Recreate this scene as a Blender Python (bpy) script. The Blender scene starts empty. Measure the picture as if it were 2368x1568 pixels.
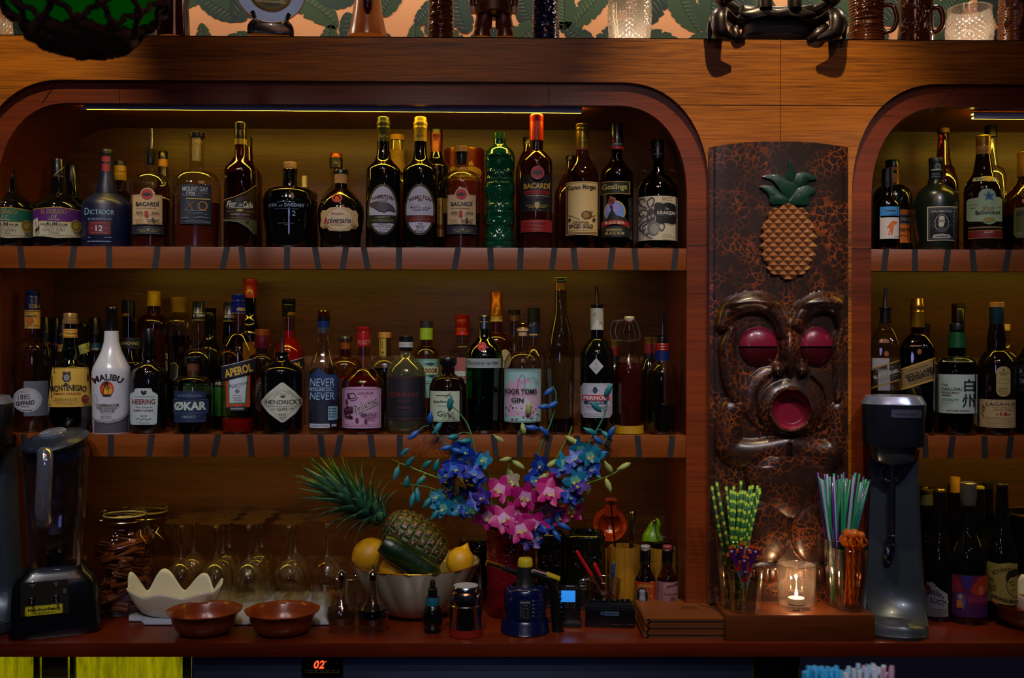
import bpy, bmesh, math, random
from mathutils import Vector, Matrix, noise
random.seed(7)
C = bpy.context.scene.collection
SC = bpy.context.scene
F = 2400.0
YAW = 0.0094
ROLL = 0.00274
CAM = Vector((-2.4*math.tan(YAW),-2.4,0.0))
fwd = Vector((math.sin(YAW), math.cos(YAW),0))
rt0 = Vector((math.cos(YAW),-math.sin(YAW),0)); up0 = Vector((0,0,1))
rt = rt0*math.cos(ROLL) + up0*math.sin(ROLL)
up = up0*math.cos(ROLL) - rt0*math.sin(ROLL)
cd = bpy.data.cameras.new('camera'); cam = bpy.data.objects.new('camera', cd); C.objects.link(cam)
M = Matrix((rt, up, -fwd)).transposed().to_4x4(); M.translation = CAM
cam.matrix_world = M
cd.sensor_width = 36; cd.lens = F/2368*36; cd.clip_start = .05
cd.dof.use_dof = True; cd.dof.focus_distance = 2.46; cd.dof.aperture_fstop = 5.0
SC.camera = cam
def P(px, py, Y):
 """world point seen at photo pixel (px,py) at world depth Y"""
 d = fwd + rt*((px-1184)/F) - up*((py-784)/F)
 return CAM + d*((Y-CAM.y)/d.y)
def W2P(v):
 r = v-CAM; dd = r.dot(fwd)
 return 1184+F*r.dot(rt)/dd, 784-F*r.dot(up)/dd, dd
def sc_at(px, Y):
 p = P(px, 784, Y); return (p-CAM).dot(fwd)/F
Z1, Z2, ZC = 0.211,-0.223,-0.655
ZL = 0.694
def lin(c):
 if isinstance(c, str):
  c = c.lstrip('#'); c = [int(c[i:i+2],16)/255 for i in (0,2,4)]
 return tuple((x/12.92 if x <= .04045 else ((x+.055)/1.055)**2.4) for x in c)+(1,)
MC = {}
def newmat(n):
 m = bpy.data.materials.new(n); m.use_nodes = True
 nt = m.node_tree; b = nt.nodes['Principled BSDF']; return m, nt, b
def mat(c, rough=.5, metal=0, coat=0, spec=.5, bump=0, bscale=200, em=0):
 k = ('p', c, rough, metal, coat, spec, bump, bscale, em)
 if k in MC: return MC[k]
 m, nt, b = newmat('surface_'+str(len(MC)))
 b.inputs['Base Color'].default_value = lin(c); b.inputs['Roughness'].default_value = rough
 b.inputs['Metallic'].default_value = metal; b.inputs['Coat Weight'].default_value = coat
 b.inputs['Coat Roughness'].default_value = .03
 b.inputs['Specular IOR Level'].default_value = spec
 if em:
  b.inputs['Emission Color'].default_value = lin(c); b.inputs['Emission Strength'].default_value = em
 if bump:
  t = nt.nodes.new('ShaderNodeTexCoord')
  n = nt.nodes.new('ShaderNodeTexNoise'); n.inputs['Scale'].default_value = bscale; n.inputs['Detail'].default_value = 3
  nt.links.new(t.outputs['Object'], n.inputs['Vector'])
  bn = nt.nodes.new('ShaderNodeBump'); bn.inputs['Strength'].default_value = bump; bn.inputs['Distance'].default_value = .002
  nt.links.new(n.outputs['Fac'], bn.inputs['Height']); nt.links.new(bn.outputs[0], b.inputs['Normal'])
 MC[k] = m; return m
def glass(c='#ffffff', edge='#101008', rough=.02, dens=1.0, base=.06, milk=0):
 """thin walled clear glass: tinted transmission, glossy coat, darker at grazing angles (longer path)"""
 k = ('g', c, edge, rough, dens, base, milk)
 if k in MC: return MC[k]
 m, nt, b = newmat('glass_'+str(len(MC))); nt.nodes.remove(b); N = nt.nodes; L = nt.links
 out = [n for n in N if n.type == 'OUTPUT_MATERIAL'][0]
 lw = N.new('ShaderNodeLayerWeight'); lw.inputs[0].default_value = .5
 p1 = N.new('ShaderNodeMath'); p1.operation = 'POWER'; p1.inputs[1].default_value = 3.0
 L.new(lw.outputs['Facing'], p1.inputs[0])
 mx = N.new('ShaderNodeMix'); mx.data_type = 'RGBA'; mx.inputs['A'].default_value = lin(c); mx.inputs['B'].default_value = lin(edge)
 mm = N.new('ShaderNodeMath'); mm.operation = 'MULTIPLY'; mm.inputs[1].default_value = dens*.62; mm.use_clamp = True
 L.new(p1.outputs[0], mm.inputs[0]); L.new(mm.outputs[0], mx.inputs['Factor'])
 tr = N.new('ShaderNodeBsdfTransparent'); L.new(mx.outputs['Result'], tr.inputs[0])
 gl = N.new('ShaderNodeBsdfAnisotropic'); gl.inputs['Roughness'].default_value = rough; gl.inputs['Color'].default_value = (1,1,1,1)
 f = N.new('ShaderNodeMath'); f.operation = 'MULTIPLY_ADD'; f.inputs[1].default_value = .8; f.inputs[2].default_value = base; f.use_clamp = True
 L.new(p1.outputs[0], f.inputs[0])
 ms = N.new('ShaderNodeMixShader'); L.new(f.outputs[0], ms.inputs[0]); L.new(tr.outputs[0], ms.inputs[1]); L.new(gl.outputs[0], ms.inputs[2])
 last = ms
 if milk:
  df = N.new('ShaderNodeBsdfDiffuse'); df.inputs[0].default_value = lin(c)
  m2 = N.new('ShaderNodeMixShader'); m2.inputs[0].default_value = milk
  L.new(ms.outputs[0], m2.inputs[1]); L.new(df.outputs[0], m2.inputs[2]); last = m2
 L.new(last.outputs[0], out.inputs[0]); MC[k] = m; return m
def wood(c1, c2, rough=.4, scale=1.0, axis='x', c3=None, coat=.25, grain=.5, seed=0):
 k = ('w', c1, c2, rough, scale, axis, c3, coat, grain, seed)
 if k in MC: return MC[k]
 m, nt, b = newmat('wood_'+str(len(MC))); N = nt.nodes; L = nt.links
 t = N.new('ShaderNodeTexCoord'); mp = N.new('ShaderNodeMapping')
 s = {'x': (2.2,30,60), 'z': (60,30,2.2), 'y': (60,2.2,30)}[axis]
 mp.inputs['Scale'].default_value = tuple(q*scale for q in s); mp.inputs['Location'].default_value = (seed*3.1, seed*1.7, seed)
 L.new(t.outputs['Object'], mp.inputs[0])
 n1 = N.new('ShaderNodeTexNoise'); n1.inputs['Scale'].default_value = 1.0; n1.inputs['Detail'].default_value = 6; n1.inputs['Roughness'].default_value = .65; n1.inputs['Distortion'].default_value = .6
 L.new(mp.outputs[0], n1.inputs['Vector'])
 mp2 = N.new('ShaderNodeMapping'); mp2.inputs['Scale'].default_value = tuple(q*scale*.11 for q in s)
 L.new(t.outputs['Object'], mp2.inputs[0])
 n2 = N.new('ShaderNodeTexNoise'); n2.inputs['Scale'].default_value = 1.3; n2.inputs['Detail'].default_value = 4; L.new(mp2.outputs[0], n2.inputs['Vector'])
 mp3 = N.new('ShaderNodeMapping'); mp3.inputs['Scale'].default_value = tuple(q*scale*4.2 for q in s)
 L.new(t.outputs['Object'], mp3.inputs[0])
 n3 = N.new('ShaderNodeTexNoise'); n3.inputs['Scale'].default_value = 1.0; n3.inputs['Detail'].default_value = 2; L.new(mp3.outputs[0], n3.inputs['Vector'])
 a = N.new('ShaderNodeMath'); a.operation = 'MULTIPLY_ADD'; a.inputs[1].default_value = .5; L.new(n1.outputs['Fac'], a.inputs[0]); L.new(n2.outputs['Fac'], a.inputs[2])
 a2 = N.new('ShaderNodeMath'); a2.operation = 'MULTIPLY_ADD'; a2.inputs[1].default_value = grain; L.new(n3.outputs['Fac'], a2.inputs[0]); L.new(a.outputs[0], a2.inputs[2])
 cr = N.new('ShaderNodeValToRGB'); e = cr.color_ramp.elements
 mid = .75+grain*.5
 e[0].position = max(0,(mid-.30)); e[0].color = lin(c1); e[1].position = min(1, mid+.28); e[1].color = lin(c2)
 nm = N.new('ShaderNodeMath'); nm.operation = 'MULTIPLY'; nm.inputs[1].default_value = 1/1.3
 e[0].position = max(0,(mid-.28)/1.3); e[1].position = min(1,(mid+.28)/1.3)
 L.new(a2.outputs[0], nm.inputs[0]); L.new(nm.outputs[0], cr.inputs[0]); L.new(cr.outputs[0], b.inputs['Base Color'])
 b.inputs['Roughness'].default_value = rough; b.inputs['Coat Weight'].default_value = coat; b.inputs['Coat Roughness'].default_value = .25
 bn = N.new('ShaderNodeBump'); bn.inputs['Strength'].default_value = .25; bn.inputs['Distance'].default_value = .0015
 L.new(a2.outputs[0], bn.inputs['Height']); L.new(bn.outputs[0], b.inputs['Normal'])
 MC[k] = m; return m
def link(name, me, parent=None, smooth=True, loc=None):
 o = bpy.data.objects.new(name, me); C.objects.link(o)
 if parent is not None: o.parent = parent
 if loc is not None: o.location = loc
 return o
def mesh(name, verts, faces, mats, parent=None, fm=None, smooth=True, loc=None, sharp=None):
 me = bpy.data.meshes.new(name); me.from_pydata([tuple(v) for v in verts], [], faces)
 if not isinstance(mats, (list, tuple)): mats = [mats]
 for m in mats: me.materials.append(m)
 if fm: me.polygons.foreach_set('material_index', fm)
 if smooth: me.polygons.foreach_set('use_smooth', [True]*len(me.polygons))
 me.update()
 if smooth and sharp is not None:
  me.set_sharp_from_angle(angle=math.radians(sharp))
 return link(name, me, parent, loc=loc)
def frombm(name, bm, mats, parent=None, smooth=True, loc=None, sharp=40):
 me = bpy.data.meshes.new(name); bm.normal_update(); bm.to_mesh(me); bm.free()
 if not isinstance(mats, (list, tuple)): mats = [mats]
 for m in mats: me.materials.append(m)
 if smooth:
  me.polygons.foreach_set('use_smooth', [True]*len(me.polygons))
  if sharp: me.set_sharp_from_angle(angle=math.radians(sharp))
 return link(name, me, parent, loc=loc)
def thing(name, label, cat, loc=(0,0,0), rz=0, group=None, kind=None):
 o = bpy.data.objects.new(name, None); C.objects.link(o); o.empty_display_size = .02
 o.location = loc; o.rotation_euler = (0,0, rz); tag(o, label, cat, group, kind); return o
def tag(o, label, cat, group=None, kind=None):
 o['label'] = label
 if cat: o['category'] = cat
 if group: o['group'] = group
 if kind: o['kind'] = kind
 return o
def struct(o, label=None):
 o['kind'] = 'structure'
 if label: o['label'] = label
 return o
def copy_thing(r, loc, rot=None, label=None):
 n = r.copy(); C.objects.link(n); n.location = loc
 if rot is not None: n.rotation_euler = rot
 if label: n['label'] = label
 for ch in list(r.children):
  c = ch.copy(); C.objects.link(c); c.parent = n
  for g in ch.children:
   d = g.copy(); C.objects.link(d); d.parent = c
 return n
def addbox(bm, x0, x1, y0, y1, z0, z1, mi=0, bev=0, mtx=None):
 vs = [bm.verts.new(Vector(v)) for v in ((x0, y0, z0),(x1, y0, z0),(x1, y1, z0),(x0, y1, z0),(x0, y0, z1),(x1, y0, z1),(x1, y1, z1),(x0, y1, z1))]
 fs = [bm.faces.new([vs[i] for i in q]) for q in ((0,1,5,4),(1,2,6,5),(2,3,7,6),(3,0,4,7),(4,5,6,7),(3,2,1,0))]
 for f in fs: f.material_index = mi
 if bev:
  es = list({e for f in fs for e in f.edges})
  r = bmesh.ops.bevel(bm, geom=es, offset=bev, segments=2, affect='EDGES', profile=.6)
  vs = list({v for f in r['faces'] for v in f.verts} | {v for v in vs if v.is_valid})
  for f in r['faces']: f.material_index = mi
 if mtx is not None:
  for v in vs:
   if v.is_valid: v.co = mtx @ v.co
 return vs
def box(name, x0, x1, y0, y1, z0, z1, m, parent=None, bev=.0015, mtx=None):
 bm = bmesh.new(); addbox(bm, x0, x1, y0, y1, z0, z1,0, bev, mtx)
 return frombm(name, bm, m, parent)
def tube_bm(bm, pts, rad, seg=10, mi=0, cap=True, flat=1.0):
 pts = [Vector(p) for p in pts]; n = len(pts)
 if not isinstance(rad, (list, tuple)): rad = [rad]*n
 rings = []; pn = None
 for i, p in enumerate(pts):
  t = (pts[min(i+1, n-1)]-pts[max(i-1,0)]).normalized()
  if pn is None:
   a = Vector((0,0,1)) if abs(t.z) < .9 else Vector((0,1,0))
   pn = t.cross(a).normalized()
  else:
   pn = (pn - t*pn.dot(t)).normalized()
  b = t.cross(pn)
  rings.append([bm.verts.new(p+(pn*math.cos(2*math.pi*k/seg)+b*math.sin(2*math.pi*k/seg)*flat)*rad[i]) for k in range(seg)])
 for i in range(n-1):
  for k in range(seg):
   f = bm.faces.new((rings[i][k], rings[i][(k+1) % seg], rings[i+1][(k+1) % seg], rings[i+1][k])); f.material_index = mi
 if cap:
  for r in (rings[0][::-1], rings[-1]):
   f = bm.faces.new(r); f.material_index = mi
def tube(name, pts, rad, m, parent=None, seg=10, flat=1.0, cap=True):
 bm = bmesh.new(); tube_bm(bm, pts, rad, seg, 0, cap, flat); bmesh.ops.recalc_face_normals(bm, faces=bm.faces)
 return frombm(name, bm, m, parent, sharp=50)
def catmull(pts, k=6):
 pts = [Vector(p) for p in pts]
 if len(pts) < 3: return pts
 q = [pts[0]*2-pts[1]]+pts+[pts[-1]*2-pts[-2]]; out = []
 for i in range(1, len(q)-2):
  for j in range(k):
   t = j/k; a, b, c, d = q[i-1], q[i], q[i+1], q[i+2]
   out.append(.5*((2*b)+(c-a)*t+(2*a-5*b+4*c-d)*t*t+(3*b-a-3*c+d)*t**3))
 out.append(pts[-1]); return out
def lathe(name, prof, m, parent=None, seg=48, n=2.0, q=1.0, closed=True, fm=None, disp=None, x0=0, y0=0, sharp=38, rot=0):
 """prof: list of (r, z) in metres bottom..top or top..bottom; n superellipse exponent; q depth ratio"""
 vs = []; fs = []; fmi = []
 for j, (r, z) in enumerate(prof):
  for k in range(seg):
   th = 2*math.pi*k/seg + rot
   c, s = math.cos(th), math.sin(th)
   if n != 2.0:
    g = (abs(c)**n+abs(s)**n)**(-1/n); c *= g; s *= g
   rr = r+(disp(th, z, r) if disp else 0)
   vs.append((x0+rr*c, y0+rr*s*q, z))
 J = len(prof)
 for j in range(J-1):
  for k in range(seg):
   a, b = j*seg+k, j*seg+(k+1) % seg
   fs.append((a, b, b+seg, a+seg)); fmi.append(fm[j] if fm else 0)
 if closed:
  for j in (0, J-1):
   if prof[j][0] > 1e-5:
    idx = [j*seg+k for k in range(seg)]
    fs.append(idx if j else idx[::-1]); fmi.append(fm[min(j, J-2)] if fm else 0)
 if prof[0][1] > prof[-1][1]: fs = [f[::-1] for f in fs]
 return mesh(name, vs, fs, m, parent, fm=fmi, sharp=sharp)
TC = {}
_MAIN = None
def glyphs(txt, bold=0.0, shear=0.0, sp=1.0):
 k = (txt, bold, shear, sp)
 if k in TC: return TC[k]
 cu = bpy.data.curves.new('t', 'FONT'); cu.body = txt; cu.offset = bold; cu.shear = shear; cu.space_character = sp
 cu.resolution_u = 3 if len(txt) < 14 else 2
 o = bpy.data.objects.new('t', cu); C.objects.link(o)
 dg = bpy.context.evaluated_depsgraph_get(); dg.update()
 me = o.evaluated_get(dg).to_mesh()
 vs = [(v.co.x, v.co.y) for v in me.vertices]; fs = [tuple(p.vertices) for p in me.polygons]
 o.evaluated_get(dg).to_mesh_clear()
 bpy.data.objects.remove(o); bpy.data.curves.remove(cu)
 if not vs: vs = [(0,0),(1,0),(1,1)]; fs = [(0,1,2)]
 x0 = min(v[0] for v in vs); x1 = max(v[0] for v in vs); y0 = min(v[1] for v in vs); y1 = max(v[1] for v in vs)
 vs = [((v[0]-x0)/(x1-x0)-.5,(v[1]-y0)/(y1-y0)-.5) for v in vs]
 TC[k] = (vs, fs); return TC[k]
def shape_bm(sh):
 """2D shape -> (list of 2D verts, faces, colour). photo pixels, y down"""
 k = sh[0]
 if k == 'r':
  _, x0, y0, x1, y1, c = sh[:6]; r = sh[6] if len(sh) > 6 else 0
  if not r: return [(x0, y0),(x1, y0),(x1, y1),(x0, y1)], [(0,1,2,3)], c
  v = []
  for cx, cy, a0 in ((x1-r, y0+r, -90),(x1-r, y1-r, 0),(x0+r, y1-r, 90),(x0+r, y0+r, 180)):
   for i in range(5):
    a = math.radians(a0+i*22.5); v.append((cx+r*math.cos(a), cy+r*math.sin(a)))
  return v, [tuple(range(len(v)))], c
 if k == 'e':
  _, cx, cy, rx, ry, c = sh[:6]; n = 28
  v = [(cx+rx*math.cos(2*math.pi*i/n), cy+ry*math.sin(2*math.pi*i/n)) for i in range(n)]
  return v, [tuple(range(n))], c
 if k == 'o':   # ring
  _, cx, cy, rx, ry, w, c = sh; n = 32
  v = [(cx+rx*math.cos(2*math.pi*i/n), cy+ry*math.sin(2*math.pi*i/n)) for i in range(n)]
  v += [(cx+(rx-w)*math.cos(2*math.pi*i/n), cy+(ry-w)*math.sin(2*math.pi*i/n)) for i in range(n)]
  return v, [(i, (i+1) % n, n+(i+1) % n, n+i) for i in range(n)], c
 if k == 'p':
  return list(sh[1]), [tuple(range(len(sh[1])))], sh[2]
 if k == 'f':   # frame
  _, x0, y0, x1, y1, w, c = sh
  v = [(x0, y0),(x1, y0),(x1, y1),(x0, y1),(x0+w, y0+w),(x1-w, y0+w),(x1-w, y1-w),(x0+w, y1-w)]
  return v, [(i, (i+1) % 4,4+(i+1) % 4,4+i) for i in range(4)], c
 if k == 'l':
  _, pts, w, c = sh; v = []; f = []
  pts = [Vector(p) for p in pts]
  for i, p in enumerate(pts):
   t = (pts[min(i+1, len(pts)-1)]-pts[max(i-1,0)]); t = t.normalized() if t.length else Vector((1,0)); nn = Vector((-t.y, t.x))*w/2
   v += [tuple(p+nn), tuple(p-nn)]
   if i: f.append((2*i-2,2*i-1,2*i+1,2*i))
  return v, f, c
 if k == 't':   # text: ('t',txt,cx,cy,w,h,col,{opts})
  _, tx, cx, cy, w, h, c = sh[:7]; o = sh[7] if len(sh) > 7 else {}
  vs, fs = glyphs(tx, o.get('b', 0), o.get('i', 0), o.get('s', 1.0)); a = math.radians(o.get('rot', 0)); arc = o.get('arc', 0)
  out = []
  for x, y in vs:
   X = x*w; Y = -y*h
   if arc:
    th = X*arc/w; R = w/arc; X, Y = (R-Y)*math.sin(th) if False else (R-Y)*math.sin(th), R-(R-Y)*math.cos(th)
   out.append((cx+X*math.cos(a)-Y*math.sin(a), cy+X*math.sin(a)+Y*math.cos(a)))
  return out, fs, c
def art(name, shapes, to3d, parent, step=6.0, lift=.0004, dl=.00014, rough=.55, metalcols=()):
 """flat printed artwork laid on a surface; to3d((x,y) px, lift) -> Vector"""
 V = []; Fc = []; FM = []; mats = []; mi = {}
 for L, sh in enumerate(shapes):
  vs, fs, c = shape_bm(sh)
  if c not in mi: mi[c] = len(mats); mats.append(mat(c, rough if c not in metalcols else .3,0 if c not in metalcols else .9))
  bm = bmesh.new(); bv = [bm.verts.new((v[0], v[1],0)) for v in vs]
  for f in fs:
   try: bm.faces.new([bv[i] for i in f])
   except ValueError: pass
  if step:
   xs = [v[0] for v in vs]; ys = [v[1] for v in vs]
   x = math.floor(min(xs)/step)*step+step
   while x < max(xs):
    bmesh.ops.bisect_plane(bm, geom=bm.verts[:]+bm.edges[:]+bm.faces[:], plane_co=(x, 0,0), plane_no=(1,0,0)); x += step
   if max(ys)-min(ys) > 14:
    y = math.floor(min(ys)/14)*14+14
    while y < max(ys):
     bmesh.ops.bisect_plane(bm, geom=bm.verts[:]+bm.edges[:]+bm.faces[:], plane_co=(0, y, 0), plane_no=(0,1,0)); y += 14
  bm.verts.index_update(); base = len(V)
  for v in bm.verts: V.append(to3d((v.co.x, v.co.y), lift+dl*L))
  for f in bm.faces:
   Fc.append([base+v.index for v in f.verts]); FM.append(mi[c])
  bm.free()
 o = mesh(name, V, Fc, mats, parent, fm=FM, smooth=True)
 me = o.data
 bm = bmesh.new(); bm.from_mesh(me)
 for f in bm.faces:
  if f.normal.y > 0: f.normal_flip()
 bm.to_mesh(me); bm.free()
 return o
def ss(t): return t*t*(3-2*t)
def shoulder(y1, r1, y2, r2, style, k=9):
 out = []
 for i in range(1, k+1):
  t = i/k
  if style == 'round':      # quick flare then rounded shoulder
   a = t*math.pi/2; r = r1+(r2-r1)*math.sin(a)**.9; y = y1+(y2-y1)*(1-math.cos(a))
  elif style == 'slope': y = y1+(y2-y1)*t; r = r1+(r2-r1)*ss(t)
  elif style == 'lin': y = y1+(y2-y1)*t; r = r1+(r2-r1)*t
  else:                     # 'mix'
   a = t*math.pi/2; ya = y1+(y2-y1)*(1-math.cos(a)); ra = r1+(r2-r1)*math.sin(a)
   tb = (ya-y1)/(y2-y1); r = .55*ra+.45*(r1+(r2-r1)*ss(tb)); y = ya
  out.append((y, r))
 return out
SHELF = {'top': Z1, 'mid': Z2, 'bar': ZC, 'ledge': ZL}
def bottle(name, label, xc, Y, shelf, g, gm, parts=(), liquid=None, arts=(), n=2.0, q=1.0, seg=48, cat='bottle', group=None, disp=None, base=None, thick=True, br=4, face=True):
 """g: dict neck=(ytop,r,ybot) sh=(y2,rbody,style) or explicit 'pts':[(y,r)..]; all in photo pixels"""
 zb = SHELF[shelf] if base is None else base
 p0 = P(xc, 784, Y); p0 = Vector((p0.x, Y, zb)); xx, yb, dd = W2P(p0); s = dd/F
 az = math.atan2(p0.x-CAM.x, p0.y-CAM.y) if face else 0
 root = thing(name, label, cat, p0,-az, group)
 H = lambda y: (yb-y)*s
 def cv(pr): return [(max(r, 0)*s, H(y)) for y, r in pr]
 if isinstance(g, tuple) and len(g) == 6:
  yt, rn, y1, y2, rb, st = g
  pts = [(yt, rn),(y1, rn)]+shoulder(y1, rn, y2, rb, st)+[(yb-br, rb),(yb-br*.3, rb-br*.3),(yb, rb-br)]
 else:
  pts = []
  for i, a in enumerate(g):
   if len(a) == 3:   # shoulder segment to (y,r,style)
    py, pr_ = pts[-1]; pts += shoulder(py, pr_, a[0], a[1], a[2])
   else: pts.append(a)
  rb = pts[-1][1]; pts += [(yb-br, rb),(yb-br*.3, rb-br*.3),(yb, rb-br)]
 prof = cv(pts)
 objs = [lathe('glass', prof, gm, root, seg, n, q, disp=disp)]
 def Rz(z):
  if z >= prof[0][1]: return prof[0][0]
  for (ra, za),(r2, z2) in zip(prof, prof[1:]):
   if z2 <= z <= za: return ra+(r2-ra)*((za-z)/max(za-z2,1e-9))
  return prof[-4][0]
 if liquid:
  yl, lm = liquid[:2]; zl = H(yl)
  lp = [(0.0001, zl)]
  lp += [(max(Rz(zl)-.0022,.001), zl)]+[(max(r-.0022,.001), z) for r, z in prof if .006 < z < zl-.001]+[(max(rb*s-.006,.001),.005),(.0001,.005)]
  lathe('liquid', lp, lm, root, 36, n, q, closed=False)
 profs = [prof]
 for pn, pm, pr in parts:
  if callable(pn): pn(root, H, s, xc); continue
  pp = []
  for a in pr:
   if len(a) == 3: pp += shoulder(pp[-1][0], pp[-1][1], a[0], a[1], a[2],6)
   else: pp.append(a)
  pc = cv(pp)
  pj = lathe(pn, [(0.0001, pc[0][1])]+pc+[(0.0001, pc[-1][1])], pm, root, 32, n if pn in ('collar',) else 2.0, q if pn in ('collar',) else 1.0, closed=False); profs.append(pc); objs.append(pj)
 for an in arts:
  nm, shapes = an[0], an[1]; surf = an[2] if len(an) > 2 else 0
  if isinstance(surf, (int, float)):
   pr = profs[int(surf)]; zmax = pr[0][1]
  def RR(z, pr=pr):
   if z >= pr[0][1]: return pr[0][0]
   for (ra, za),(r2, z2) in zip(pr, pr[1:]):
    if z2 <= z <= za: return ra+(r2-ra)*((za-z)/max(za-z2,1e-9))
   return pr[-1][0]
  nn, qq = (n, q) if surf == 0 else (2.0,1.0)
  def to3d(p, lf, RR=RR, nn=nn, qq=qq):
   px, py = p
   s1 = s
   for _ in range(2):
    z = (784-py)*s1+(px-1184)*ROLL*s1-zb; z = (784+ (px-1184)*ROLL - py)*s1-zb
    R = RR(z)+lf; s1 = (dd-R*qq*.8)/F
   x = (px-xc)*s1; x = max(-R*.985, min(R*.985, x))
   y = -qq*R*(max(0.0,1-abs(x/R)**nn))**(1/nn)-(lf if nn != 2 else 0)
   return Vector((x, y, z))
  art(nm, shapes, to3d, objs[int(surf)] if surf else root)
 rm = Matrix.Rotation(-az, 4, 'Z')
 for ch in root.children_recursive: ch.data.transform(rm)
 root.rotation_euler = (0,0,0)
 return root
def spout(x0, y0, x1, y1, m=None, disc=None):
 """metal pourer spout; photo px relative path"""
 def fn(root, H, s, xc):
  mm = m or mat('#b9b2a0', .22,1)
  pts = catmull([((x1-xc)*s, 0, H(y1)),((x1-xc)*s*.6+(x0-xc)*s*.4,0, H((y0+y1)/2)),((x0-xc)*s, -.002, H(y0))],4)
  rr = [.0055-.0018*i/(len(pts)-1) for i in range(len(pts))]
  bm = bmesh.new(); tube_bm(bm, pts, rr, 10); frombm('pourer_spout', bm, mm, root)
 return fn
def spot(name, loc, tgt, e, size, blend, col, r=.02):
 l = bpy.data.lights.new(name, 'SPOT'); l.energy = e; l.spot_size = math.radians(size); l.spot_blend = blend; l.color = col; l.shadow_soft_size = r
 o = bpy.data.objects.new(name, l); C.objects.link(o); o.location = loc
 o.rotation_euler = (Vector(tgt)-Vector(loc)).to_track_quat('-Z', 'Y').to_euler(); return o
def point(name, loc, e, col, r=.02):
 l = bpy.data.lights.new(name, 'POINT'); l.energy = e; l.color = col; l.shadow_soft_size = r
 o = bpy.data.objects.new(name, l); C.objects.link(o); o.location = loc; return o
def X0(px): return P(px, 784,0).x
def Zr(py, Y=0): return (784-py)/F*(2.4+Y)
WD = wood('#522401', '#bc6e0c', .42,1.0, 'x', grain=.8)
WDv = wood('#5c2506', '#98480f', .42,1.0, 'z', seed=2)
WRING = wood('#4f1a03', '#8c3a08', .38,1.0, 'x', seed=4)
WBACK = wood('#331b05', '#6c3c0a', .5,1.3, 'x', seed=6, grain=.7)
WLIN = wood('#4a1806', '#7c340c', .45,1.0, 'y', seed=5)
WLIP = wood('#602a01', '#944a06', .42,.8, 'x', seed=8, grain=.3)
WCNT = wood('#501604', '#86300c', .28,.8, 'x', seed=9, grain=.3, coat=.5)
BACKY = .30
FX0, FX1 = X0(-420), X0(2960)
FRY = -.012
cab = thing('back_bar_cabinet', 'reddish brown wooden back bar cabinet with arched niches behind the counter', 'cabinet', (X0(1184),.02, ZC))
CB = Vector((X0(1184),.02, ZC))
def cmesh(name, v, f, m, **k):
 return mesh(name, [Vector(a)-CB for a in v], f, m, cab, **k)
def supercorner(x, xl, xr, rx, ztop, rz, n=2.25):
 """height of the arch outline at x"""
 d = 0
 if x < xl+rx: d = (xl+rx-x)/rx
 if x > xr-rx: d = (x-(xr-rx))/rx
 d = min(1, d); return ztop-rz*(1-(1-d**n)**(1/n))
NI = [(X0(-57), X0(1637)),(X0(1965), X0(3300))]
ZO, ZI = Zr(192), Zr(243)
OR = (.207,.26); IR = (.165,.215); RW = .0495
def niche(x, i, outer=True):
 a, b = NI[i]
 if outer: return supercorner(x, a, b, OR[0], ZO, OR[1])
 return supercorner(x, a+RW, b-RW, IR[0], ZI, IR[1])
def xsamp(a, b, rx, k=22):
 out = []
 for i in range(k+1): out.append(a+rx*(1-math.cos(math.pi/2*i/k)))
 for i in range(1,9): out.append(a+rx+(b-a-2*rx)*i/8)
 for i in range(1, k+1): out.append(b-rx+rx*math.sin(math.pi/2*i/k))
 return out
v = []; f = []
def quadcol(xa, za0, za1, xb, zb0, zb1, y0=FRY, y1=.01):
 b = len(v)
 v.extend([(xa, y0, za0),(xb, y0, zb0),(xb, y0, zb1),(xa, y0, za1),(xa, y1, za0),(xb, y1, zb0),(xb, y1, zb1),(xa, y1, za1)])
 f.extend([(b, b+1, b+2, b+3),(b+4, b+7, b+6, b+5),(b, b+4, b+5, b+1),(b+3, b+2, b+6, b+7)])
for i, (a, b) in enumerate(NI):
 xs = xsamp(a, b, OR[0]); v = []; f = []
 for xa, xb in zip(xs, xs[1:]):
  quadcol(xa, niche(xa, i), ZL, xb, niche(xb, i), ZL)
 cmesh('fascia', v, f, WD, smooth=False)
v = []; f = []
pm = X0(1800)
quadcol(NI[0][1], ZC, ZL, pm-.0006, ZC, ZL); quadcol(pm+.0006, ZC, ZL, NI[1][0], ZC, ZL)
b0 = len(v)
for x in (NI[0][1], NI[1][0]):
 v.extend([(x, FRY, ZC),(x, .01, ZC),(x, .01, ZO-.24),(x, FRY, ZO-.24)]); f.append(tuple(range(len(v)-4, len(v))))
cmesh('pillar', v, f, WD, smooth=False)
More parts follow.
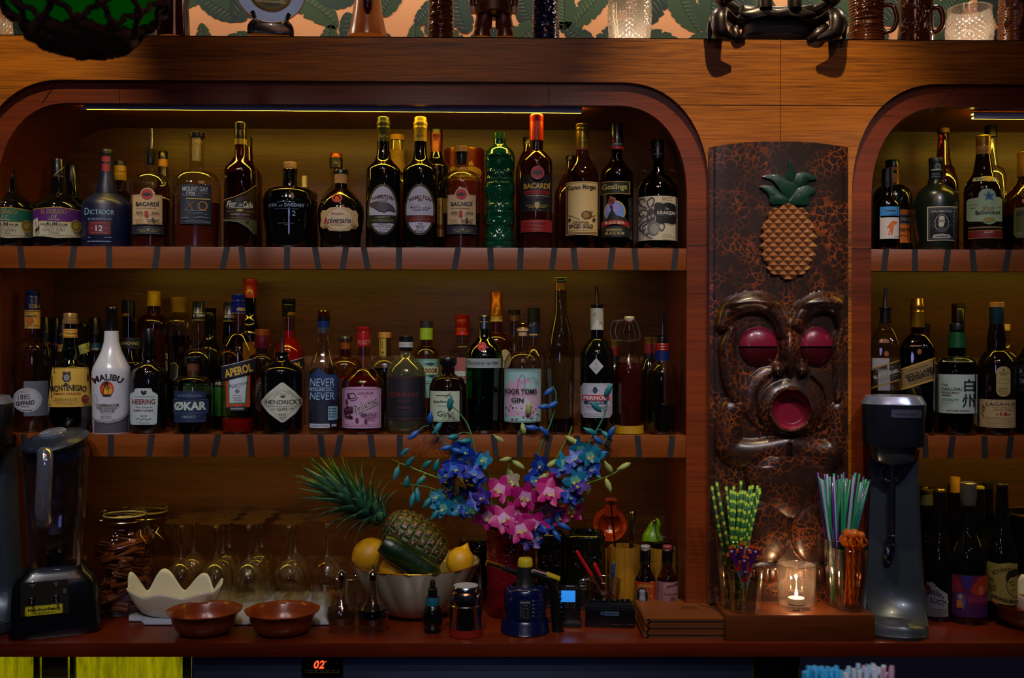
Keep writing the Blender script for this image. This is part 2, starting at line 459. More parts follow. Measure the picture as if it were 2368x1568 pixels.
for i in (0,1):
 a, b = NI[i]; v = []; f = []
 K = 24
 def outl(outer):
  off = 0 if outer else RW; rx, rz = OR if outer else IR; zt = ZO if outer else ZI
  xs = []
  pts = [(a+off, ZC)]
  for k in range(K+1):
   th = math.pi/2*k/K; x = a+off+rx*(1-math.cos(th)); pts.append((x, niche(x, i, outer)))
  for k in range(K+1):
   th = math.pi/2*k/K; x = b-off-rx+rx*math.sin(th); pts.append((x, niche(x, i, outer)))
  pts.append((b-off, ZC)); return pts
 A, B = outl(True), outl(False)
 for y in (0,.022):
  v += [(p[0], y, p[1]) for p in A]+[(p[0], y, p[1]) for p in B]
 n = len(A)
 for k in range(n-1):
  f.append((k, k+1, n+k+1, n+k)); f.append((2*n+k, 3*n+k, 3*n+k+1,2*n+k+1)); f.append((n+k, n+k+1,3*n+k+1,3*n+k))
 cmesh('arch_trim', v, f, WRING, smooth=False)
 v = []; f = []
 for y in (.022,.1,.2, BACKY):
  v += [(p[0]-(.004 if p is B[0] else 0), y, p[1]+.003) for p in B]
 for r in range(3):
  for k in range(n-1): f.append((r*n+k, (r+1)*n+k, (r+1)*n+k+1, r*n+k+1))
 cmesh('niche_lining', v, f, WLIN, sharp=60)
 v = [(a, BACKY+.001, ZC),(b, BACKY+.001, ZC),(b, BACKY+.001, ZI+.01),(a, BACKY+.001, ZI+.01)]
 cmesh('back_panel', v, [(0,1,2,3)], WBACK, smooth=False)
cmesh('top_ledge', [(FX0, FRY, ZL-.002),(FX1, FRY, ZL-.002),(FX1,.40, ZL-.002),(FX0,.40, ZL-.002),(FX0, FRY, ZL),(FX1, FRY, ZL),(FX1,.40, ZL),(FX0,.40, ZL)],
 [(0,1,5,4),(4,5,6,7),(0,3,2,1)], WD, smooth=False)
JN = mat('#2a0f03', .6)
def bar_(name, x0, x1, z0, z1, y, m=JN, t=.0006):
 b = [Vector(q)-CB for q in ((x0, y, z0),(x1, y, z0),(x1, y, z1),(x0, y, z1),(x0, y+t, z0),(x1, y+t, z0),(x1, y+t, z1),(x0, y+t, z1))]
 return mesh(name, b, [(0,1,2,3),(4,7,6,5),(0,4,5,1),(3,2,6,7)], m, cab, smooth=False)
bar_('veneer_joint', X0(1560), X0(2060), Zr(243.5), Zr(242.6), FRY-.0007)
for (xa, za, xb, zb) in ((275,192,275,242),(1268,194,1268,243),(130,194,96,244),(1590,565,1636,565),(1966,572,2016,572),(2210,198,2148,256)):
 A_, B_ = Vector((X0(xa),-.0007, Zr(za)))-CB, Vector((X0(xb),-.0007, Zr(zb)))-CB
 tube('trim_joint', [A_, B_],.0007, JN, cab, 6)
def shelf(label, x0, x1, zt, hpx, inlays):
 c = Vector(((x0+x1)/2,.003, zt-hpx/1000)); r = thing('shelf', label, 'shelf', c)
 bm = bmesh.new()
 addbox(bm, x0-c.x, x1-c.x, 0,.024,0, hpx/1000,0,.0012)
 addbox(bm, x0-c.x, x1-c.x, .024, BACKY-.005, hpx/1000-.022, hpx/1000,0,0)
 frombm('board', bm, WLIP, r)
 for xt, xb in inlays:
  w = .0068; X1, X2 = X0(xt)-c.x, X0(xb)-c.x; h = hpx/1000
  vv = [(X2-w, -.0008,0),(X2+w, -.0008,0),(X1+w, -.0008, h),(X1-w, -.0008, h),(X2-w, .002,0),(X2+w, .002,0),(X1+w, .002, h),(X1-w, .002, h)]
  mesh('inlay_band', vv, [(0,1,2,3),(0,4,5,1),(3,2,6,7),(0,3,7,4),(1,5,6,2)], mat('#0b0a12', .5, bump=.6, bscale=900), r, smooth=False)
 return r
xl = NI[0][0]+RW; xr = NI[0][1]-RW
shelf('upper wooden shelf with dark inlaid bands in the wide left niche', xl, xr, Z1,51,
 [(45,50),(170,163),(250,252),(363,357),(433,432),(524,513),(557,563),(663,662),(727,736),(799,791),(840,850),(922,922),(1059,1050),(1133,1136),(1204,1202),(1282,1275),(1326,1331),(1417,1410),(1467,1472),(1563,1558)])
shelf('middle wooden shelf with dark inlaid bands in the wide left niche', xl, xr, Z2,51,
 [(55,57),(256,257),(351,344),(432,431),(504,494),(577,583),(663,662),(741,747),(788,778),(857,863),(925,925),(1055,1045),(1142,1148),(1203,1202),(1273,1263),(1335,1340),(1409,1402),(1475,1480),(1556,1551)])
xl2 = NI[1][0]+RW; xr2 = NI[1][1]-RW
shelf('upper wooden shelf with dark inlaid bands in the right niche', xl2, xr2, Z1,51, [(2050,2044),(2116,2117),(2193,2187),(2249,2254),(2334,2325)])
shelf('middle wooden shelf with dark inlaid bands in the right niche', xl2, xr2, Z2,51, [(2060,2062),(2140,2143),(2205,2199),(2278,2280),(2340,2334)])
CY0 = -.164
ct = thing('countertop', 'long glossy reddish wooden counter under the back bar niches', 'counter', (X0(1184), CY0, ZC-.031))
bm = bmesh.new(); addbox(bm, FX0-X0(1184), FX1-X0(1184),0, BACKY+.02-CY0,0,.031,0,.003); frombm('slab', bm, WCNT, ct)
LF = [None]
PEACH = '#d8a276'
def leafpoly(cx, cy, L, W, ang, bend=.25, lobes=9, seed=0):
 rnd = random.Random(seed); pts = []; spine = []
 a = math.radians(ang)
 for i in range(41):
  t = i/40; x = (t-.5)*L; y = bend*L*(t-.5)**2*2
  spine.append((cx+x*math.cos(a)-y*math.sin(a), cy+x*math.sin(a)+y*math.cos(a)))
 def side(sg):
  o = []
  for i in range(41):
   t = i/40; w = W*(math.sin(math.pi*min(1, t**.75)))**.55
   ph = (t*lobes+rnd.random()*.05) % 1.0
   w *= 1-.13*ph;
   if ph > .9: w *= .8
   x = (t-.5)*L + (.05*L if 1 else 0)*min(1, w/W)*.6; y = bend*L*(t-.5)**2*2+sg*w
   o.append((cx+x*math.cos(a)-y*math.sin(a), cy+x*math.sin(a)+y*math.cos(a)))
  return o
 A = side(1); B = side(-1); return spine, A, B
def wallpaper():
 WY = .385; V = []; Fc = []; FM = []
 mats = [mat(PEACH, .75, bump=.1, bscale=60)]+[mat(c, .75) for c in ('#122a2c', '#1a3634', '#22402f', '#2b4730', '#8f9e7a', '#0a1c1c')]
 def addp(pts, mi, y):
  b = len(V); V.extend([(p[0], y, p[1]) for p in pts]); Fc.append(list(range(b, b+len(pts)))); FM.append(mi)
 addp([(FX0, ZL-.01),(FX1, ZL-.01),(FX1, ZL+.62),(FX0, ZL+.62)],0, WY)
 rnd = random.Random(21); k = 0
 for row in range(5):
  for col in range(34):
   cx = X0(-200)+col*.083+(row % 2)*.05+rnd.uniform(-.025,.025); cz = ZL-.02+row*.115+rnd.uniform(-.02,.02)
   L = rnd.uniform(.12,.18); W = L*rnd.uniform(.2,.29); ang = rnd.uniform(20,160)+(180 if rnd.random() < .25 else 0)
   if rnd.random() < .04: k += 1; continue
   sp, A, B = leafpoly(cx, cz, L, W, ang, rnd.uniform(-.2,.2), rnd.randint(5,9), k)
   y = WY-.0004-.00012*(k % 17); mi = rnd.choice((1,1,2,2,3,4))
   lowz = ZL-.008
   for i in range(40):
    for S in (A, B):
     q = [sp[i], sp[i+1], S[i+1], S[i]]
     if min(p[1] for p in q) < lowz or max(p[1] for p in q) > ZL+.61: continue
     addp(q, mi if S is A else min(mi+1,4), y)
   for i in range(4,38,3):
    for S in (A, B):
     p, q = Vector(sp[i]), Vector(S[min(40, i+2)])
     if min(p.y, q.y) < lowz: continue
     d = (q-p); nn = Vector((-d.y, d.x)).normalized()*.0005
     addp([tuple(p+nn), tuple(p-nn), tuple(p+d*.8)],5 if S is A else 4, y-.00006)
   for i in range(40):
    p, q = Vector(sp[i]), Vector(sp[i+1])
    if min(p.y, q.y) < lowz: continue
    d = (q-p); nn = Vector((-d.y, d.x)).normalized()*.0011
    addp([tuple(p+nn), tuple(p-nn), tuple(q-nn), tuple(q+nn)],6, y-.00006)
   k += 1
 o = mesh('wall_back', V, Fc, mats, None, fm=FM, smooth=False)
 me = o.data; bm = bmesh.new(); bm.from_mesh(me)
 for fc in bm.faces:
  if fc.normal.y > 0: fc.normal_flip()
 bm.to_mesh(me); bm.free()
 struct(o, 'peach wallpaper printed with dark green banana leaves above the ledge')
wallpaper()
struct(mesh('floor', [(FX0-1,-4.5,-1.75),(FX1+1,-4.5,-1.75),(FX1+1,.7,-1.75),(FX0-1,.7,-1.75)], [(0,1,2,3)], mat('#1a1412', .6), smooth=False), 'dark floor behind the bar')
struct(mesh('ceiling', [(FX0-1,-4.5,1.6),(FX1+1,-4.5,1.6),(FX1+1,.7,1.6),(FX0-1,.7,1.6)], [(0,3,2,1)], mat('#0c0a0c', .8), smooth=False), 'dark ceiling of the bar')
UY = -.135
def upx(px, py, Y=UY): return P(px, py, Y)
fr = thing('bar_fridge', 'dark stainless steel undercounter fridge with red digital temperature display', 'fridge', (upx(1100,1520).x, UY, -1.3))
fx = fr.location
STN = mat('#8494b8', .42,1, bump=.08, bscale=400)
def fb(name, x0, x1, y0, y1, z0, z1, m, bev=.002):
 return box(name, x0-fx.x, x1-fx.x, y0-fx.y, y1-fx.y, z0-fx.z, z1-fx.z, m, fr, bev)
fb('body', upx(447,1500).x, upx(1740,1500).x, UY, .3,-1.3,-.688, STN, .004)
fb('side_panel', upx(1742,1500).x, upx(1848,1500).x, UY+.01,.3,-1.3,-.688, mat('#15150c', .35))
for p_ in (1740,1848):
 fb('edge_strip', upx(p_-1.6,1500).x, upx(p_+1.6,1500).x, UY-.004, UY+.01,-1.3,-.69, mat('#b8a020', .3,.8),0)
d0, d1 = upx(697,1521, UY-.006), upx(793,1566, UY-.006)
ctl = fb('thermostat', d0.x, d1.x, UY-.006, UY+.002, d1.z, d0.z, mat('#050506', .2))
def t3(p, lf): return P(p[0], p[1], UY-.0065-lf)-fx
LEDR = 'ledred'
MC[('p', LEDR, .55,0,0,.5,0,200,0)] = mat('#ff4a22', .5, em=2.2)
art('temperature_digits', [('t', '02', 738,1537,25,19, LEDR, {'i': .25, 'b': .03, 's': 1.1}),('e', 754,1530,1.4,1.4, LEDR),('f', 706,1550,784,1556,.6, '#77702a')]+[('f', 706+i*13,1550,718+i*13,1556,.5, '#8a8030') for i in range(6)]+[('t', '*', 709,1529,2.5,4, '#9a9030'),('t', '1', 777,1533,2,5, '#9a9030')], t3, fr, 0, rough=.55)
for q in ((700,1563),(790,1563)):
 p_ = P(q[0], q[1], UY-.004)-fx
 lathe('screw', [(.0001,0),(.0022,.0005),(.0026,.002)], mat('#d8cf70', .2,1), fr, 12, x0=0, y0=0).matrix_local = Matrix.Translation(p_) @ Matrix.Rotation(math.pi/2,4, 'X')
yp = thing('backlit_panel', 'glowing yellow textured panel under the counter on the left', 'panel', (upx(200,1540).x, UY+.02,-1.3))
m, nt, b = newmat('yellow_glow'); N = nt.nodes; L = nt.links
tc = N.new('ShaderNodeTexCoord'); mp = N.new('ShaderNodeMapping'); mp.inputs['Scale'].default_value = (45,1,6); L.new(tc.outputs['Object'], mp.inputs[0])
ns = N.new('ShaderNodeTexNoise'); ns.inputs['Scale'].default_value = 1; ns.inputs['Detail'].default_value = 8; ns.inputs['Roughness'].default_value = .75; L.new(mp.outputs[0], ns.inputs['Vector'])
cr = N.new('ShaderNodeValToRGB'); cr.color_ramp.elements[0].position = .3; cr.color_ramp.elements[0].color = lin('#3c3800'); cr.color_ramp.elements[1].position = .72; cr.color_ramp.elements[1].color = lin('#d6cc08')
L.new(ns.outputs['Fac'], cr.inputs[0]); L.new(cr.outputs[0], b.inputs['Emission Color']); b.inputs['Emission Strength'].default_value = .5; b.inputs['Base Color'].default_value = lin('#8a8208'); b.inputs['Roughness'].default_value = .5
YG = m
ypl = yp.location
box('sheet', upx(-400,1500).x-ypl.x, upx(436,1500).x-ypl.x, 0,.004,0,.612, YG, yp, 0)
for p_, w_ in ((79,6),(163,6),(428,9)):
 box('upright', upx(p_-w_, 1500).x-ypl.x, upx(p_+w_, 1500).x-ypl.x, -.012,-.0005,0,.612, mat('#2a2803', .5), yp, .002)
box('bracket', upx(90,1500).x-ypl.x, upx(150,1500).x-ypl.x, -.008,-.0005,0,.612, mat('#4c4806', .5), yp, .002)
GD = mat('#0b0a08', .06,0,.6)             # almost black glass
GDB = mat('#1c0d05', .07,0,.6)            # dark brown glass
GDR = mat('#2a0a04', .07,0,.6)
GMG = mat('#101a10', .3,0,.2)
GCL = glass('#f4f2e6', '#2a2612', .03,.9,.07)
GCG = glass('#dfe8cf', '#1e3018', .03,.95,.07)
GGR = glass('#2c9a50', '#02200c', .04,.9,.08)
GDG = glass('#14602c', '#011206', .04,.9,.08)
GAM = glass('#b86a20', '#1c0800', .04,.9,.08)
def liq(c, edge='#3a2c10'): return glass(c, edge, .05,.8,.03)
LRUM = mat('#3a1204', .12,0,.3); LRUM2 = mat('#521c06', .12,0,.3); LBLK = mat('#080404', .1,0,.3)
BLKC = mat('#0b0b0d', .3,0,.3); BLK2 = mat('#141416', .45)
CORK = mat('#b98a4a', .7, bump=.4, bscale=300); CREAMC = mat('#c8b47c', .5)
GOLDC = mat('#c99a2a', .28,.85); SILC = mat('#b8b8b4', .22,1); YELC = mat('#c9a91e', .4); WOODC = wood('#7a5018', '#b98436', .5,3, 'z')
CRM = '#d8bf88'; WHT = '#c9ccd0'; INK = '#141210'; RED = '#a3121a'; DRED = '#6a1412'; GLD = '#b08a34'; SILV = '#9aa4b8'
def fine(x, y, w, n=3, dy=5, c='#3a332a', h=1.1, seed=0):
 r = random.Random(seed+int(x)); return [('r', x-w/2*r.uniform(.7,1), y+i*dy, x+w/2*r.uniform(.7,1), y+i*dy+h, c) for i in range(n)]
def dotline(x0, x1, y, c, h=2.2, seed=1):
 """tiny illegible print: row of little dashes"""
 r = random.Random(seed+int(x0+y)); out = []; x = x0
 while x < x1-1:
  w = r.uniform(1.2,3.6); out.append(('r', x, y, min(x+w, x1), y+h, c)); x += w+r.uniform(.8,1.6)
 return out
def eldorado(xc, Y, yt, lab, top, txt, casks, rest=True, arts=True):
 cap = (yt, 14.6)
 a = []
 if arts:
  l, r_ = xc-53, xc+51
  a = [('label', [('p', [(l, 484),(xc, 480),(r_, 484),(r_, 512),(xc, 516),(l, 512)], top),('p', [(l, 511),(xc, 514),(r_, 511),(r_, 546),(xc, 551),(l, 546)], '#b5b49c'),
   ('l', [(l, 484),(xc, 480),(r_, 484)],1.6, GLD),('l', [(l, 511),(xc, 514),(r_, 511)],1, GLD),('t', 'EL DORADO', xc-9,490,54,11, '#8a7430', {'b': .01}),('t', '15' if 'WHITE' in casks[0] else '12', xc-9,502,13,8, '#9c9484', {'i': .3}),
   ('t', 'YEAR OLD', xc-9,508.5,24,3, '#c9c0b0'),('t', 'RUM', xc-13,518.5,23,7.6, INK, {'b': .03}),('t', 'RON', xc-32,519,11,4, INK, {'b': .02}),('t', 'RHUM', xc+10,519,19,4.4, INK, {'b': .02})]
   +dotline(xc-30, xc+16,523, '#4a3f35', 1.4)+[('t', 'FURTHER AGED IN', xc-9,527.5,34,2.4, INK),('t', casks[0], xc-9,532,49,5.6, '#2a2440'),('t', casks[1], xc-9,538.6,24,5.6, '#2a2440')]+dotline(xc-36, xc+48,544, '#4a3f35', 1.6)
   +[('e', xc+38.5,520.6,11.5,14, '#6a5a20'),('o', xc+38.5,520.6,11.5,14,1.4, '#94802c'),('e', xc+38.5,520.6,6,8, '#8a7628'),('p', [(xc-52,510),(xc-43,504),(xc-42,526),(xc-51,532)], '#b9b4a8'),('l', [(xc-48,512),(xc-46,526)],2.2, '#8a5a9c')])]
  a.append(('neck_label', [('l', [(xc-8, yt+36),(xc+12, yt+16)],2.2, '#8a7a4a'),('l', [(xc-10, yt+38),(xc+13, yt+38)],1, '#8a7a4a')],1))
 return bottle('rum_bottle', txt, xc, Y, 'top', [(yt+30,14),(yt+40,15),(yt+58,17.5),(yt+74,17),(yt+80,18),(yt+116,56, 'mix')] if arts else [(yt+30,13),(yt+58,16),(yt+74,16),(yt+112,46, 'mix')], GD,
    [('cap', BLKC, [(yt, 13.4),(yt+2,14.6),(yt+38,14.8)])], None, a)
eldorado(19,.072,366, None, '#0c5a4c', 'dark rum bottle with teal and cream label at the left end of the upper shelf', ('SAUTERNES', 'CASKS'))
eldorado(133.5,.072,369, None, '#4c1668', 'dark rum bottle with purple and white label on the upper shelf', ('WHITE PORT', 'CASKS'))
eldorado(51,.20,381, None, '', 'plain black bottle behind the teal labelled rum', ('', ''), arts=False)
eldorado(166,.20,383, None, '', 'plain black bottle behind the purple labelled rum', ('', ''), arts=False)
NVY = mat('#0b1230', .42,0,.15)
bottle('rum_bottle', 'matte dark blue rum bottle with long sloping neck and red neck bands', 246,.072, 'top', [(360,14),(398,14.5),(420,19),(442,23.5),(449,24),(478,55, 'mix')], NVY,
 [('cap', BLK2, [(347,14),(349,15),(359,15),(361,14.4)])], None,
 [('label', [('t', 'D', 203,489,9,16, '#7fa8c4'),('t', 'ICTADOR', 236,491.5,52,11, '#7fa8c4'),('t', 'ESTABLISHED IN 1913', 231,507.5,50,5, '#7088b0', {'b': .01}),('r', 207,512,254.5,543.6, '#5c0f1c', 2),('t', '12', 229.5,529,15,13, '#a9b8cc', {'b': .015}),('t', 'AGED', 213,528.5,7,2.4, '#8f6a74'),('t', 'YEARS', 247,528.5,9,2.4, '#8f6a74')]+dotline(215,245,516.5, '#a07078', 1.4)+dotline(212,247,539, '#a07078', 1.4)+dotline(206,211,549, '#7088b0', 1.4)+dotline(241,257,549, '#7088b0', 1.4)+dotline(205,257,558, '#8098c0', 2)),
  ('neck_band', [('r', 235,362,252,374, '#8a1420'),('r', 235,379,252,396, '#8a1420')]),('embossed_letter', [('l', [(236.5,424),(236.5,437),(243,437),(247.5,430.5),(243,424),(236,424)],1.6, '#1a2244')])])
bottle('rum_bottle', 'bottle with yellow neck capsule behind the matte dark blue bottle', 277,.20, 'top', [(420,13.5),(440,13.5),(475,40, 'mix')], GDB,
 [('cap', BLK2, [(373,13),(375,14),(384,14)]),('capsule', mat('#b08a1c', .4), [(384,13.4),(392,14.2),(418,13.6)])], None, [('capsule_text', [('t', 'VIZC', 276,410,21,9, '#6a5010'),('l', [(263,396),(291,396)],1.6, '#6a5010')],2)])
def scroll(x, y, w, c=GLD):
 out = []
 for sg in (-1,1):
  for k in range(3):
   cx = x+sg*(w*.12+k*w*.13); out.append(('o', cx, y+(k % 2)*1.5, w*.07, w*.055,1.1, c))
  out.append(('l', [(x+sg*w*.08, y+4),(x+sg*w*.3, y+5),(x+sg*w*.47, y)],1.1, c))
 out.append(('e', x, y, 3.4,4.4, c)); return out
def bat(x, y, r, c='#1a1216', bg='#b01a1c', rim='#7c1414'):
 s = r/12
 return [('e', x, y, r, r, rim),('e', x, y, r*.9, r*.9, bg),('p', [(x-8*s, y-3*s),(x-4*s, y-2*s),(x-1.4*s, y-4.5*s),(x, y-6*s),(x+1.4*s, y-4.5*s),(x+4*s, y-2*s),(x+8*s, y-3*s),(x+8.6*s, y+3*s),(x+5.6*s, y+2*s),(x+4.6*s, y+4.6*s),(x+2.4*s, y+3*s),(x, y+6.6*s),(x-2.4*s, y+3*s),(x-4.6*s, y+4.6*s),(x-5.6*s, y+2*s),(x-8.6*s, y+3*s)], c)]
def bacardi8(xc, Y, yt, lab, pour, lx, yl):
 l, r_, t, b = lx-32.8, lx+32.8,450.5,519.5
 A = [('label', [('p', [(l, t),(lx-17, t),(lx-13,441),(lx-7,436.5),(lx, 435),(lx+7,436.5),(lx+13,441),(lx+17, t),(r_, t),(r_, b),(l, b)], '#b89a72'),('f', l+.8, t+.8, r_-.8, b-.8,.8, '#7a6040')]
  +bat(lx-1,450.5,12.5)+[('t', 'BACARDÍ', lx, 471.5,51,12.5, '#161412', {'b': .03})]+dotline(lx-25, lx+19,481.5, '#5a4630', 1.6)+[('t', '8', lx-2.5,495.5,9.5,15.5, '#a02818', {'b': .03}),('t', 'RON', lx-17,492,13,5, '#1a1412', {'b': .02}),('t', 'AÑOS', lx+17,492,18,5.4, '#1a1412', {'b': .02}),('r', lx-28,496.5, lx-8,497.2, '#3a2c20'),('r', lx+5,496.5, lx+27,497.2, '#3a2c20')]
  +dotline(lx-18, lx-9,499, '#5a4630', 1.4)+dotline(lx+7, lx+18,499, '#5a4630', 1.4)+dotline(lx-29, lx-10,507.5, '#4a3828', 1.6)+dotline(lx-26, lx-8,511, '#4a3828', 1.6)+scroll(lx+12,509,30, '#3a2c20')),
  ('band', [('r', lx-34,523, lx+36,542, '#1a1c28')]+scroll(lx+2,532,52, '#6e6448')+dotline(lx-26, lx+30,539, '#5e5a50', 1.3))]
 parts = [('stopper', BLK2, [(yt+6,10),(yt+36,9)]),(spout(348.5,297.6, xc+1, yt), None, None)] if pour else [('cap', WOODC, [(yt, 16),(yt+1,17),(yt+13,17)]),('stopper', BLK2, [(yt+14,12),(yt+40,11)])]
 bottle('rum_bottle', lab, xc, Y, 'top', [(yt+1 if pour else yt+14,16),(yt+8,16.5),(yt+14,14),(yt+56,15),(yt+92,45.5, 'round')], GCL, parts, (yl, LRUM), A)
bacardi8(348,.06,345, 'clear rum bottle with cream bat label and curved metal pourer on the upper shelf', True, 340.5,463)
bacardi8(1066.5,.06,339.6, 'clear rum bottle with cream bat label and wooden stopper beside the green totem bottle', False, 1067,496)
bottle('rum_bottle', 'bottle with round black cap and yellow neck label behind the bottle with the curved pourer', 376,.20, 'top', [(387,11),(425,14),(470,36, 'slope')], GDR,
 [('cap', BLKC, [(350,9),(353,10.5),(369,10.5)]),('capsule', mat('#b8841c', .4), [(369,10.5),(386,11)])], None, [('neck_label', [('p', [(365,388),(388,384),(390,420),(366,420)], '#14100c'),('t', 'OSOC', 378,402,20,6, '#b8b09a', {'rot': 90})])])
bottle('rum_bottle', 'clear square-shouldered rum bottle with dark XO label and black cap', 454.5,.066, 'top', [(308,15.5),(318,17),(395,16),(436,53.5, 'round')], GCL,
 [('cap', BLKC, [(306.5,16),(308,17.5),(318.5,17.5)]),('cork', CORK, [(319,11),(332,11)])],(471, LRUM2),
 [('label', [('r', 417,428,486.7,519, '#1a1f2c'),('t', 'MOUNT GAY', 451,438,57,10.5, '#b4b6b0', {'b': .02}),('t', 'Est.', 426,451.5,8,5, '#8a8a84'),('t', '1703', 441,449.5,19,9.6, '#b4b6b0', {'b': .03}),('t', 'Barbados', 468.5,446.5,22,5, '#7c7c78'),('t', 'Rum', 459,452,12,5, '#7c7c78'),('r', 431,459.5,484,462, '#c8b458'),('t', 'X', 439,476.5,23,21, '#7a4a24', {'i': .2}),('t', 'O', 467.5,477,24,23, '#8a5628', {'b': .01}),('o', 467.5,477,9,9.6,1.2, '#b88a4a'),('l', [(425,488),(478,488)],1, '#8a8a84')]+dotline(432,468,491.5, '#70747c', 1.4)+[('l', [(440,496),(460,494),(478,497)],.8, '#6a7488'),('l', [(447,505),(462,502),(480,504.5)],1.2, '#8a94a8')]+dotline(421,437,504, '#8a8a84', 1.8)+dotline(430,472,511, '#5a6478', 1.3)+dotline(430,474,514.5, '#5a6478', 1.3)+[('t', '700mL', 478.5,515,12,4, '#8a94a8')]),
  ('seal_strip', [('r', 444,319,462,372, '#b89c4a'),('f', 445.5,334,460.5,370,.7, '#6a5418'),('r', 449,338,450.5,366, '#6a5418'),('e', 453,325,6,4, '#c8a850')])], n=2.6, q=.8)
def fdc(y): return None
bottle('rum_bottle', 'tall amber rum bottle with gold neck band and slanted dark label on the upper shelf', 555.5,.052, 'top', [(335,13),(357,13.5),(398,37.6, 'slope')], GAM,
 [('cap', mat('#3c3414', .25,.7), [(283.7,12.5),(285.5,14),(300,14),(301,13.2),(303,14),(323,14)]),('neck_band', mat('#b0902c', .35,.4), [(323,14.4),(336,14.2)])],(403, LRUM),
 [('label', [('p', [(517,465),(545,459),(570,447),(592.5,428),(592.5,540),(586,543),(570,528),(545,512),(517,507)], '#221008'),('l', [(517,461.5),(543,456),(570,443),(592,424)],2, GLD),('t', 'Flor', 535,472,22,15, '#c9c8c0', {'i': .3, 'b': .02}),('t', 'de', 555.5,474,8,6, '#c9c8c0', {'i': .3}),('t', 'Caña', 572,473,22,14, '#c9c8c0', {'i': .3, 'b': .02}),('l', [(528,482),(545,480),(575,481.5)],1, '#c9c8c0')]+dotline(525,540,488, '#8a7a4a', 1.8)+dotline(566,586,488, '#8a7a4a', 1.8)+[('e', 554,487,8,3, GLD),('t', 'AÑEJO ORO', 554,496.5,43,5.4, '#a8a088', {'b': .01}),('p', [(517,507),(592.5,507),(592.5,541),(586,538),(575,527),(556,515),(517,510)], '#4c4a2a'),('r', 517,503,592.5,506, '#3c1408'),('t', 'IMPORTED RUM', 554,504.5,40,2, GLD),('t', '4', 571,514.5,8,11.5, '#16120a', {'b': .02}),('l', [(517,509.5),(552,514),(572,525),(587,541)],1.3, '#8a8a60')])])
bottle('rum_bottle', 'amber bottle with dark screw cap half hidden behind the slanted-label rum', 572.5,.19, 'top', [(336,9.5),(372,12),(410,33, 'slope')], GDR, [('cap', mat('#2a2814', .3,.6), [(318,9),(320,10),(322,9.6),(336,9.9),(364,9.9)])])
bottle('rum_bottle', 'squat dark decanter with round shoulders and natural cork stopper', 669.5,.082, 'top', [(391,16),(393,17.5),(396,16.5),(428,17),(433,19),(452,58, 'round'),(462,62),(470,62.3),(500,60),(540,54)], mat('#0a0705', .06,0,.7),
 [('neck_glass', GCL, [(390,17.5),(398,17),(430,17.2)]),('cork', CORK, [(375.8,14),(377.5,15.2),(391,14.5),(400,12.5)])], None,
 [('printed_text', [('t', 'DOMINICAN RUM', 661,467,38,3.6, '#5c708c', {'arc': .3}),('t', 'KIRK', 631.5,475,19,7, '#94a8c4', {'b': .01}),('t', 'and', 648.5,476,9,5, '#94a8c4', {'i': .3}),('t', 'SWEENEY', 680,475,46,8, '#94a8c4', {'b': .01})]+dotline(633,690,483, '#4a5c78', 1.5)+[('t', '12', 675,494,15.5,12.5, '#94a8c4'),('e', 656,509.5,1,1, '#c84a2a'),('e', 690.5,509.5,1,1, '#c84a2a')]+dotline(641,680,516, '#6a7a94', 1.6)+dotline(657,668,520, '#6a7a94', 1.4))], q=.85)
bottle('decanter', 'small cream-stoppered bottle tucked behind the squat dark decanter', 703,.20, 'top', [(434,10),(440,11),(452,30, 'round')], GDB, [('stopper', CREAMC, [(407,5.6),(409,6.2),(436,6.2)])])
bottle('rum_bottle', 'round-bodied dark rum bottle with red wax seal and ornate cream label', 787.5,.07, 'top', [(424,14.5),(437,15),(452,33),(464,44),(478,51),(490,53),(505,53),(530,50),(550,46)], mat('#100905', .06,0,.7),
 [('cap', BLKC, [(393,16),(395,17.2),(403,17.2)]),('cork', CORK, [(403,15.6),(425,14.2)])], None,
 [('label', [('p', [(741,494),(746,486),(754,487),(762,481),(784,479.5),(806,481),(814,487),(822,486),(827,494),(826,507),(828,520),(822,529),(812,528),(806,534),(784,536),(762,534),(756,528),(746,529),(740,521),(742,508)], '#c2a26a'),('e', 784,508,31,26, '#c4b08c'),('o', 784,508,31,26,.9, '#8a6a4a'),('t', 'Pampero', 779.5,495.5,27,8, '#981818', {'b': .02}),('t', 'A', 753.5,510,11,13.5, '#a02020', {'b': .03}),('t', 'niversario', 785,510,52,11.5, '#17110f', {'b': .02}),('l', [(750,517),(770,516),(790,517.5)],1, '#a02020'),('t', 'Reserva Exclusiva', 778,520.5,30,4, '#7a6a20', {'i': .3})]+scroll(752,523,14, '#9a7a4a')+scroll(818,520,14, '#9a7a4a')),
  ('wax_seal', [('e', 778.5,458.7,12.5,10.5, '#8a1c10'),('o', 778.5,458.7,10,8,1.5, '#b42c18'),('e', 778.5,458.7,5,4, '#aa2816')])], q=.8)
bottle('rum_bottle', 'bottle with copper cap and black neck band behind the round rum bottle', 776.5,.20, 'top', [(389,11),(432,12),(470,36, 'mix')], GCL, [('cap', mat('#a0521c', .35,.6), [(355,13.5),(357,14.6),(366,14.6)]),('neck_band', BLK2, [(366.5,15),(389,15)])],(452, LRUM), [('band_text', [('t', 'De A', 778,376,16,6, '#b09a4a', {'i': .3}),('t', 'R', 783,384,6,6, '#b09a4a', {'i': .3})],2)])
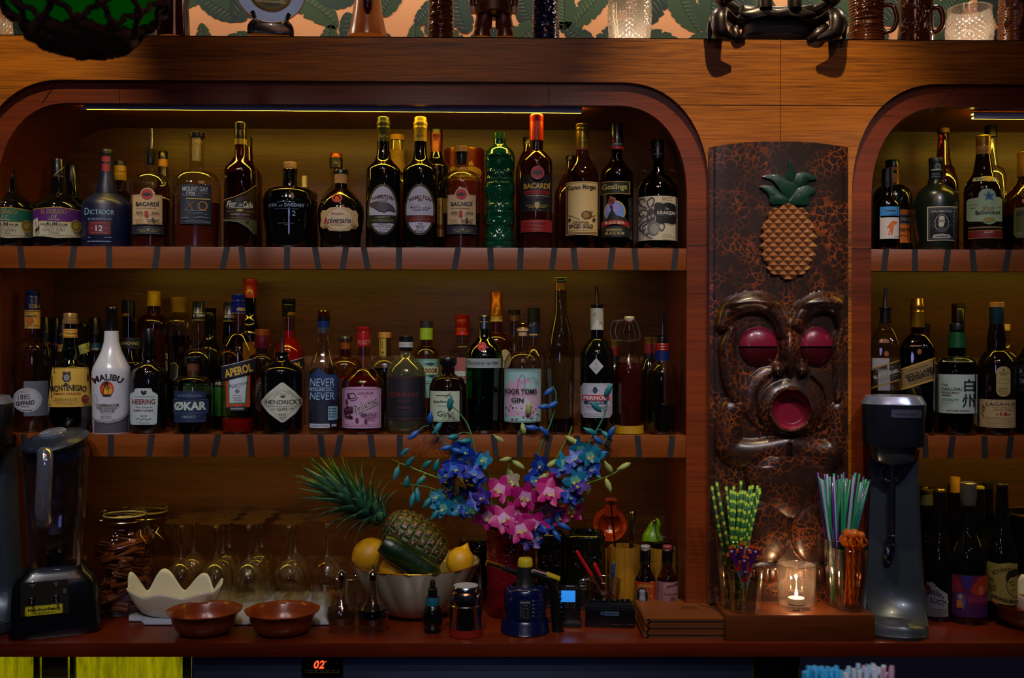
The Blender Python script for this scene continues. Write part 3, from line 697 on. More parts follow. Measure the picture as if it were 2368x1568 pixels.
def hamilton(xc, capm, sigc, lab, art_, ycol):
 L = [('e', xc-1,485.5,35.5,59, '#4a3c14'),('e', xc-1,485.5,33.5,56.5, '#20140a'),('e', xc-1,485.5,31.5,54, '#a9a6b4')]+art_
 bottle('rum_bottle', lab, xc, .054, 'top', [(328.5,14),(345,14),(362,17),(366,18),(396,40, 'slope')], GD,
  [('capsule', capm, [(271.8,13),(273,14),(282,14),(283,15.5),(288,16.4),(291,15.2),(294,15.2),(297,16),(300,14.6),(328.5,15)])], None,
  [('label', L),('signature', [('l', [(xc-9,318),(xc-4,312),(xc-7,310),(xc-9,314),(xc-5,319),(xc+1,313),(xc, 317),(xc+5,312),(xc+7,316),(xc+13,314)],1.2, sigc)],1)])
hx = 884
hamilton(885.5, mat('#4a4a18', .35,.4), '#c0a848', 'black rum bottle with olive capsule and oval island-map label', [('t', 'HAMILTON', hx, 455,50,9, '#3a0e0c', {'b': .03, 'arc': .95}),('t', 'RUM', hx, 454,12,4, '#3a0e0c', {'b': .02})]+dotline(hx-13, hx+13,460, '#3c3a44', 1.8)+dotline(hx-10, hx+10,464, '#3c3a44', 1.8)
+[('p', [(hx-30,471),(hx-24,468),(hx-14,466),(hx-6,468),(hx+4,468),(hx+14,470),(hx+24,477),(hx+30,486),(hx+28,490),(hx+18,487),(hx+10,488),(hx+6,490),(hx+3,494),(hx, 490),(hx-8,489),(hx-16,484),(hx-22,480),(hx-29,477)], '#4c3c40'),('r', hx-34,498, hx+33,515, '#14180c'),('t', 'JAMAICAN', hx, 503,33,4.8, '#7a7430', {'b': .02}),('t', 'POT STILL BLACK', hx, 510.5,50,4.8, '#7a7430', {'b': .02})]+dotline(hx-11, hx+10,517, '#2a2830', 1.8)+dotline(hx-21, hx+20,521, '#2a2830', 1.8)+dotline(hx-11, hx+11,525, '#2a2830', 1.8)+dotline(hx-15, hx+15,532, '#2a2830', 1.8)+dotline(hx-8, hx+6,535.5, '#2a2830', 1.8),0)
hx = 971
hamilton(971, mat('#b8962a', .35,.3), '#2a2008', 'black rum bottle with yellow capsule and oval label marked 86', [('t', 'HAMILTON', hx, 457,54,9.5, '#3a0e0c', {'b': .03, 'arc': 1.0}),('t', '86', hx, 463.5,11,7, '#5a1210', {'b': .03}),('t', 'MINISTRY of RUM', hx, 481,46,5, '#24242c', {'b': .02, 'rot': 1}),('t', 'COLLECTION', hx, 486.5,35,4.4, '#24242c', {'b': .02}),('r', hx-34,498, hx+34,514, '#4c120a'),('t', 'DEMERARA RIVER', hx, 508,46,5.4, '#8a3c28', {'b': .01}),('t', 'FULL CHARACTER', hx, 501.5,40,2.6, '#7a3424')]
+[('t', 'RUM', hx, 518,10,3.6, INK, {'b': .02})]+dotline(hx-12, hx+11,522, '#2a2830', 1.8)+dotline(hx-9, hx+9,526, '#2a2830', 1.8)+dotline(hx-12, hx+11,532, '#2a2830', 1.8)+dotline(hx-6, hx+6,536, '#2a2830', 1.8)+[('l', [(hx-28,470),(hx-10,474),(hx+8,468),(hx+28,474)],.6, '#7c7c94'),('l', [(hx-30,492),(hx-10,490),(hx+14,493),(hx+29,488)],.6, '#7c7c94')],0)
def ropewrap(root, H, s, xc):
 bm = bmesh.new()
 for i in range(22):
  y = 349+i*2.4; r = (16.5+max(0,(y-370))*.17)*s
  tube_bm(bm, [(r*math.cos(a*math.pi/12), r*math.sin(a*math.pi/12), H(y)) for a in range(25)],.0014,6,0, False)
 frombm('rope_wrap', bm, mat('#b08c2c', .8, bump=.6, bscale=700), root)
bottle('rum_bottle', 'clear bottle with rope-wrapped neck and cork cap between the two black rum bottles', 917,.19, 'top', [(324,15),(350,15.2),(370,16),(400,21),(430,34, 'mix')], GCL,
 [('cap', mat('#b8842c', .6), [(312,15.5),(313.5,16.8),(325,16.8)]),('cork', mat('#b89a30', .5), [(326,12),(346,12)]),(ropewrap, None, None)],(440, LRUM2))
bottle('rum_bottle', 'slim dark bottle with maroon capsule behind the bottle marked 86', 1008,.15, 'top', [(352,14),(366,17),(388,30, 'slope')], GD,
 [('capsule', mat('#5a1008', .3,.3), [(308,15),(314,15.4),(318,14.5),(324,15),(360,14)]),('cap', mat('#2a2a10', .3,.5), [(299.7,13),(301,14.6),(308,14.8)])], None,
 [('capsule_label', [('r', 999,325,1013,351, '#b8601c', 2),('l', [(1001,345),(1005,332),(1008,342),(1012,334)],1.6, '#d8a83a')],1),('label', [('r', 1004,458,1037,548, '#9c8248'),('t', 'IAN', 1012,482,14,6, '#5a3414', {'rot': -20}),('r', 1004,520,1037,530, '#7a2010')])])
cn = P(1073,784,.235); cs = sc_at(1073,.235)
def canister():
 X, yb, dd = W2P(Vector((cn.x, .235, Z1))); s = dd/F; H = lambda y: (yb-y)*s
 r = thing('canister', 'red and gold round tin canister behind the bat-label rum with wooden stopper', 'tin', (cn.x, .235, Z1),-math.atan2(cn.x-CAM.x, 2.6))
 R = 47*s
 lathe('body', [(.0001,0),(R, 0),(R, H(356))], mat('#6a140a', .35,.3), r, 48, closed=False)
 lathe('lid', [(.0001, H(347)),(R*.97, H(347)),(R*1.01, H(348)),(R*1.015, H(351)),(R*1.005, H(357))], mat('#8a3a14', .3,.5), r, 48, closed=False)
 lathe('rim', [(R*1.0, H(348.4)),(R*1.03, H(349)),(R*1.03, H(350.5)),(R, H(351))], mat('#d8a83a', .25,.9), r, 48, closed=False)
 def to3d(p, lf):
  s1 = (dd-R*.8)/F; z = (784+(p[0]-1184)*ROLL-p[1])*s1-Z1; x = max(-R*.985, min(R*.985,(p[0]-1073)*s1)); return Vector((x, -math.sqrt((R+lf)**2-x*x), z))
 art('printed_label', [('p', [(1040,388),(1048,385),(1060,390),(1075,388),(1085,386),(1098,386),(1110,390),(1114,398),(1108,410),(1095,412),(1080,410),(1062,412),(1046,408),(1039,400)], '#a8861e'),('t', 'Damoiseau', 1077,401,66,11, '#5a1008', {'i': .35, 'b': .01}),('t', 'RHUM  AGRICOLE', 1077,415.5,72,6, '#b09030', {'b': .01}),('p', [(1082,384),(1084,374),(1087,376),(1090,371),(1093,380),(1095,384)], '#b08c24')], to3d, r)
canister()
def tdisp(th, z, r):
 a = (th-(-math.pi/2)+math.pi) % (2*math.pi)-math.pi; f = math.cos(a)
 if f < -.1: return 0
 x = math.sin(a)*36; y = 573.5-z*1000/1.02; d = 0
 def bump(cx, cy, rx, ry, h):
  q = ((x-cx)/rx)**2+((y-cy)/ry)**2
  return h*math.sqrt(1-q) if q < 1 else 0
 ax = abs(x)
 for cx, cy, rx, ry, h in ((0,358,34,5,3),(0,366,26,3,-2.4),(0,376,10,14,2),(22,397,10,7,5),(22,397,5,3.5,2.5),(8,404,5,5,4),(0,414,30,3,3),(0,424,26,4,4),(0,444,10,22,5),(0,447,1.4,18,-2),(27,440,9,16,3),(15,477,14,8,4),(26,474,9,11,3),(0,489,30,5,3),(0,500,34,3,-2),(22,514,12,7,4),(22,514,7,3.5,-3),(0,524,8,12,-3),(22,546,13,9,4),(22,543,10,2,-2.5),(22,549,10,2,-2.5),(0,563,34,3,2),(0,557,34,1.6,-2)):
  xx = ax if cx else x
  q = ((xx-cx)/rx)**2+((y-cy)/ry)**2
  if q < 1: d += h*math.sqrt(1-q)
 for cy in (362,419):   # teeth rows
  if abs(y-cy) < 4 and ax < 26: d += .8*math.sin(x*1.3)
 return d*.001
root = bottle('totem_bottle', 'glossy green ceramic bottle shaped like a carved totem figure', 1154,.054, 'top',
 [(308,12.5),(310,14),(333,14.2),(336,15),(340,20),(350,32),(358,34.5)]+[(358+i*2.0,34.5+1.6*math.sin(i*.20)) for i in range(1,105)], mat('#033c26', .08,0,1), seg=110, disp=tdisp, face=False,
 parts=[('cap', mat('#2a5a10', .12,0,.8), [(307,12),(308.5,14.2),(320,14.4),(325,14)])])
bottle('rum_bottle', 'dark red rum bottle with orange capsule and black bat label under the LED strip', 1239.5,.05, 'top', [(326,15),(349,14.5),(378,36.5, 'mix')], GDR,
 [('capsule', mat('#c8340c', .3,0,.3), [(265.5,14),(267,15.6),(272,16),(273,15.4),(278,16),(279,15.4),(285,16),(326,16)])], None,
 [('label', [('r', 1203,404,1276,489, '#15121a'),('t', 'BACARDÍ', 1241,429,62,15.5, '#b8902e', {'b': .03}),('r', 1211,441,1270,449.5, '#8c1418'),('t', 'CARTA FUEGO', 1241,445.3,50,4.8, '#2a0a0c', {'b': .01}),('l', [(1215,453.5),(1268,453.5)],1, '#a89a60'),('p', [(1238,453.5),(1241,451),(1244,453.5),(1241,456)], '#a89a60')]+dotline(1222,1258,460, '#6a1c20', 1.5)+scroll(1241,476,54, '#8a7434')+[('p', [(1236,468),(1246,468),(1247,478),(1241,485),(1235,478)], '#a89450'),('r', 1203,509,1276,537, '#8c1814')]+dotline(1212,1262,516, '#4a0a0a', 2.5)+dotline(1212,1236,523, '#4a0a0a', 2)+dotline(1238,1264,524, '#4a0a0a', 1.4)+dotline(1208,1264,531, '#4a0a0a', 1.3)+bat(1242,400.5,15.5, '#20222e', '#a01c20', '#9a5a5e'))])
bottle('rum_bottle', 'bottle with black cap half hidden to the left of the dark red rum', 1220,.19, 'top', [(334,11),(352,12),(400,28, 'mix')], GAM, [('cap', BLKC, [(318,11),(320,12),(335,12)])],(445, LRUM))
bottle('rum_bottle', 'amber bottle with dark cap between the dark red rum and the cream labelled spiced rum', 1319,.18, 'top', [(373,10),(400,12),(455,39, 'mix')], GDR, [('cap', mat('#1c180c', .3,.4), [(361,11),(362.5,12),(373,12)])])
bottle('rum_bottle', 'clear spiced rum bottle with gold screw cap and large cream label', 1345,.052, 'top', [(345,14),(352,14.2),(406,38, 'slope')], glass('#cfa860', '#2a1404', .03,.9,.07),
 [('cap', mat('#8a7420', .3,.7), [(286.8,13),(288.5,15),(295,15),(296,14.3),(298,15),(304,15),(305,14.3),(308,15),(345,15.2)])], None,
 [('label', [('r', 1307.5,420.5,1382,544, '#c4a873', 2),('f', 1309,423,1381,541,.9, '#7a5428'),('t', 'Captain', 1327,435.5,31,12.5, '#1a1210', {'b': .03}),('t', 'Morgan', 1362,434.5,31,14.5, '#1a1210', {'b': .03}),('e', 1356,498,13,10, '#6a4414'),('e', 1355,498,9,9, '#8f6a26'),('o', 1355,498,9,9,1.4, '#4a2c0c'),('l', [(1313,497),(1340,508)],1.3, '#5a4a34'),('l', [(1377,497),(1350,508)],1.3, '#5a4a34'),('e', 1316,508,3.4,4, '#3a2c1a'),('e', 1373,508,3.4,4, '#3a2c1a'),('e', 1366,489,5,3, '#a08a64'),('t', 'ORIGINAL', 1343,514.5,39,5.6, '#1a1210', {'b': .02}),('t', 'SPICED GOLD', 1343,523.5,56,9, '#1a1210', {'b': .03})]+dotline(1312,1378,532, '#6a4a28', 1.6)+[('r', 1309,537.5,1381,539.5, '#4a2c18')]),
  ('neck_text', [('t', 'Captain', 1347,319,22,8, '#1a1408'),('t', 'Morgan', 1348,330,20,9, '#1a1408'),('r', 1329,342,1361,346.5, '#7c1c14')],1)])
bottle('rum_bottle', 'black-capped dark rum bottle with round seal picture and red ribbon label', 1425,.052, 'top', [(345,13.5),(366,14),(406,38.5, 'slope')], glass('#6a5420', '#0c0a02', .03,.9,.08),
 [('cap', BLKC, [(287,13.5),(289,15),(339.5,15.2)]),('neck_band', mat('#7c1812', .4), [(340,15.4),(347,15.4)])],(432, LBLK),
 [('label', [('r', 1388,420,1456,449, '#0c130c'),('f', 1388,420,1456,449,1.3, GLD),('t', 'Goslings', 1420,434,57,16, '#b4a862', {'b': .01}),('e', 1421,490,25,26, GLD),('e', 1421,490,22.5,23.5, '#5f7cc0'),('e', 1415,481,15,12, '#8a7cc0'),('p', [(1402,507),(1408,495),(1412,485),(1409,477),(1411,474),(1416,478),(1417,488),(1424,498),(1440,503),(1448,504),(1452,512),(1402,512)], '#0c0e14'),('p', [(1404,470),(1410,453),(1424,460),(1417,475)], '#6a2c1c'),('l', [(1404,462),(1420,469)],1.2, '#2a100a'),('l', [(1409,455),(1423,461)],1.2, '#b08a6a'),('r', 1388,523,1456,549, '#0e110e'),('p', [(1390,512),(1420,508),(1452,513),(1456,528),(1449,526),(1448,523),(1420,518),(1395,523),(1390,528)], '#8a1418'),('t', 'BLACK SEAL', 1421,515.5,46,6.4, '#c4b89a', {'b': .02}),('t', 'BERMUDA', 1420,532,36,6.4, '#a89c5c', {'b': .01}),('t', 'BLACK RUM', 1421,540,43,7, '#a89c5c', {'b': .01})]),
  ('cap_print', [('p', [(1414,326),(1418,317),(1418,325),(1422,328),(1413,330)], '#9c1c20'),('t', "AMERICA'S", 1424,333,26,3.6, '#8a94b4'),('t', 'CUP', 1416,337.5,10,3.2, '#8a94b4')],1)])
def kring(root, H, s, xc):
 for sg in (-1,1):
  c = Vector((sg*33*s, 0, H(408))); R = 13.5*s
  tube('handle', [c+Vector((math.cos(a)*R, 0, math.sin(a)*R*1.05)) for a in [i*math.pi/12 for i in range(25)]],.0024, GCL, root, 8, cap=False)
OC = '#45444a'
def tent(pts, w=3.2): return ('l', [tuple(p) for p in catmull([(x, y, 0) for x, y in pts],5)], w, OC)
def tent2(pts, w=3.2):
 q = catmull([(x, y, 0) for x, y in pts],5); return ('l', [(p.x, p.y) for p in q], w, OC)
bottle('rum_bottle', 'dark rum bottle with two glass ring handles and cream octopus label', 1519.5,.06, 'top', [(368,13),(388,13.5),(404,19, 'slope'),(440,46, 'mix')], glass('#6a6258', '#0a0806', .03,.9,.09),
 [('cap', BLKC, [(324,13.5),(326,15),(368,15)]),(kring, None, None)],(440, LBLK),
 [('label', [('r', 1475,454,1565.5,556, '#b7ae9a')]+[tent2(p, w) for p, w in (([(1500,490),(1486,484),(1477,492),(1482,500),(1489,495)],3.4),([(1503,484),(1496,468),(1506,458),(1512,466),(1505,480)],3.4),([(1496,482),(1482,474),(1476,462),(1486,458),(1492,466)],3.2),([(1508,478),(1520,470),(1532,474),(1526,480)],2.6),([(1500,510),(1486,514),(1478,526),(1486,536),(1492,528)],3.4),([(1498,516),(1486,524),(1490,542),(1500,540)],3.0),([(1512,516),(1528,514),(1536,524),(1530,534),(1524,528)],2.8),([(1496,498),(1484,504),(1478,512)],2.6),([(1494,536),(1498,548),(1508,552)],2.4))]
  +[('e', 1505,500,10,18, OC),('e', 1511,527,14,17, '#6a6868'),('e', 1512,530,10,12, '#8c8a86'),('e', 1501,503,3,3.4, '#b8b0a0'),('e', 1509,500,3,3.4, '#b8b0a0'),('e', 1501,503,1.2,1.4, INK),('e', 1509,500,1.2,1.4, INK),
  ('p', [(1513,474),(1520,470),(1532,472),(1545,469),(1558,472),(1564,478),(1562,488),(1565,498),(1563,512),(1554,517),(1540,514),(1526,517),(1516,512),(1517,500),(1512,488)], '#0e0f14'),('t', 'The', 1541.5,483.5,9,5.4, '#a8a6a4', {'i': .3}),('t', 'KRAKEN', 1539.5,493,41,8, '#bcbab8', {'b': .02}),('t', 'BLACK SPICED', 1541,499.2,32,3, '#40506a'),('t', 'RUM', 1541,504,10,3, '#40506a')]+dotline(1530,1556,456, '#5a4a3a', 1.6)+dotline(1531,1552,459.5, '#5a4a3a', 1.8)+dotline(1532,1554,543, '#5a5448', 1.8)+dotline(1530,1560,548, '#5a5448', 1.5)),
  ('cap_text', [('t', 'KRAKEN', 1520,356,20,3.6, '#8a90a0'),('o', 1519,336,5,5,.8, '#6a7080'),('r', 1509,346,1530,346.8, '#6a7080')],1)])
bottle('wine_bottle', 'small green wine bottle with blue and white kangaroo label by the niche edge', 2051,.045, 'top', [(433,10.5),(446,11),(476,27.5, 'slope')], GDG,
 [('cap', BLKC, [(391,11.5),(392.5,12.8),(434,12.8)])],(520, liq('#1c7a4a', '#021c10')),
 [('label', [('r', 2035,478,2077,499, '#2b7cc4'),('t', '[ yellow', 2058,488,24,7, '#10182c', {'b': .03})]+dotline(2051,2074,494.5, '#183a68', 1.8)+[('r', 2035,499,2036,503, '#b9b2b4'),('r', 2035,503,2077,552.5, '#b9b2b4'),('p', [(2049,528),(2055,520),(2060,512),(2068,512),(2074,514),(2070,518),(2066,522),(2064,532),(2062,545),(2059,545),(2060,532),(2056,545),(2053,545),(2057,528)], '#b8561c'),('l', [(2060,514),(2066,520),(2060,526)],1.2, '#d89a3a')]+dotline(2066,2077,547, '#4a4448', 1.4))])
bottle('rum_bottle', 'dark round-shouldered bottle with orange label behind the kangaroo wine', 2063,.16, 'top', [(385,14),(428,15),(462,44, 'round')], mat('#07100a', .15,0,.5),
 [('cap', BLKC, [(371,14.5),(373,15.8),(387,15.8)]),('neck_label', mat('#8a4414', .5), [(388,14.6),(396,14.6),(396.1,14.2),(402,14.2),(402.1,14.6),(428,15)])], None,
 [('label', [('r', 2040,485,2106,562, '#a8561a'),('r', 2040,496,2106,519, '#121218'),('l', [(2040,497),(2106,497)],1, '#6a6a78'),('l', [(2040,518),(2106,518)],1, '#6a6a78'),('t', 'DIPLOMATICO', 2072,508,62,6.5, '#8a8a94'),('t', 'Reserva', 2087,530,34,12, '#2a140c', {'i': .35, 'b': .01})]+dotline(2076,2100,544, '#5a2c10', 1.8))])
bottle('rum_bottle', 'wide matte dark green bottle with black and white portrait label', 2163.5,.068, 'top', [(396,14.5),(423,15),(428,19),(456,46, 'mix'),(468,50),(500,49),(540,44),(560,41)], GMG,
 [('cap', BLK2, [(365.7,15),(367.5,16.4),(376,16.4)]),('capsule', mat('#10151a', .35), [(376,15.8),(394,15.6),(396,16.6),(398,15.2),(417,15)])], None,
 [('label', [('r', 2144.6,478,2209,557, '#b4b096'),('r', 2147,480.5,2205,554.5, '#14151a'),('f', 2149,482.5,2203,552.5,1, '#6a7280'),('t', 'DIPLOMATICO', 2176,489.5,46,6, '#a8acb0', {'b': .01}),('e', 2176,517,15.5,21, '#7c8288'),('e', 2176,517,13.5,19, '#1c1e24'),('p', [(2164,535),(2168,527),(2176,524),(2184,527),(2188,535),(2176,539)], '#40444c'),('e', 2176,512,7,9, '#a9a69c'),('e', 2176,505,6.4,4.6, '#c0bdb2'),('e', 2175,520,6,5.5, '#c4c1b6'),('r', 2171,510,2174,511, '#30302c'),('r', 2177,510,2180,511, '#30302c'),('p', [(2174.6,511),(2176,511),(2177,515),(2174,515)], '#8a877c'),('p', [(2155,549),(2160,543),(2176,541),(2192,543),(2197,549),(2190,552),(2162,552)], '#9a9c98')]+dotline(2163,2190,546, '#20242a', 2.2)+sum([[('o', 2155+sx, 500+i*12,4,4.6,.9, '#5a6470')] for sx in (0,42) for i in range(3)], [])+[('p', [(2206,480.5),(2209.5,480.5),(2209.5,554.5),(2206,554.5)], '#3a3020')]),
  ('neck_label', [('e', 2168,385,6,6.4, '#6a8080'),('e', 2168,385,4,4.4, '#1c2424'),('r', 2153,391,2174,395, '#8a9a9a'),('r', 2153,400,2173,401, '#6a7878')]+dotline(2155,2172,403.5, '#7a8a8a', 2)+dotline(2153,2173,408, '#7a8a8a', 2),2)])
bottle('rum_bottle', 'amber bottle with wooden stopper behind the portrait-label bottle', 2180,.20, 'top', [(308,11.5),(318,12.5),(330,12),(365,15),(385,20),(430,35, 'mix')], GAM, [('cap', WOODC, [(297,12),(298.5,13.5),(308,13.5)])],(428, LBLK),
 [('shoulder_label', [('t', '1753', 2206,443,14,4, '#8a8a80')])])
bottle('rum_bottle', 'dark brown rum bottle with gold cap and pale green star label', 2272.5,.056, 'top', [(356,15),(400,22),(412,28),(442,41.5, 'mix')], mat('#180905', .06,0,.7),
 [('cap', mat('#a87c28', .3,.7), [(314,14.5),(316,16.4),(320,15.8),(324,16.4),(328,15.8),(332,16.4),(336,15.6),(339,16)]),('neck_band', mat('#b07c34', .45), [(339,16),(358,16)])], None,
 [('label', [('p', [(2242,458),(2262,457),(2264,446),(2270,439),(2281,436.5),(2292,439),(2298,446),(2300,456),(2309,457),(2313,461),(2313,512),(2300,513),(2296,517),(2286,520),(2276,517),(2272,513),(2242,511),(2237,506),(2237,463)], '#8fa886'),('p', [(2284,441),(2288,450),(2298,449),(2291,456),(2295,465),(2285,461),(2276,465),(2279,456),(2273,449),(2281,450)], '#2c6c9c'),('e', 2284,454,5,8, '#24506c'),('t', 'Rhum', 2284,482,26,12, '#8a2c20', {'i': .3}),('t', 'Barbancourt', 2283,491.5,53,10, '#141818', {'b': .02}),('t', '★★★', 2252,480,14,3.6, '#1c2420'),('t', '4 ANS', 2252,472.5,18,3, '#9c2c20'),('t', '★★★', 2308,480,10,3.6, '#1c2420'),('e', 2285,509,13,6.5, '#8a7c34'),('r', 2241,524,2314,528, '#6a5c28'),('r', 2241,533.5,2314,551, '#6c1414'),('l', [(2241,533),(2314,533)],1, GLD),('l', [(2241,551),(2314,551)],1, GLD),('t', 'HAITI', 2285,538,20,4, '#b8a898', {'b': .01})]),
  ('neck_ribbon', [('p', [(2252,410),(2300,411),(2307,421),(2249,418)], '#a8a878'),('e', 2285,414.5,7.5,6.5, '#c48a14'),('e', 2285,414.5,4.5,4, '#d8a82a')]+dotline(2258,2272,413, '#4a4a34', 1.8)),
  ('cap_band_text', [('l', [(2260,351),(2268,347),(2276,350),(2284,345)],1.4, '#5a3414')],2)])
bottle('rum_bottle', 'clear bottle with long dark cap behind the star-label rum', 2290,.19, 'top', [(317,12),(352,12.5),(385,17),(400,32, 'mix'),(410,36)], GCL, [('cap', BLKC, [(291,12.5),(293,13.8),(317,13.8)])],(506, LRUM), [('printed_letter', [('t', 'N', 2319,447,9,9, '#c8bc84', {'b': .03})])])
bottle('rum_bottle', 'rounded rum bottle with gold screw cap at the right edge of the upper shelf', 2368,.064, 'top', [(409,13),(414,14),(430,20),(470,47, 'mix'),(500,49)], glass('#a8863c', '#1c1004', .03,.9,.08),
 [('cap', mat('#a07828', .3,.7), [(352,14.5),(354,16.2),(362,15.4),(366,16.2),(374,15.4),(377,16.2),(410,16.2)])],(500, LRUM),
 [('label', [('p', [(2346,486),(2352,480),(2400,478),(2400,550),(2352,550),(2345,540)], '#4c4a1c'),('f', 2348,482,2398,547,1.2, '#7c7430'),('t', 'APPLETON', 2378,491,56,9, '#141208', {'rot': -8, 'b': .03}),('t', 'Old', 2356,540,12,6, '#a8a070')]),('medallion', [('o', 2372,446,12,13,1.6, '#4a3c14'),('o', 2372,446,8,9,1, '#6a5a24')])])
WLBL = '#b9bfcc'
def kuyper(xc, yt, lab, col, txt='', r=12, rb=34, Y=.20, tc='#c9b8a0'):
 bottle('liqueur_bottle', lab, xc, Y, 'mid', [(yt+58, r-1),(yt+62, r),(yt+112, rb, 'mix')], GDB if col else GD,
  [('cap', BLKC, [(yt, r-1),(yt+2, r),(yt+58, r+.4)]),('neck_label', mat(col, .5), [(yt+58, r+.8),(yt+95, r+3)])], None,
  [('cap_signature', [('l', [(xc-8, yt+38),(xc-3, yt+33),(xc+1, yt+36),(xc+8, yt+31)],1.2, '#8a7a4a')],1)]+([('neck_text', [('t', txt, xc, yt+72,16,5, tc, {'b': .02})],2)] if txt else []))
kuyper(2,727, 'black-capped liqueur bottle with brown neck label at the far left of the middle shelf', '#5a2410', 'RE', rb=23)
kuyper(25,732, 'black-capped liqueur bottle with red neck label in the back row at the far left', '#7c1216', 'ION', rb=18, Y=.255)
kuyper(47,736, 'black-capped liqueur bottle with purple neck label behind the apricot brandy', '#2c1a5a', 'TOO', rb=18, Y=.20)
kuyper(104,733, 'black-capped liqueur bottle with orange neck label right behind the apricot brandy', '#5a2e10', 'ORI', rb=20, Y=.20)
kuyper(130,735, 'black-capped liqueur bottle with orange-brown neck label left of the yellow labelled amaro', '#6a3410', 'FORT', rb=18, Y=.258)
kuyper(147,738, 'black-capped liqueur bottle with amber neck label hidden behind the yellow labelled amaro', '#7a5420', 'GO', rb=16, Y=.20)
kuyper(219,735, 'black-capped liqueur bottle with teal neck label left of the white coconut rum', '#0c3a48', 'AGO', rb=18, Y=.258, r=14)
bottle('liqueur_bottle', 'dark bottle with tilted yellow neck label behind the yellow labelled amaro', 193,.205, 'mid', [(752,10),(790,13),(830,22, 'slope')], GD, [('cap', mat('#14100e', .2,.4), [(748,10),(750,11.5),(758,11.5)])], None,
 [('neck_label', [('p', [(180,800),(207,790),(207,812),(180,822)], '#8a8a20'),('t', 'CYNAR', 195,806,20,7, '#1c2408', {'rot': -18})]),('label', [('e', 205,892,12,22, '#6a1410')])])
bottle('liqueur_bottle', 'dark coffee liqueur bottle with black band label at the left edge', 4,.085, 'mid', [(798,11),(815,12),(850,29, 'mix')], GAM, [('cap', BLKC, [(770,11),(772,12.5),(798,12.5)])],(845, LBLK),
 [('label', [('r', -26,870,33,885, '#0c0c10'),('t', 'KUYPER', -3,877.5,42,7.5, '#b8bcc4', {'b': .02}),('r', -26,885,33,913, '#3a1a0c'),('t', 'CAFÉ', 4,893,22,6.5, '#a88a70')])], br=3)
bottle('liqueur_bottle', 'clear apricot brandy bottle with navy capsule and white oval label', 75,.085, 'mid', [(758,14.5),(782,14.8),(812,40, 'mix'),(990,40),(996,36)], GCL,
 [('cap', mat('#10163a', .3,0,.3), [(670.7,14.5),(672,16),(684,16),(685,15.3),(687,16),(693,15.4),(695,16),(717.6,16.2)]),('neck_label', mat('#c4963c', .5), [(717.6,17),(760,17)])],(988, liq('#8a7430')),
 [('label', [('e', 64.5,925,31.5,29, '#7c8498'),('e', 64.5,925,30.5,28, '#a9aebc'),('o', 64.5,925,27.5,25,.7, '#5c6478'),('t', '1885', 57.5,917.5,25,12, '#22242e', {'rot': -3}),('t', 'GIFFARD', 60.5,931.5,39,10, '#14151c', {'b': .03, 'rot': -5})]+dotline(52,68,939, '#4c5468', 1.6)+dotline(46,76,947, '#4c5468', 1.6)+dotline(48,66,905, '#4c5468', 1.4)),
  ('back_label', [('r', 57,881,109,962, '#5a6070')]),
  ('neck_print', [('t', 'LIQUEUR', 70,724,19,2.6, '#2a1a10'),('t', 'ABRICOT', 73,731,24,5.5, '#1a1210', {'b': .03}),('e', 70,742,7.5,8, '#b04010'),('e', 68.5,741,4.5,6, '#c8641a'),('t', 'APRICOT BRANDY', 76,753,28,3, '#2a1a10'),('r', 59,718.5,93,720, '#5a3a14')],2),
  ('signature', [('t', 'E.Giffard', 79,708,23,9, '#b8a24a', {'i': .3})],1)])
MG = glass('#1c8a3a', '#02300e', .04,.8,.1)
bottle('amaro_bottle', 'green flask-shaped amaro bottle with large yellow label and gold cap', 163,.056, 'mid', [(749,13),(781,14),(795,15),(815,20),(823,20),(833,17),(840,22),(850,39, 'mix'),(941,48),(960,49),(999,42)], MG,
 [('cap', mat('#8a6a3c', .35,.4), [(724,14),(726,15.3),(738,15.3),(739,17.3),(742,17.5),(749,17.5)]),('neck_label', mat('#c8943c', .5), [(761,15.6),(780.5,15.8)])],(925, LBLK),
 [('label', [('p', [(124,850),(202,850),(209.5,941),(114,941)], '#bd9a3e'),('l', [(124,851.5),(202,851.5)],1, '#8a6a20'),('p', [(146,860),(151,858),(152,862),(155,859),(158,862),(159,858),(164,860),(163,869),(165,875),(160,883),(150,883),(145,875),(147,869)], '#2a1c14'),('e', 155,873,6,7, '#8a94a0'),('o', 155,873,3.6,4.4,1.2, '#22303c'),('e', 153.5,888,4,3.4, '#3a2010'),('t', 'MONTENEGRO', 159,896,78,14, '#17110c', {'b': .03, 'arc': .5}),('t', 'AMARO ITALIANO', 156,910,59,5.2, '#7a1c14', {'b': .02})]+dotline(130,178,921, '#4a3414', 1.6)+dotline(127,180,925, '#4a3414', 1.6)+dotline(132,178,929, '#4a3414', 1.6)+dotline(136,170,933, '#4a3414', 1.6)+dotline(116,123,934, '#4a3414', 2)+[('e', 195,924,8.2,10, '#5c1410'),('o', 195,924,6,7.5,1.2, '#8a241a'),('e', 195,921,4,2.2, '#8a3a2c')]),
  ('neck_print', [('t', 'ITALIANO', 165,771,27,5.6, '#3a1a0c', {'b': .02}),('r', 148,763,181,764, '#7a4a14'),('r', 148,778,181,779, '#7a4a14')],2)])
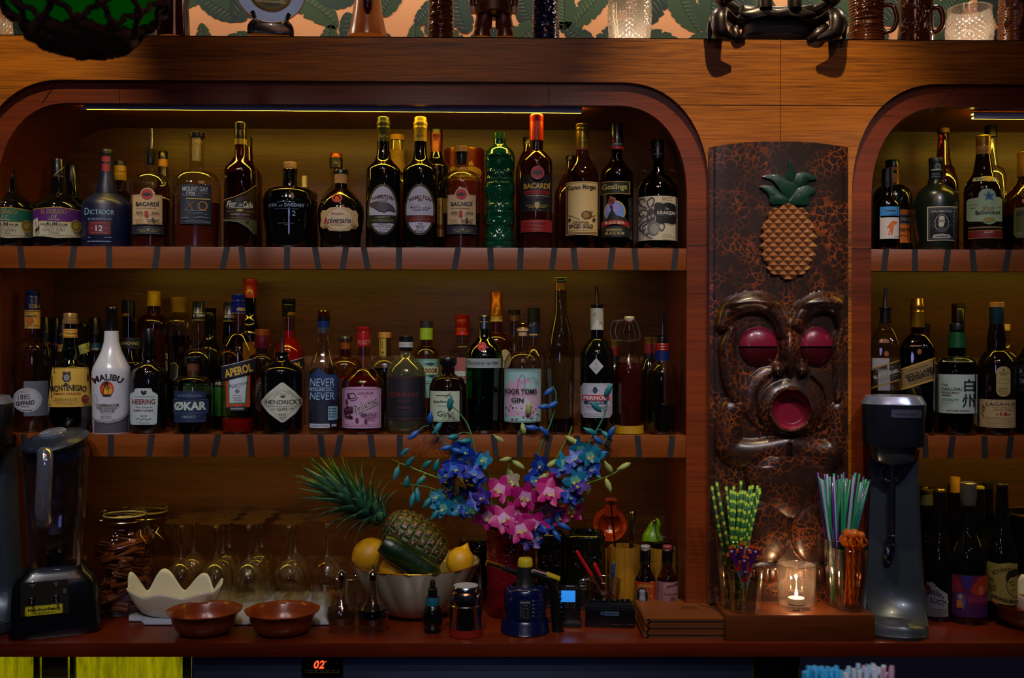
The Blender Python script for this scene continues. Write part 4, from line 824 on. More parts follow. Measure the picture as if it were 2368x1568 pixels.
def palm(x, y):
 S = [('e', x, y, 15,18, '#a02a14'),('e', x+1, y+1,12.5,14.5, '#c8541a'),('e', x+2, y+4,9,10, '#d89a1e'),('l', [(x+3, y+14),(x+3.5, y+4),(x+2, y-3)],1.4, INK),('l', [(x-9, y+12),(x-6, y-2),(x-4, y-12)],1.8, INK),('e', x, y+15,10,2.6, INK)]
 for a in range(0,360,45): S.append(('p', [(x-4, y-12),(x-4+6*math.cos(math.radians(a-12)), y-12+5*math.sin(math.radians(a-12))-1.5),(x-4+10*math.cos(math.radians(a)), y-12+7*math.sin(math.radians(a))+1.5),(x-4+6*math.cos(math.radians(a+14)), y-12+5*math.sin(math.radians(a+14)))], INK))
 for a in range(10,360,60): S.append(('p', [(x+2, y-3),(x+2+4*math.cos(math.radians(a-14)), y-3+3*math.sin(math.radians(a-14))),(x+2+7*math.cos(math.radians(a)), y-3+5*math.sin(math.radians(a))+1),(x+2+4*math.cos(math.radians(a+14)), y-3+3*math.sin(math.radians(a+14)))], INK))
 return S
bottle('rum_bottle', 'white coconut rum bottle with palm tree sunset picture and dark cap', 258,.06, 'mid', [(765.5,15.8),(790,17),(812,23),(835,33.5),(848,40.5),(860,43),(880,43.4),(930,42.6),(973,41.5),(1000,40.5)], mat('#b9bccb', .22,0,.5),
 [('cap', mat('#120c0a', .25,0,.4), [(710,12.5),(712,13.8),(718,14),(719,13.5),(765,15.6)])], None,
 [('label', [('t', 'MALIBU', 250,872,68,15, '#17120f', {'b': .04, 'arc': 1.2})]+palm(248,899)+[('t', 'CARIBBEAN RUM', 249,936,50,5, '#33261f', {'b': .03}),('t', 'WITH COCONUT', 248,942.5,46,5, '#33261f', {'b': .03}),('t', 'FLAVOUR', 249,949,31,5, '#33261f', {'b': .03}),('t', '- ORIGINAL -', 247,955.5,34,2.4, '#8a2a2a'),('t', 'IMPORTED', 246,963,23,3, '#2a2430', {'b': .02}),('t', '21% ALC./VOL. 700mL', 248,969,37,3.6, '#44485c'),('o', 222,921,5,10,.8, '#7c8094'),('l', [(215,965),(230,972),(250,975),(272,970),(290,960),(300,948)],1.2, '#7a2430'),('l', [(215,967.5),(230,974.5),(250,977.5),(272,972.5),(290,962.5),(300,951)],.8, '#2c3054')]),
  ('clear_base', [('p', [(214,969),(230,976),(250,979),(272,975),(290,965),(301,953),(301,1001),(214,1001)], '#4a4858')])])
bottle('liqueur_bottle', 'black cherry liqueur bottle with white arched label next to the white coconut rum', 345,.06, 'mid', [(772,12.6),(800,13.5),(818,16.5),(826,17.2),(832,15),(836,17.5),(841,18),(862,38, 'mix'),(880,41),(900,41.5)], mat('#0b0806', .06,0,.7),
 [('cap', BLKC, [(760,12.8),(762,13.8),(786,13.8)])], None,
 [('label', [('p', [(303,915),(304,911),(313,905),(314,899),(320,897.5),(346,897.5),(351,899),(352,905),(362,911),(364.5,915),(362.5,978),(359,982),(307,982),(304,978)], '#a4b2b4'),('p', [(327,904),(331,902),(333,906),(336,902),(340,904),(339,911),(333,914),(328,911)], '#1c2024'),('t', 'HEERING', 333,929,50,12.5, '#641a14', {'b': .03}),('t', '-The Original-', 333,942,41,4.6, '#2a3034', {'i': .3}),('t', 'CHERRY LIQUEUR', 332.5,949.5,44,5.4, '#6a1c18', {'b': .03}),('t', '1818', 333,961.5,14,5.4, '#1c2024'),('l', [(316,970),(322,966),(325,971),(333,968),(342,971),(350,967)],1.2, '#14181c')]+dotline(314,356,916, '#5c6a70', 1.2)+dotline(318,348,975, '#5c6a70', 1.2)+dotline(324,345,979, '#5c6a70', 1.2))], q=.85)
bottle('aperitif_bottle', 'bottle with black cap and reddish neck behind the white coconut rum', 297,.19, 'mid', [(734,13),(800,14),(845,24, 'slope')], glass('#5c1c0c', '#140302', .04,.9,.07), [('cap', BLKC, [(694,13.5),(695.5,15.3),(734,15.5)])], None, [('cap_text', [('t', 'APEROL', 291,728,18,7, '#b89a4a', {'i': .2, 'b': .02, 'rot': -4})],1)])
bottle('liqueur_bottle', 'square amber liqueur bottle with large black rectangular cap', 303,.135, 'mid', [(806,16),(835,17),(850,28, 'round')], GCL, [('cap', mat('#101010', .45), [(781,27),(782,28),(806,28)])],(870, LRUM2), [('cap_text', [('t', 'DISARONNO', 297,794,46,7, '#b0a060')],1)], n=4.5, q=.9)
bottle('liqueur_bottle', 'dark red-brown bottle with bright yellow screw cap in the back row', 355.5,.24, 'mid', [(708,14),(727,14.5),(750,36, 'round')], GDR,
 [('cap', YELC, [(673,12.5),(674.5,14.6),(680,14.6),(681,14.1),(683,14.8),(688,14.3),(691,14.8),(708,14.9)])], None, [('embossing', [('o', 355,722,7,7,1, '#8a6a2a'),('t', 'DEPUIS', 356,703,22,3, '#6a5a10')],0)])
bottle('liqueur_bottle', 'fluted clear liqueur bottle with flared gold cap and amber contents', 414,.20, 'mid', [(722,15),(728,19),(748,31, 'mix'),(775,33),(820,31),(850,29)], GCL,
 [('cap', mat('#8f7228', .4,.4), [(686.6,17),(688,19.3),(694,19.3),(699,17.5),(723,17)])],(776, liq('#b0502a', '#3a0c02')), [('label', [('p', [(383,800),(389,796),(389,862),(383,870)], '#0c0a08'),('t', 'ST-GER', 386.5,838,42,5, '#b0a060', {'rot': 90, 'b': .02}),('p', [(395,842),(404,838),(412,846),(410,872),(402,880),(394,876)], '#14120e'),('l', [(395,842),(404,838),(412,846),(410,872),(402,880)],1.2, '#a8963a')])], disp=lambda th, z, r: -.0012*abs(math.sin(th*8)) if r > .022 else 0, seg=96)
def chart(xc, yt, lab, Y, rb, art_=True, green=True):
 bottle('liqueur_bottle', lab, xc, Y, 'mid', [(yt+42,13),(yt+92,16.5),(yt+100,15.5),(yt+108,16),(yt+145, rb, 'round')], GCL if art_ else glass('#6a8a3a', '#0c1804', .03,.95,.07),
  [('cap', mat('#0f1010', .3,0,.3), [(yt, 13),(yt+1.5,14.4),(yt+24,14.4),(yt+25,15),(yt+41,15)]),('cap_band', mat('#7a6a2c', .35,.5), [(yt+41,15.2),(yt+44,15)])],(yt+250, liq('#a8c070')),
  [('cap_text', [('t', 'E · CHARTR' if art_ else 'EUSE', xc+2, yt+32,26,5.5, '#a8a488', {'b': .02}),('r', xc-15, yt+24.5, xc+15, yt+25.5, '#8a8450')],1)]
  +([('label', [('r', xc-34,885, xc+32,893, '#0c2420'),('t', 'VERT RÉSERVE', xc-4,889,50,5, '#8a9a8c', {'b': .01}),('r', xc-34,893, xc+32,960, '#4c6454')])] if art_ else [('label', [('r', xc-34,878, xc+30,895, '#0c100c'),('t', 'MARCH', xc-22,887,40,8, '#9aa49c', {'b': .02}),('r', xc-34,895, xc+30,962, '#1c5a14')])]))
chart(459,697.6, 'clear bulb-necked bottle with black and gold cap rising behind the short blue labelled amaro', .142,40)
chart(531,700, 'greenish bottle with black and gold cap partly behind the front orange aperitif bottle', .135,33, False)
bottle('liqueur_bottle', 'very dark bottle with ringed black cap in the back row beside the bulb-necked bottle', 485,.245, 'mid', [(760,13),(775,14),(815,30, 'slope')], GD, [('cap', mat('#12110e', .25,.2), [(712.6,13),(714,14.2),(722,14),(723,13.5),(725,14.2),(750,14.4),(751,13.8),(762,14)])])
bottle('amaro_bottle', 'short rounded amaro bottle with stacked dark blue labels and wide black stopper', 447,.0515, 'mid', [(857,14),(868,15),(885,42, 'round'),(900,44.5)], GCG,
 [('stopper_top', BLKC, [(825,19),(826.5,20.3),(836,20.3)]),('cork', mat('#5a2c14', .6), [(837,15),(870,13)])],(912, LBLK),
 [('label', [('r', 406,904.5,476,922, '#142444'),('r', 403,923.5,481,955, '#122040'),('f', 403,923.5,481,955,1, '#3a5478'),('r', 405,955,476,976, '#142444'),('f', 405,904.5,476,976,.6, '#2c4468'),('t', 'AUSTRALIAN', 439,915,55,5.8, '#5c7480', {'b': .005}),('t', 'ØKAR', 441,938.5,72,21, '#a4b8ac', {'b': .045}),('t', 'AMARO', 437,963.5,32,6.4, '#6c8088', {'b': .01})]+dotline(463,473,973.5, '#5c7480', 1.2))])
GRC = glass('#2a8a3a', '#021a06', .04,.9,.08)
bottle('liqueur_bottle', 'tall green glass bottle with bright red capsule in the back row', 578.5,.24, 'mid', [(689,14),(725,15),(745,19, 'slope'),(775,30, 'slope')], GRC, [('capsule', mat('#a8240c', .3,0,.4), [(644,13.5),(645.5,15.5),(658,15.5),(659,15),(660,15.5),(689,15.6)])],(770, LBLK), [('label', [('r', 562,791,602,850, '#8a7a2a')])])
def aperol(xc, yt, lab, Y, rb, capm, ll, yl, front):
 A = [('cap_text', [('t', 'APEROL', xc+(5 if front else 6), yt+(34 if front else 35),20,7.5, '#b89a34', {'i': .25, 'b': .02}),('l', [(xc-15, yt+43),(xc+16, yt+43)],1, '#8a7a3a')],1)]
 if front:
  d = xc-551
  A.append(('label', [('p', [(522+d, 860),(578+d, 860),(577+d, 942),(524+d, 942)], '#a03c14'),('p', [(528+d, 868),(573+d, 868),(569+d, 933),(530+d, 933)], '#1c6a44'),('p', [(531+d, 868),(571,868),(566,931),(532,931)], '#aab4b8'),('t', 'Aperitivo', 551,890,46,12, '#1c2a4c', {'i': .35, 'rot': -12}),('e', 549,904.5,5,4.5, '#3a3a44'),('o', 549,904.5,3,2.8,.8, '#aab4b8')]+dotline(541,557,895, '#3a444c', 1)+dotline(540,560,913, '#4c5460', 1)+dotline(538,560,918, '#4c5460', 1.2)+dotline(541,559,922, '#4c5460', 1.2)+dotline(540,560,926, '#4c5460', 1.2)+[('r', 530,939.5,569,949.5, '#10142c'),('t', 'BARBIERI', 549.5,944.5,29,4, '#a0a8a8', {'b': .02}),
    ('p', [(512+d, 850),(591+d, 830),(588+d, 861),(514+d, 879)], '#11112a'),('l', [(512+d, 848),(591+d, 828)],1.4, '#a8a8a0'),('t', 'APEROL', 551,857,64,19, '#c09a2c', {'i': .1, 'b': .035, 'rot': -14})]))
 else:
  A.append(('label', [('p', [(xc-38,848),(xc+38,828),(xc+38,855),(xc-38,872)], '#11112a'),('l', [(xc-38,846),(xc+38,826)],1.4, '#a8a8a0'),('t', 'APEROL', xc, 851,62,16, '#c09a2c', {'i': .1, 'b': .035, 'rot': -14})]))
 bottle('aperitif_bottle', lab, xc, Y, 'mid', [(yt+43,14.5),(yt+90,15.5),(815, rb, 'mix'),(900, rb),(990, rb-1)], glass('#f0d0a0', '#3a1c06', .03,.9,.08), [('cap', capm, [(yt, 14),(yt+1.5,15.8),(yt+12,15.8),(yt+13,15.2),(yt+15,15.8),(yt+18,15.3),(yt+43,16)])],(yl, ll), A)
LRED = mat('#8a1206', .1,0,.3)
aperol(551.5,681, 'nearly empty aperitif bottle with tilted navy label, green framed panel and blue cap', .055,39.7, mat('#0c1450', .25,0,.4), LRED, 967, True)
aperol(667.5,691, 'full red aperitif bottle with black cap behind the diamond-label gin', .205,36, BLKC, LRED, 765, False)
bottle('gin_bottle', 'sloe gin bottle with copper cap and wine-red wax neck', 607,.138, 'mid', [(806,15),(818,16),(835,31, 'round')], GDB, [('cap', mat('#8a4416', .35,.5), [(761.5,16),(763,17.3),(775.5,17.3)]),('wax', mat('#4c0a18', .25,0,.5), [(775.5,17.3),(786,18.4),(795,19),(806,17.5)])], None,
 [('label', [('e', 614,912,30,44, '#4a0c18'),('e', 614,912,24,36, '#14100e'),('t', 'PLYMOUTH', 592,905,52,8, '#8a8478', {'rot': -72, 'arc': .9, 'b': .02}),('e', 616,912,14,22, '#8a7a5c')])])
def hpour(root, H, s, xc):
 pass
bottle('gin_bottle', 'squat black gin bottle with white diamond label and thin metal pourer', 652.4,.062, 'mid', [(814,13),(815,14.5),(819,14.5),(820,13),(832,15.5),(838,22),(846,36),(853,45.5),(858,47.2),(864,47.6)], mat('#070709', .06,0,.8),
 [('pourer_collar', BLKC, [(812,10),(814,12.5),(818,12.5)]),(spout(654.5,768,652.4,814), None, None)], None,
 [('label', [('p', [(604.5,930.5),(606,926),(622,907),(650,884.5),(656,884.5),(682,906),(698,924),(700.2,930.5),(698,937),(684,956),(657,976),(650,976),(622,955),(606,936)], '#b8baa8'),('l', [(612,930),(653,888),(695,930),(653,972),(612,930)],.8, '#5a5c50'),('t', "HENDRICK'S", 656,929.5,81,11, '#121212', {'b': .012}),('t', 'GIN', 653,945.8,22,7, '#121212', {'b': .02, 's': 1.2}),('l', [(628,945.5),(640,945.5)],1, '#2a2a2a'),('l', [(667,945.5),(679,945.5)],1, '#2a2a2a')]+dotline(620,694,938, '#6a6c60', 1.2)+dotline(643,664,956, '#2a2a2a', 2.2)+dotline(647,660,963, '#3a3a34', 2)+[('l', [(633,915),(645,904),(655,912),(668,902),(678,912)],1, '#8a8c80'),('l', [(638,908),(652,898),(668,906)],1, '#8a8c80'),('e', 653,912,6,3.4, '#94968a')])])
bottle('gin_bottle', 'clear tapering gin bottle with dark blue wave label and glass stopper', 748.5,.05, 'mid', [(740,12.5),(772,13),(800,18, 'slope'),(856,33, 'slope')], GCL,
 [('stopper', glass('#d89a4a', '#6a3a0a', .05,.8,.1), [(718.7,13.5),(720,14.7),(734,14)]),('collar_band', mat('#0a0c10', .25), [(733,14.8),(742,14.8)]),('blue_band', mat('#10245c', .35), [(742,14.2),(757.5,14.2)]),('grey_band', mat('#3c4048', .45), [(757.5,13.8),(769.5,13.8)])],(850, liq('#d8d0a8')),
 [('label', [('p', [(714.5,866),(721,865),(738,850.5),(756,865.5),(782,866),(782,925),(714.5,925)], '#14305c'),('p', [(760,870),(782,868),(782,925),(774,925)], '#1c3c70'),('t', 'NEVER', 745,884,56,18, '#9ab4c4', {'i': .1}),('t', 'DISTILLING CO.', 740,900,56,6, '#9ab4c4', {'b': .02}),('r', 716,895.6,772,896.2, '#9ab4c4'),('r', 716,903.6,772,904.2, '#9ab4c4'),('t', 'NEVER', 745,916,56,17, '#9ab4c4', {'i': .1}),('p', [(714.5,924),(724,920),(735,925),(748,923),(760,926),(782,924),(782,990),(714.5,990)], '#12142a'),('l', [(716,930),(735,934),(755,930),(780,934)],.8, '#2a3050'),('l', [(716,938),(735,942),(755,937),(780,941)],.8, '#2a3050'),('l', [(716,950),(740,953),(760,948)],.8, '#2a3050'),('r', 759,940,781,971.5, '#7ca4b8')]+dotline(761,779,944, '#1c2c44', 2.2)+dotline(761,779,950, '#1c2c44', 2.2)+dotline(761,779,956, '#1c2c44', 2.2)+dotline(761,779,962, '#1c2c44', 2.2)+[('r', 717,979.5,763,989, '#a4aab4', 2),('t', 'Southern Strength', 740,984.5,40,6, '#20243a', {'i': .3}),('r', 767,981,778,986.5, '#9aa0b4')]),
  ('band_text', [('t', 'NINE', 749,764,20,7.5, '#15181c', {'b': .03})],4)])
bottle('gin_bottle', 'clear round-shouldered bottle with wide black stopper behind the wave label gin', 799,.165, 'mid', [(790,13),(825,14),(850,39, 'round')], glass('#d8b868', '#2a1c06', .03,.9,.08), [('cap', BLKC, [(778,15),(779.5,16),(789,16)]),('cork', mat('#b8882c', .6), [(790,12),(807,11.5)])],(868, LRED), [('label', [('r', 762,874,832,968, '#2c0a0c'),('t', 'R', 785,912,8,12, '#7a1c18', {'b': .02})])])
bottle('liqueur_bottle', 'violet liqueur bottle with lilac label and red screw cap', 840.5,.064, 'mid', [(801,15),(820,16),(843,18.5),(850,19),(888,48.6, 'mix')], glass('#e8d0b0', '#2a1206', .03,.9,.08),
 [('cap', mat('#8f1414', .25,0,.5), [(756,14),(757.5,16),(766,16),(767,15.3),(769,16),(774,15.4),(776,16),(801.5,16.2)])],(868, mat('#4c0610', .08,0,.5)),
 [('label', [('p', [(792.5,899),(806,895),(837,893.5),(868,895),(881.5,899),(881.5,990),(792.5,990)], '#b08aa8'),('f', 795,899,879.5,987,.9, '#6a2c4c'),('f', 797,901,877.5,983,.6, '#8a4c6c'),('t', 'LIQUEUR', 846,909.5,37,7.5, '#6c1430', {'b': .02}),('t', 'DE', 845,917,7,3, '#6c1430'),('t', 'Violettes', 843.5,938,62,24, '#3a2430', {'rot': -26, 'b': .02}),('t', 'Violettes', 842.5,937,62,24, '#a89a98', {'rot': -26}),('o', 815,915,9,7,1.6, '#4c2c3c'),('l', [(806,918),(812,926),(822,925),(828,918)],1.4, '#4c2c3c')]
  +[('e', 805+random.Random(k).uniform(-9,10),952+random.Random(k+50).uniform(-12,14),2.6,2.8,('#3a1420', '#5c2034', '#2a0e18')[k % 3]) for k in range(26)]+[('p', [(798+dx, 905+dy),(802+dx, 900+dy),(806+dx, 905+dy),(804+dx, 911+dy),(800+dx, 911+dy)], '#5a2438') for dx, dy in ((4,8),(0,22),(8,40),(24,64),(44,66))]
  +[('t', 'TEMPUS FUGIT', 853,958,42,7, '#22141a', {'b': .03}),('t', 'SPIRITS', 857,966.5,19,4.6, '#7c1430', {'b': .03}),('t', 'ALC. 22% BY VOL', 850,981,30,2.6, '#5a2c40')]+dotline(800,806,980, '#5a2c40', 2)),
  ('cap_text', [('t', 'FUGITS', 843,792,30,10, '#b87c70', {'b': .01})],1)])
bottle('gin_bottle', 'bottle with wooden stopper and yellow neck strip behind the violet liqueur', 890,.17, 'mid', [(781,13.5),(825,14.5),(860,36, 'round')], GCG, [('cap', WOODC, [(768,13.5),(769.5,15),(781,15)])],(850, LBLK), [('neck_strip', [('r', 877,781,893,824, '#9a8428', 2),('f', 878.5,783,891.5,822,.7, '#4a3c0c'),('r', 883,788,885,806, '#4a3c0c'),('e', 885,815,3.4,3, '#4a3c0c')])])
bottle('gin_bottle', 'rounded pale gin bottle with near-black label and black stopper with white band', 939,.062, 'mid', [(814,13),(820,14),(828,22),(840,34),(852,42),(866,45.6),(985,45.6),(995,41),(1001,35)], glass('#dce0b0', '#5a6024', .03,.8,.1, milk=.04),
 [('cap', BLKC, [(777,15),(778.5,16.6),(791,16.6)]),('white_band', mat('#a4a4a0', .45), [(791,16.9),(803,16.9)]),('collar', BLKC, [(803,15.8),(811,15)])],(838, liq('#c8cc90')),
 [('label', [('r', 894,870.5,984,973, '#0e0c18'),('r', 894,872,984,874, '#4c1210'),('r', 894,967,984,969.5, '#4c1210'),('t', 'FOUR PILLARS', 933.5,912.5,66,11, '#5c1814', {'b': .02}),('t', '★  ★  ★  ★', 932,898,38,4, '#4c1814')]+dotline(913,952,887.5, '#4c1814', 1.6)+dotline(911,956,926, '#4c1814', 1.6)+dotline(918,948,930, '#4c1814', 1.4)+dotline(920,948,941, '#5c1814', 3)+dotline(904,958,948, '#3c1618', 1.4)+dotline(904,960,954, '#3c1618', 1.4)),
  ('band_text', [('t', 'WHITE', 933,797,12,2.6, '#6a5a64'),('t', 'WOODS', 950,797,8,2.6, '#6a5a64')],2)])
bottle('gin_bottle', 'clear bottle with lime green neck band and pale blue label behind the near-black label gin', 986,.175, 'mid', [(785,12.5),(800,13.5),(828,30, 'round')], glass('#d8c080', '#2a1c06', .03,.9,.08), [('cap', BLK2, [(742,13.5),(743.5,15),(758.5,15)]),('neck_band', mat('#7a9a1c', .4), [(758.5,15.2),(785.5,15.2)])],(950, LBLK),
 [('label', [('r', 957,830,1014,920, '#6a9c98'),('t', 'REMINGTON ISLAND', 984,832.5,44,2.6, '#1c2c2c'),('p', [(978,842),(996,838),(1010,842),(996,846)], '#20383c'),('r', 957,849,1014,865, '#b8a878'),('t', "TAIL'S DOOR", 984,857,56,11, '#121212', {'b': .04}),('p', [(985,868),(1000,866),(1012,870),(1000,874)], '#20383c')]+dotline(984,1012,880, '#2c5054', 1.6)+dotline(984,1012,885, '#2c5054', 1.6))])
bottle('gin_bottle', 'squat dark gin bottle with plain pale label and wide black stopper', 1036,.048, 'mid', [(845,15),(864,15.5),(870,24),(880,37, 'round'),(890,42),(900,43)], mat('#140604', .06,0,.7),
 [('cap', BLKC, [(826,19),(828,20.4),(840,20.4),(844,17.5),(846,17.5)])], None,
 [('label', [('r', 994.7,904.5,1063,975, '#a9b49c'),('l', [(1008,914.5),(1043,914.5)],1.6, '#1c2018'),('l', [(1034,914.5),(1043,907.5)],1.6, '#1c2018'),('l', [(1029,914.5),(1035,920.5)],1.6, '#1c2018'),('t', 'applewood', 1026.5,929,47,8, '#14180f', {'b': .012}),('t', 'DISTILLERY', 1023,938.5,22,2.6, '#3a4034'),('t', 'Gin.', 1027,956.5,31,12, '#181c14', {'b': 0}),('r', 1000,972,1059,972.8, '#8a947c')])])
bottle('gin_bottle', 'clear gin bottle with bright red cap and red and white label in the back row', 1069,.225, 'mid', [(775,13),(794,13.5),(806,27, 'round'),(815,29)], GCL, [('cap', mat('#a81c0c', .35,0,.2), [(727.7,15),(729,16.4),(738,16),(739,15.5),(741,16.2),(757,16.2),(758,15.7),(759,16.2),(775,16.4)])],(860, liq('#c8c8a0')),
 [('label', [('r', 1050,827,1092,858, '#8a4a48'),('r', 1050,858,1092,920, '#9aa09c'),('t', 'BEEFEATER', 1078,875,58,11, '#7c1414', {'b': .03})])])
def facet(th, z, r): return -.0014*abs(math.sin(th*9)) if z < .150 and r > .03 else 0
bottle('gin_bottle', 'bright green faceted gin bottle with silver cap, red seal and silver band', 1120,.075, 'mid', [(758,14),(777,15),(785,20),(797,32),(810,40.5),(828,43.5),(852,43.5),(900,42),(990,39.5)], glass('#3cb854', '#044a14', .04,.8,.12),
 [('cap', SILC, [(730,13),(731.5,14.4),(744,14.4),(745,16.6),(760,17)])],(920, liq('#1c9a40', '#04501c')),
 [('silver_band', [('r', 1076,829,1165,850.5, '#8a9294'),('l', [(1076,830),(1165,830)],1, '#b8bcb8'),('l', [(1076,849.5),(1165,849.5)],1, '#b8bcb8'),('t', 'Tanqueray', 1102,840,40,12, '#14181a', {'i': .35}),('t', 'No TEN', 1138.5,840,27,6.5, '#14181a', {'b': .02})]),('red_seal', [('e', 1114.6,801,11,10.5, '#8a1420'),('o', 1114.6,801,8,7.6,1.2, '#b42a3a'),('e', 1114.6,801,4.5,4.2, '#b02434')])], disp=facet, seg=108)
bottle('whisky_bottle', 'dark amber bottle with tall copper capsule behind the bright green gin', 1147,.175, 'mid', [(743,14),(768,15),(796,39, 'round')], GDR, [('capsule', mat('#8a4a14', .3,.5), [(673.4,13),(675,14.4),(695,14.4),(696,15),(744,15.4)])], None, [('capsule_print', [('p', [(1138,728),(1146,722),(1146,710),(1155,709),(1155,716),(1151,717),(1151,727),(1146,730)], '#b8902c'),('r', 1134,731,1162,743.5, '#a8842c'),('t', 'DISTILLING', 1148,737.5,24,3, '#3a2008')],1),('label', [('e', 1168,830,14,22, '#a89a6c'),('t', 'O', 1165,836,6,7, INK, {'b': .02})])])
bottle('gin_bottle', 'slim clear bottle with small black stopper behind the glass-stoppered gin', 1189,.255, 'mid', [(727,10.5),(780,12),(830,22, 'slope')], GCL, [('cap', BLK2, [(716.8,12.5),(718,13.8),(727.5,13.8)]),('cork', mat('#a8742c', .6), [(728,10),(742,9.5)])])
bottle('gin_bottle', 'clear bottle with navy blue and gold capsule in the back row', 1234,.19, 'mid', [(779,12),(800,13),(845,34, 'mix')], GCL, [('capsule', mat('#101a38', .4), [(712.6,13),(714,14.4),(725,14.4),(725.5,14),(780,14.8)])], None, [('gold_print', [('r', 1218,772,1249,775.5, GLD),('l', [(1224,756),(1228,748),(1231,754),(1237,746)],1.4, '#8a7a3a')],1)])
POL = random.Random(5)
bottle('gin_bottle', 'clear gin bottle with glass stopper and pastel pink and aqua label', 1209,.06, 'mid', [(776,12.5),(812,13.5),(845,42.5, 'round'),(850,43)], GCL,
 [('stopper', glass('#e8d8a0', '#5a4a1c', .03,.8,.12), [(747.5,11),(749,12.4),(757,12.4),(760,10)]),('cork', mat('#b89a74', .6), [(760,13.2),(766,13.2),(768,10.5),(777,10)])],(970, mat('#1c0c06', .1,0,.4)),
 [('label', [('r', 1166,852.5,1252,976.5, '#8fb8b8'),('p', [(1170,900),(1178,880),(1188,884),(1196,872),(1206,880),(1218,874),(1230,884),(1240,895),(1250,905),(1250,940),(1240,960),(1220,966),(1196,960),(1176,964),(1170,940)], '#b89ab4'),('p', [(1180,925),(1200,915),(1222,922),(1232,940),(1214,952),(1190,948)], '#b8b0c0'),('p', [(1208,890),(1228,884),(1240,892),(1234,906),(1216,906)], '#9ab8b8')]
  +[('e', 1170+POL.random()*78,935+POL.random()*36,1.4+POL.random(),1+POL.random(),('#a02c50', '#5a2038', '#7c3a5c')[k % 3]) for k in range(24)]+[('l', [(1196,902),(1199,880),(1204,868),(1209,866),(1214,872),(1214,900)],1, '#7c4a6c'),('l', [(1218,876),(1232,872),(1244,880),(1246,886),(1236,884)],1, '#7c4a6c'),('l', [(1203,884),(1210,882)],.8, '#7c4a6c')]
  +[('t', 'POOR TOMS', 1203,904.5,78,11.5, '#14120e', {'b': .03}),('t', 'Sydney Dry', 1198,914.5,25,3, '#7c2c40', {'i': .3}),('t', 'GIN', 1197,924.5,29,10.5, '#14120e', {'b': .03}),('r', 1166,853,1252,854.5, '#2a2418'),('r', 1166,974,1252,975.5, '#2a3a20')])])
bottle('liqueur_bottle', 'very tall slim clear bottle with olive cap and wavy glass', 1296,.05, 'mid', [(652,13.2),(722,14.5),(740,20),(775,27),(810,32),(860,33),(915,31.5),(950,30),(975,31),(998,32)], glass('#cfd0a8', '#2c3010', .05,.9,.09),
 [('cap', mat('#3a4414', .45), [(642,14.5),(643,15.7),(651.5,15.7)]),('cork', mat('#b8761c', .55), [(652,12),(671,11.5)])],(966, mat('#22082a', .1,0,.5)), disp=lambda th, z, r: .0013*math.sin(th*3+z*70) if r > .018 else 0, seg=72)
bottle('absinthe_bottle', 'dark green absinthe bottle with white diamond and white label and metal pourer', 1380.5,.056, 'mid', [(708,13),(782,14.5),(820,39, 'mix')], mat('#060905', .06,0,.7),
 [('pourer_disc', BLKC, [(704,12),(705,15.6),(709,15.6)]),(spout(1379,660.6,1380.5,704, mat('#b89a50', .2,1)), None, None),('neck_label', mat('#9a9a8c', .45), [(713,15.3),(763,15.5)])], None,
 [('label', [('p', [(1349,886),(1411,886),(1416.5,895),(1416.5,957),(1411,966),(1350,966),(1343,955),(1342,897)], '#a6a8ba'),('l', [(1346,897),(1351,890),(1409,890),(1413,897),(1413,955),(1409,962),(1351,962),(1346,955),(1346,897)],.8, '#6a6478'),('e', 1376.5,902,5.5,7.5, '#1c2444'),('l', [(1366,904),(1388,902)],1, '#5c6078'),('r', 1347,913.5,1410,926, '#a01c28'),('t', 'PERNOD', 1378,919.8,57,9, '#bcbac4', {'b': .04}),('r', 1351,927,1405,934, '#182048'),('t', 'ABSINTHE', 1378,930.6,38,4.4, '#a8a8b8', {'b': .02}),('t', 'Recette Traditionnelle', 1378,940,42,4.5, '#5a4a5c', {'i': .3})]+dotline(1360,1392,945, '#7a7488', 1)+dotline(1352,1406,955, '#7a7488', 1)),
  ('diamond_label', [('p', [(1362,847),(1379,828),(1396,847),(1379,866)], '#a2a6ae'),('l', [(1379,839),(1379,856)],1, '#6a7080'),('l', [(1373,850),(1379,857),(1385,850)],1, '#6a7080'),('o', 1379,840,2,2,.8, '#6a7080')]),
  ('neck_sign', [('l', [(1370,730),(1376,722),(1374,732),(1378,726)],1.2, '#3a3a30'),('p', [(1366,762),(1381,738),(1396,762)], '#b4b4ac'),('l', [(1386,752),(1389,744),(1392,750)],1.2, '#3a3a30')],2)])
def swingw(root, H, s, xc):
 W = mat('#a09a70', .25,1)
 for off in (0,-.012):
  tube('wire_bail', catmull([((x-xc)*s+off, -.008+abs(off), H(y)) for x, y in ((1429,786),(1423,770),(1427,748),(1438,741),(1466,741),(1474,752),(1480,775),(1476,786),(1454,789),(1432,786))],3),.0011, W, root, 6)
bottle('swing_top_bottle', 'swing-top bottle of dark red syrup with white ceramic stopper and wire bail', 1455,.052, 'mid', [(745,12),(752,13),(766,19.5),(780,20.5),(788,16),(800,18),(862,33, 'slope')], GCL,
 [('stopper', mat('#b8b090', .35,0,.3), [(732,10),(734,12),(738,12),(744,9)]),('gasket', mat('#6a1414', .5), [(743,9.5),(747,9.5)]),(swingw, None, None),('yellow_base_band', mat('#a8820e', .5), [(983,33.9),(1001,33.9)])],(838, mat('#3a0a04', .12,0,.4)))
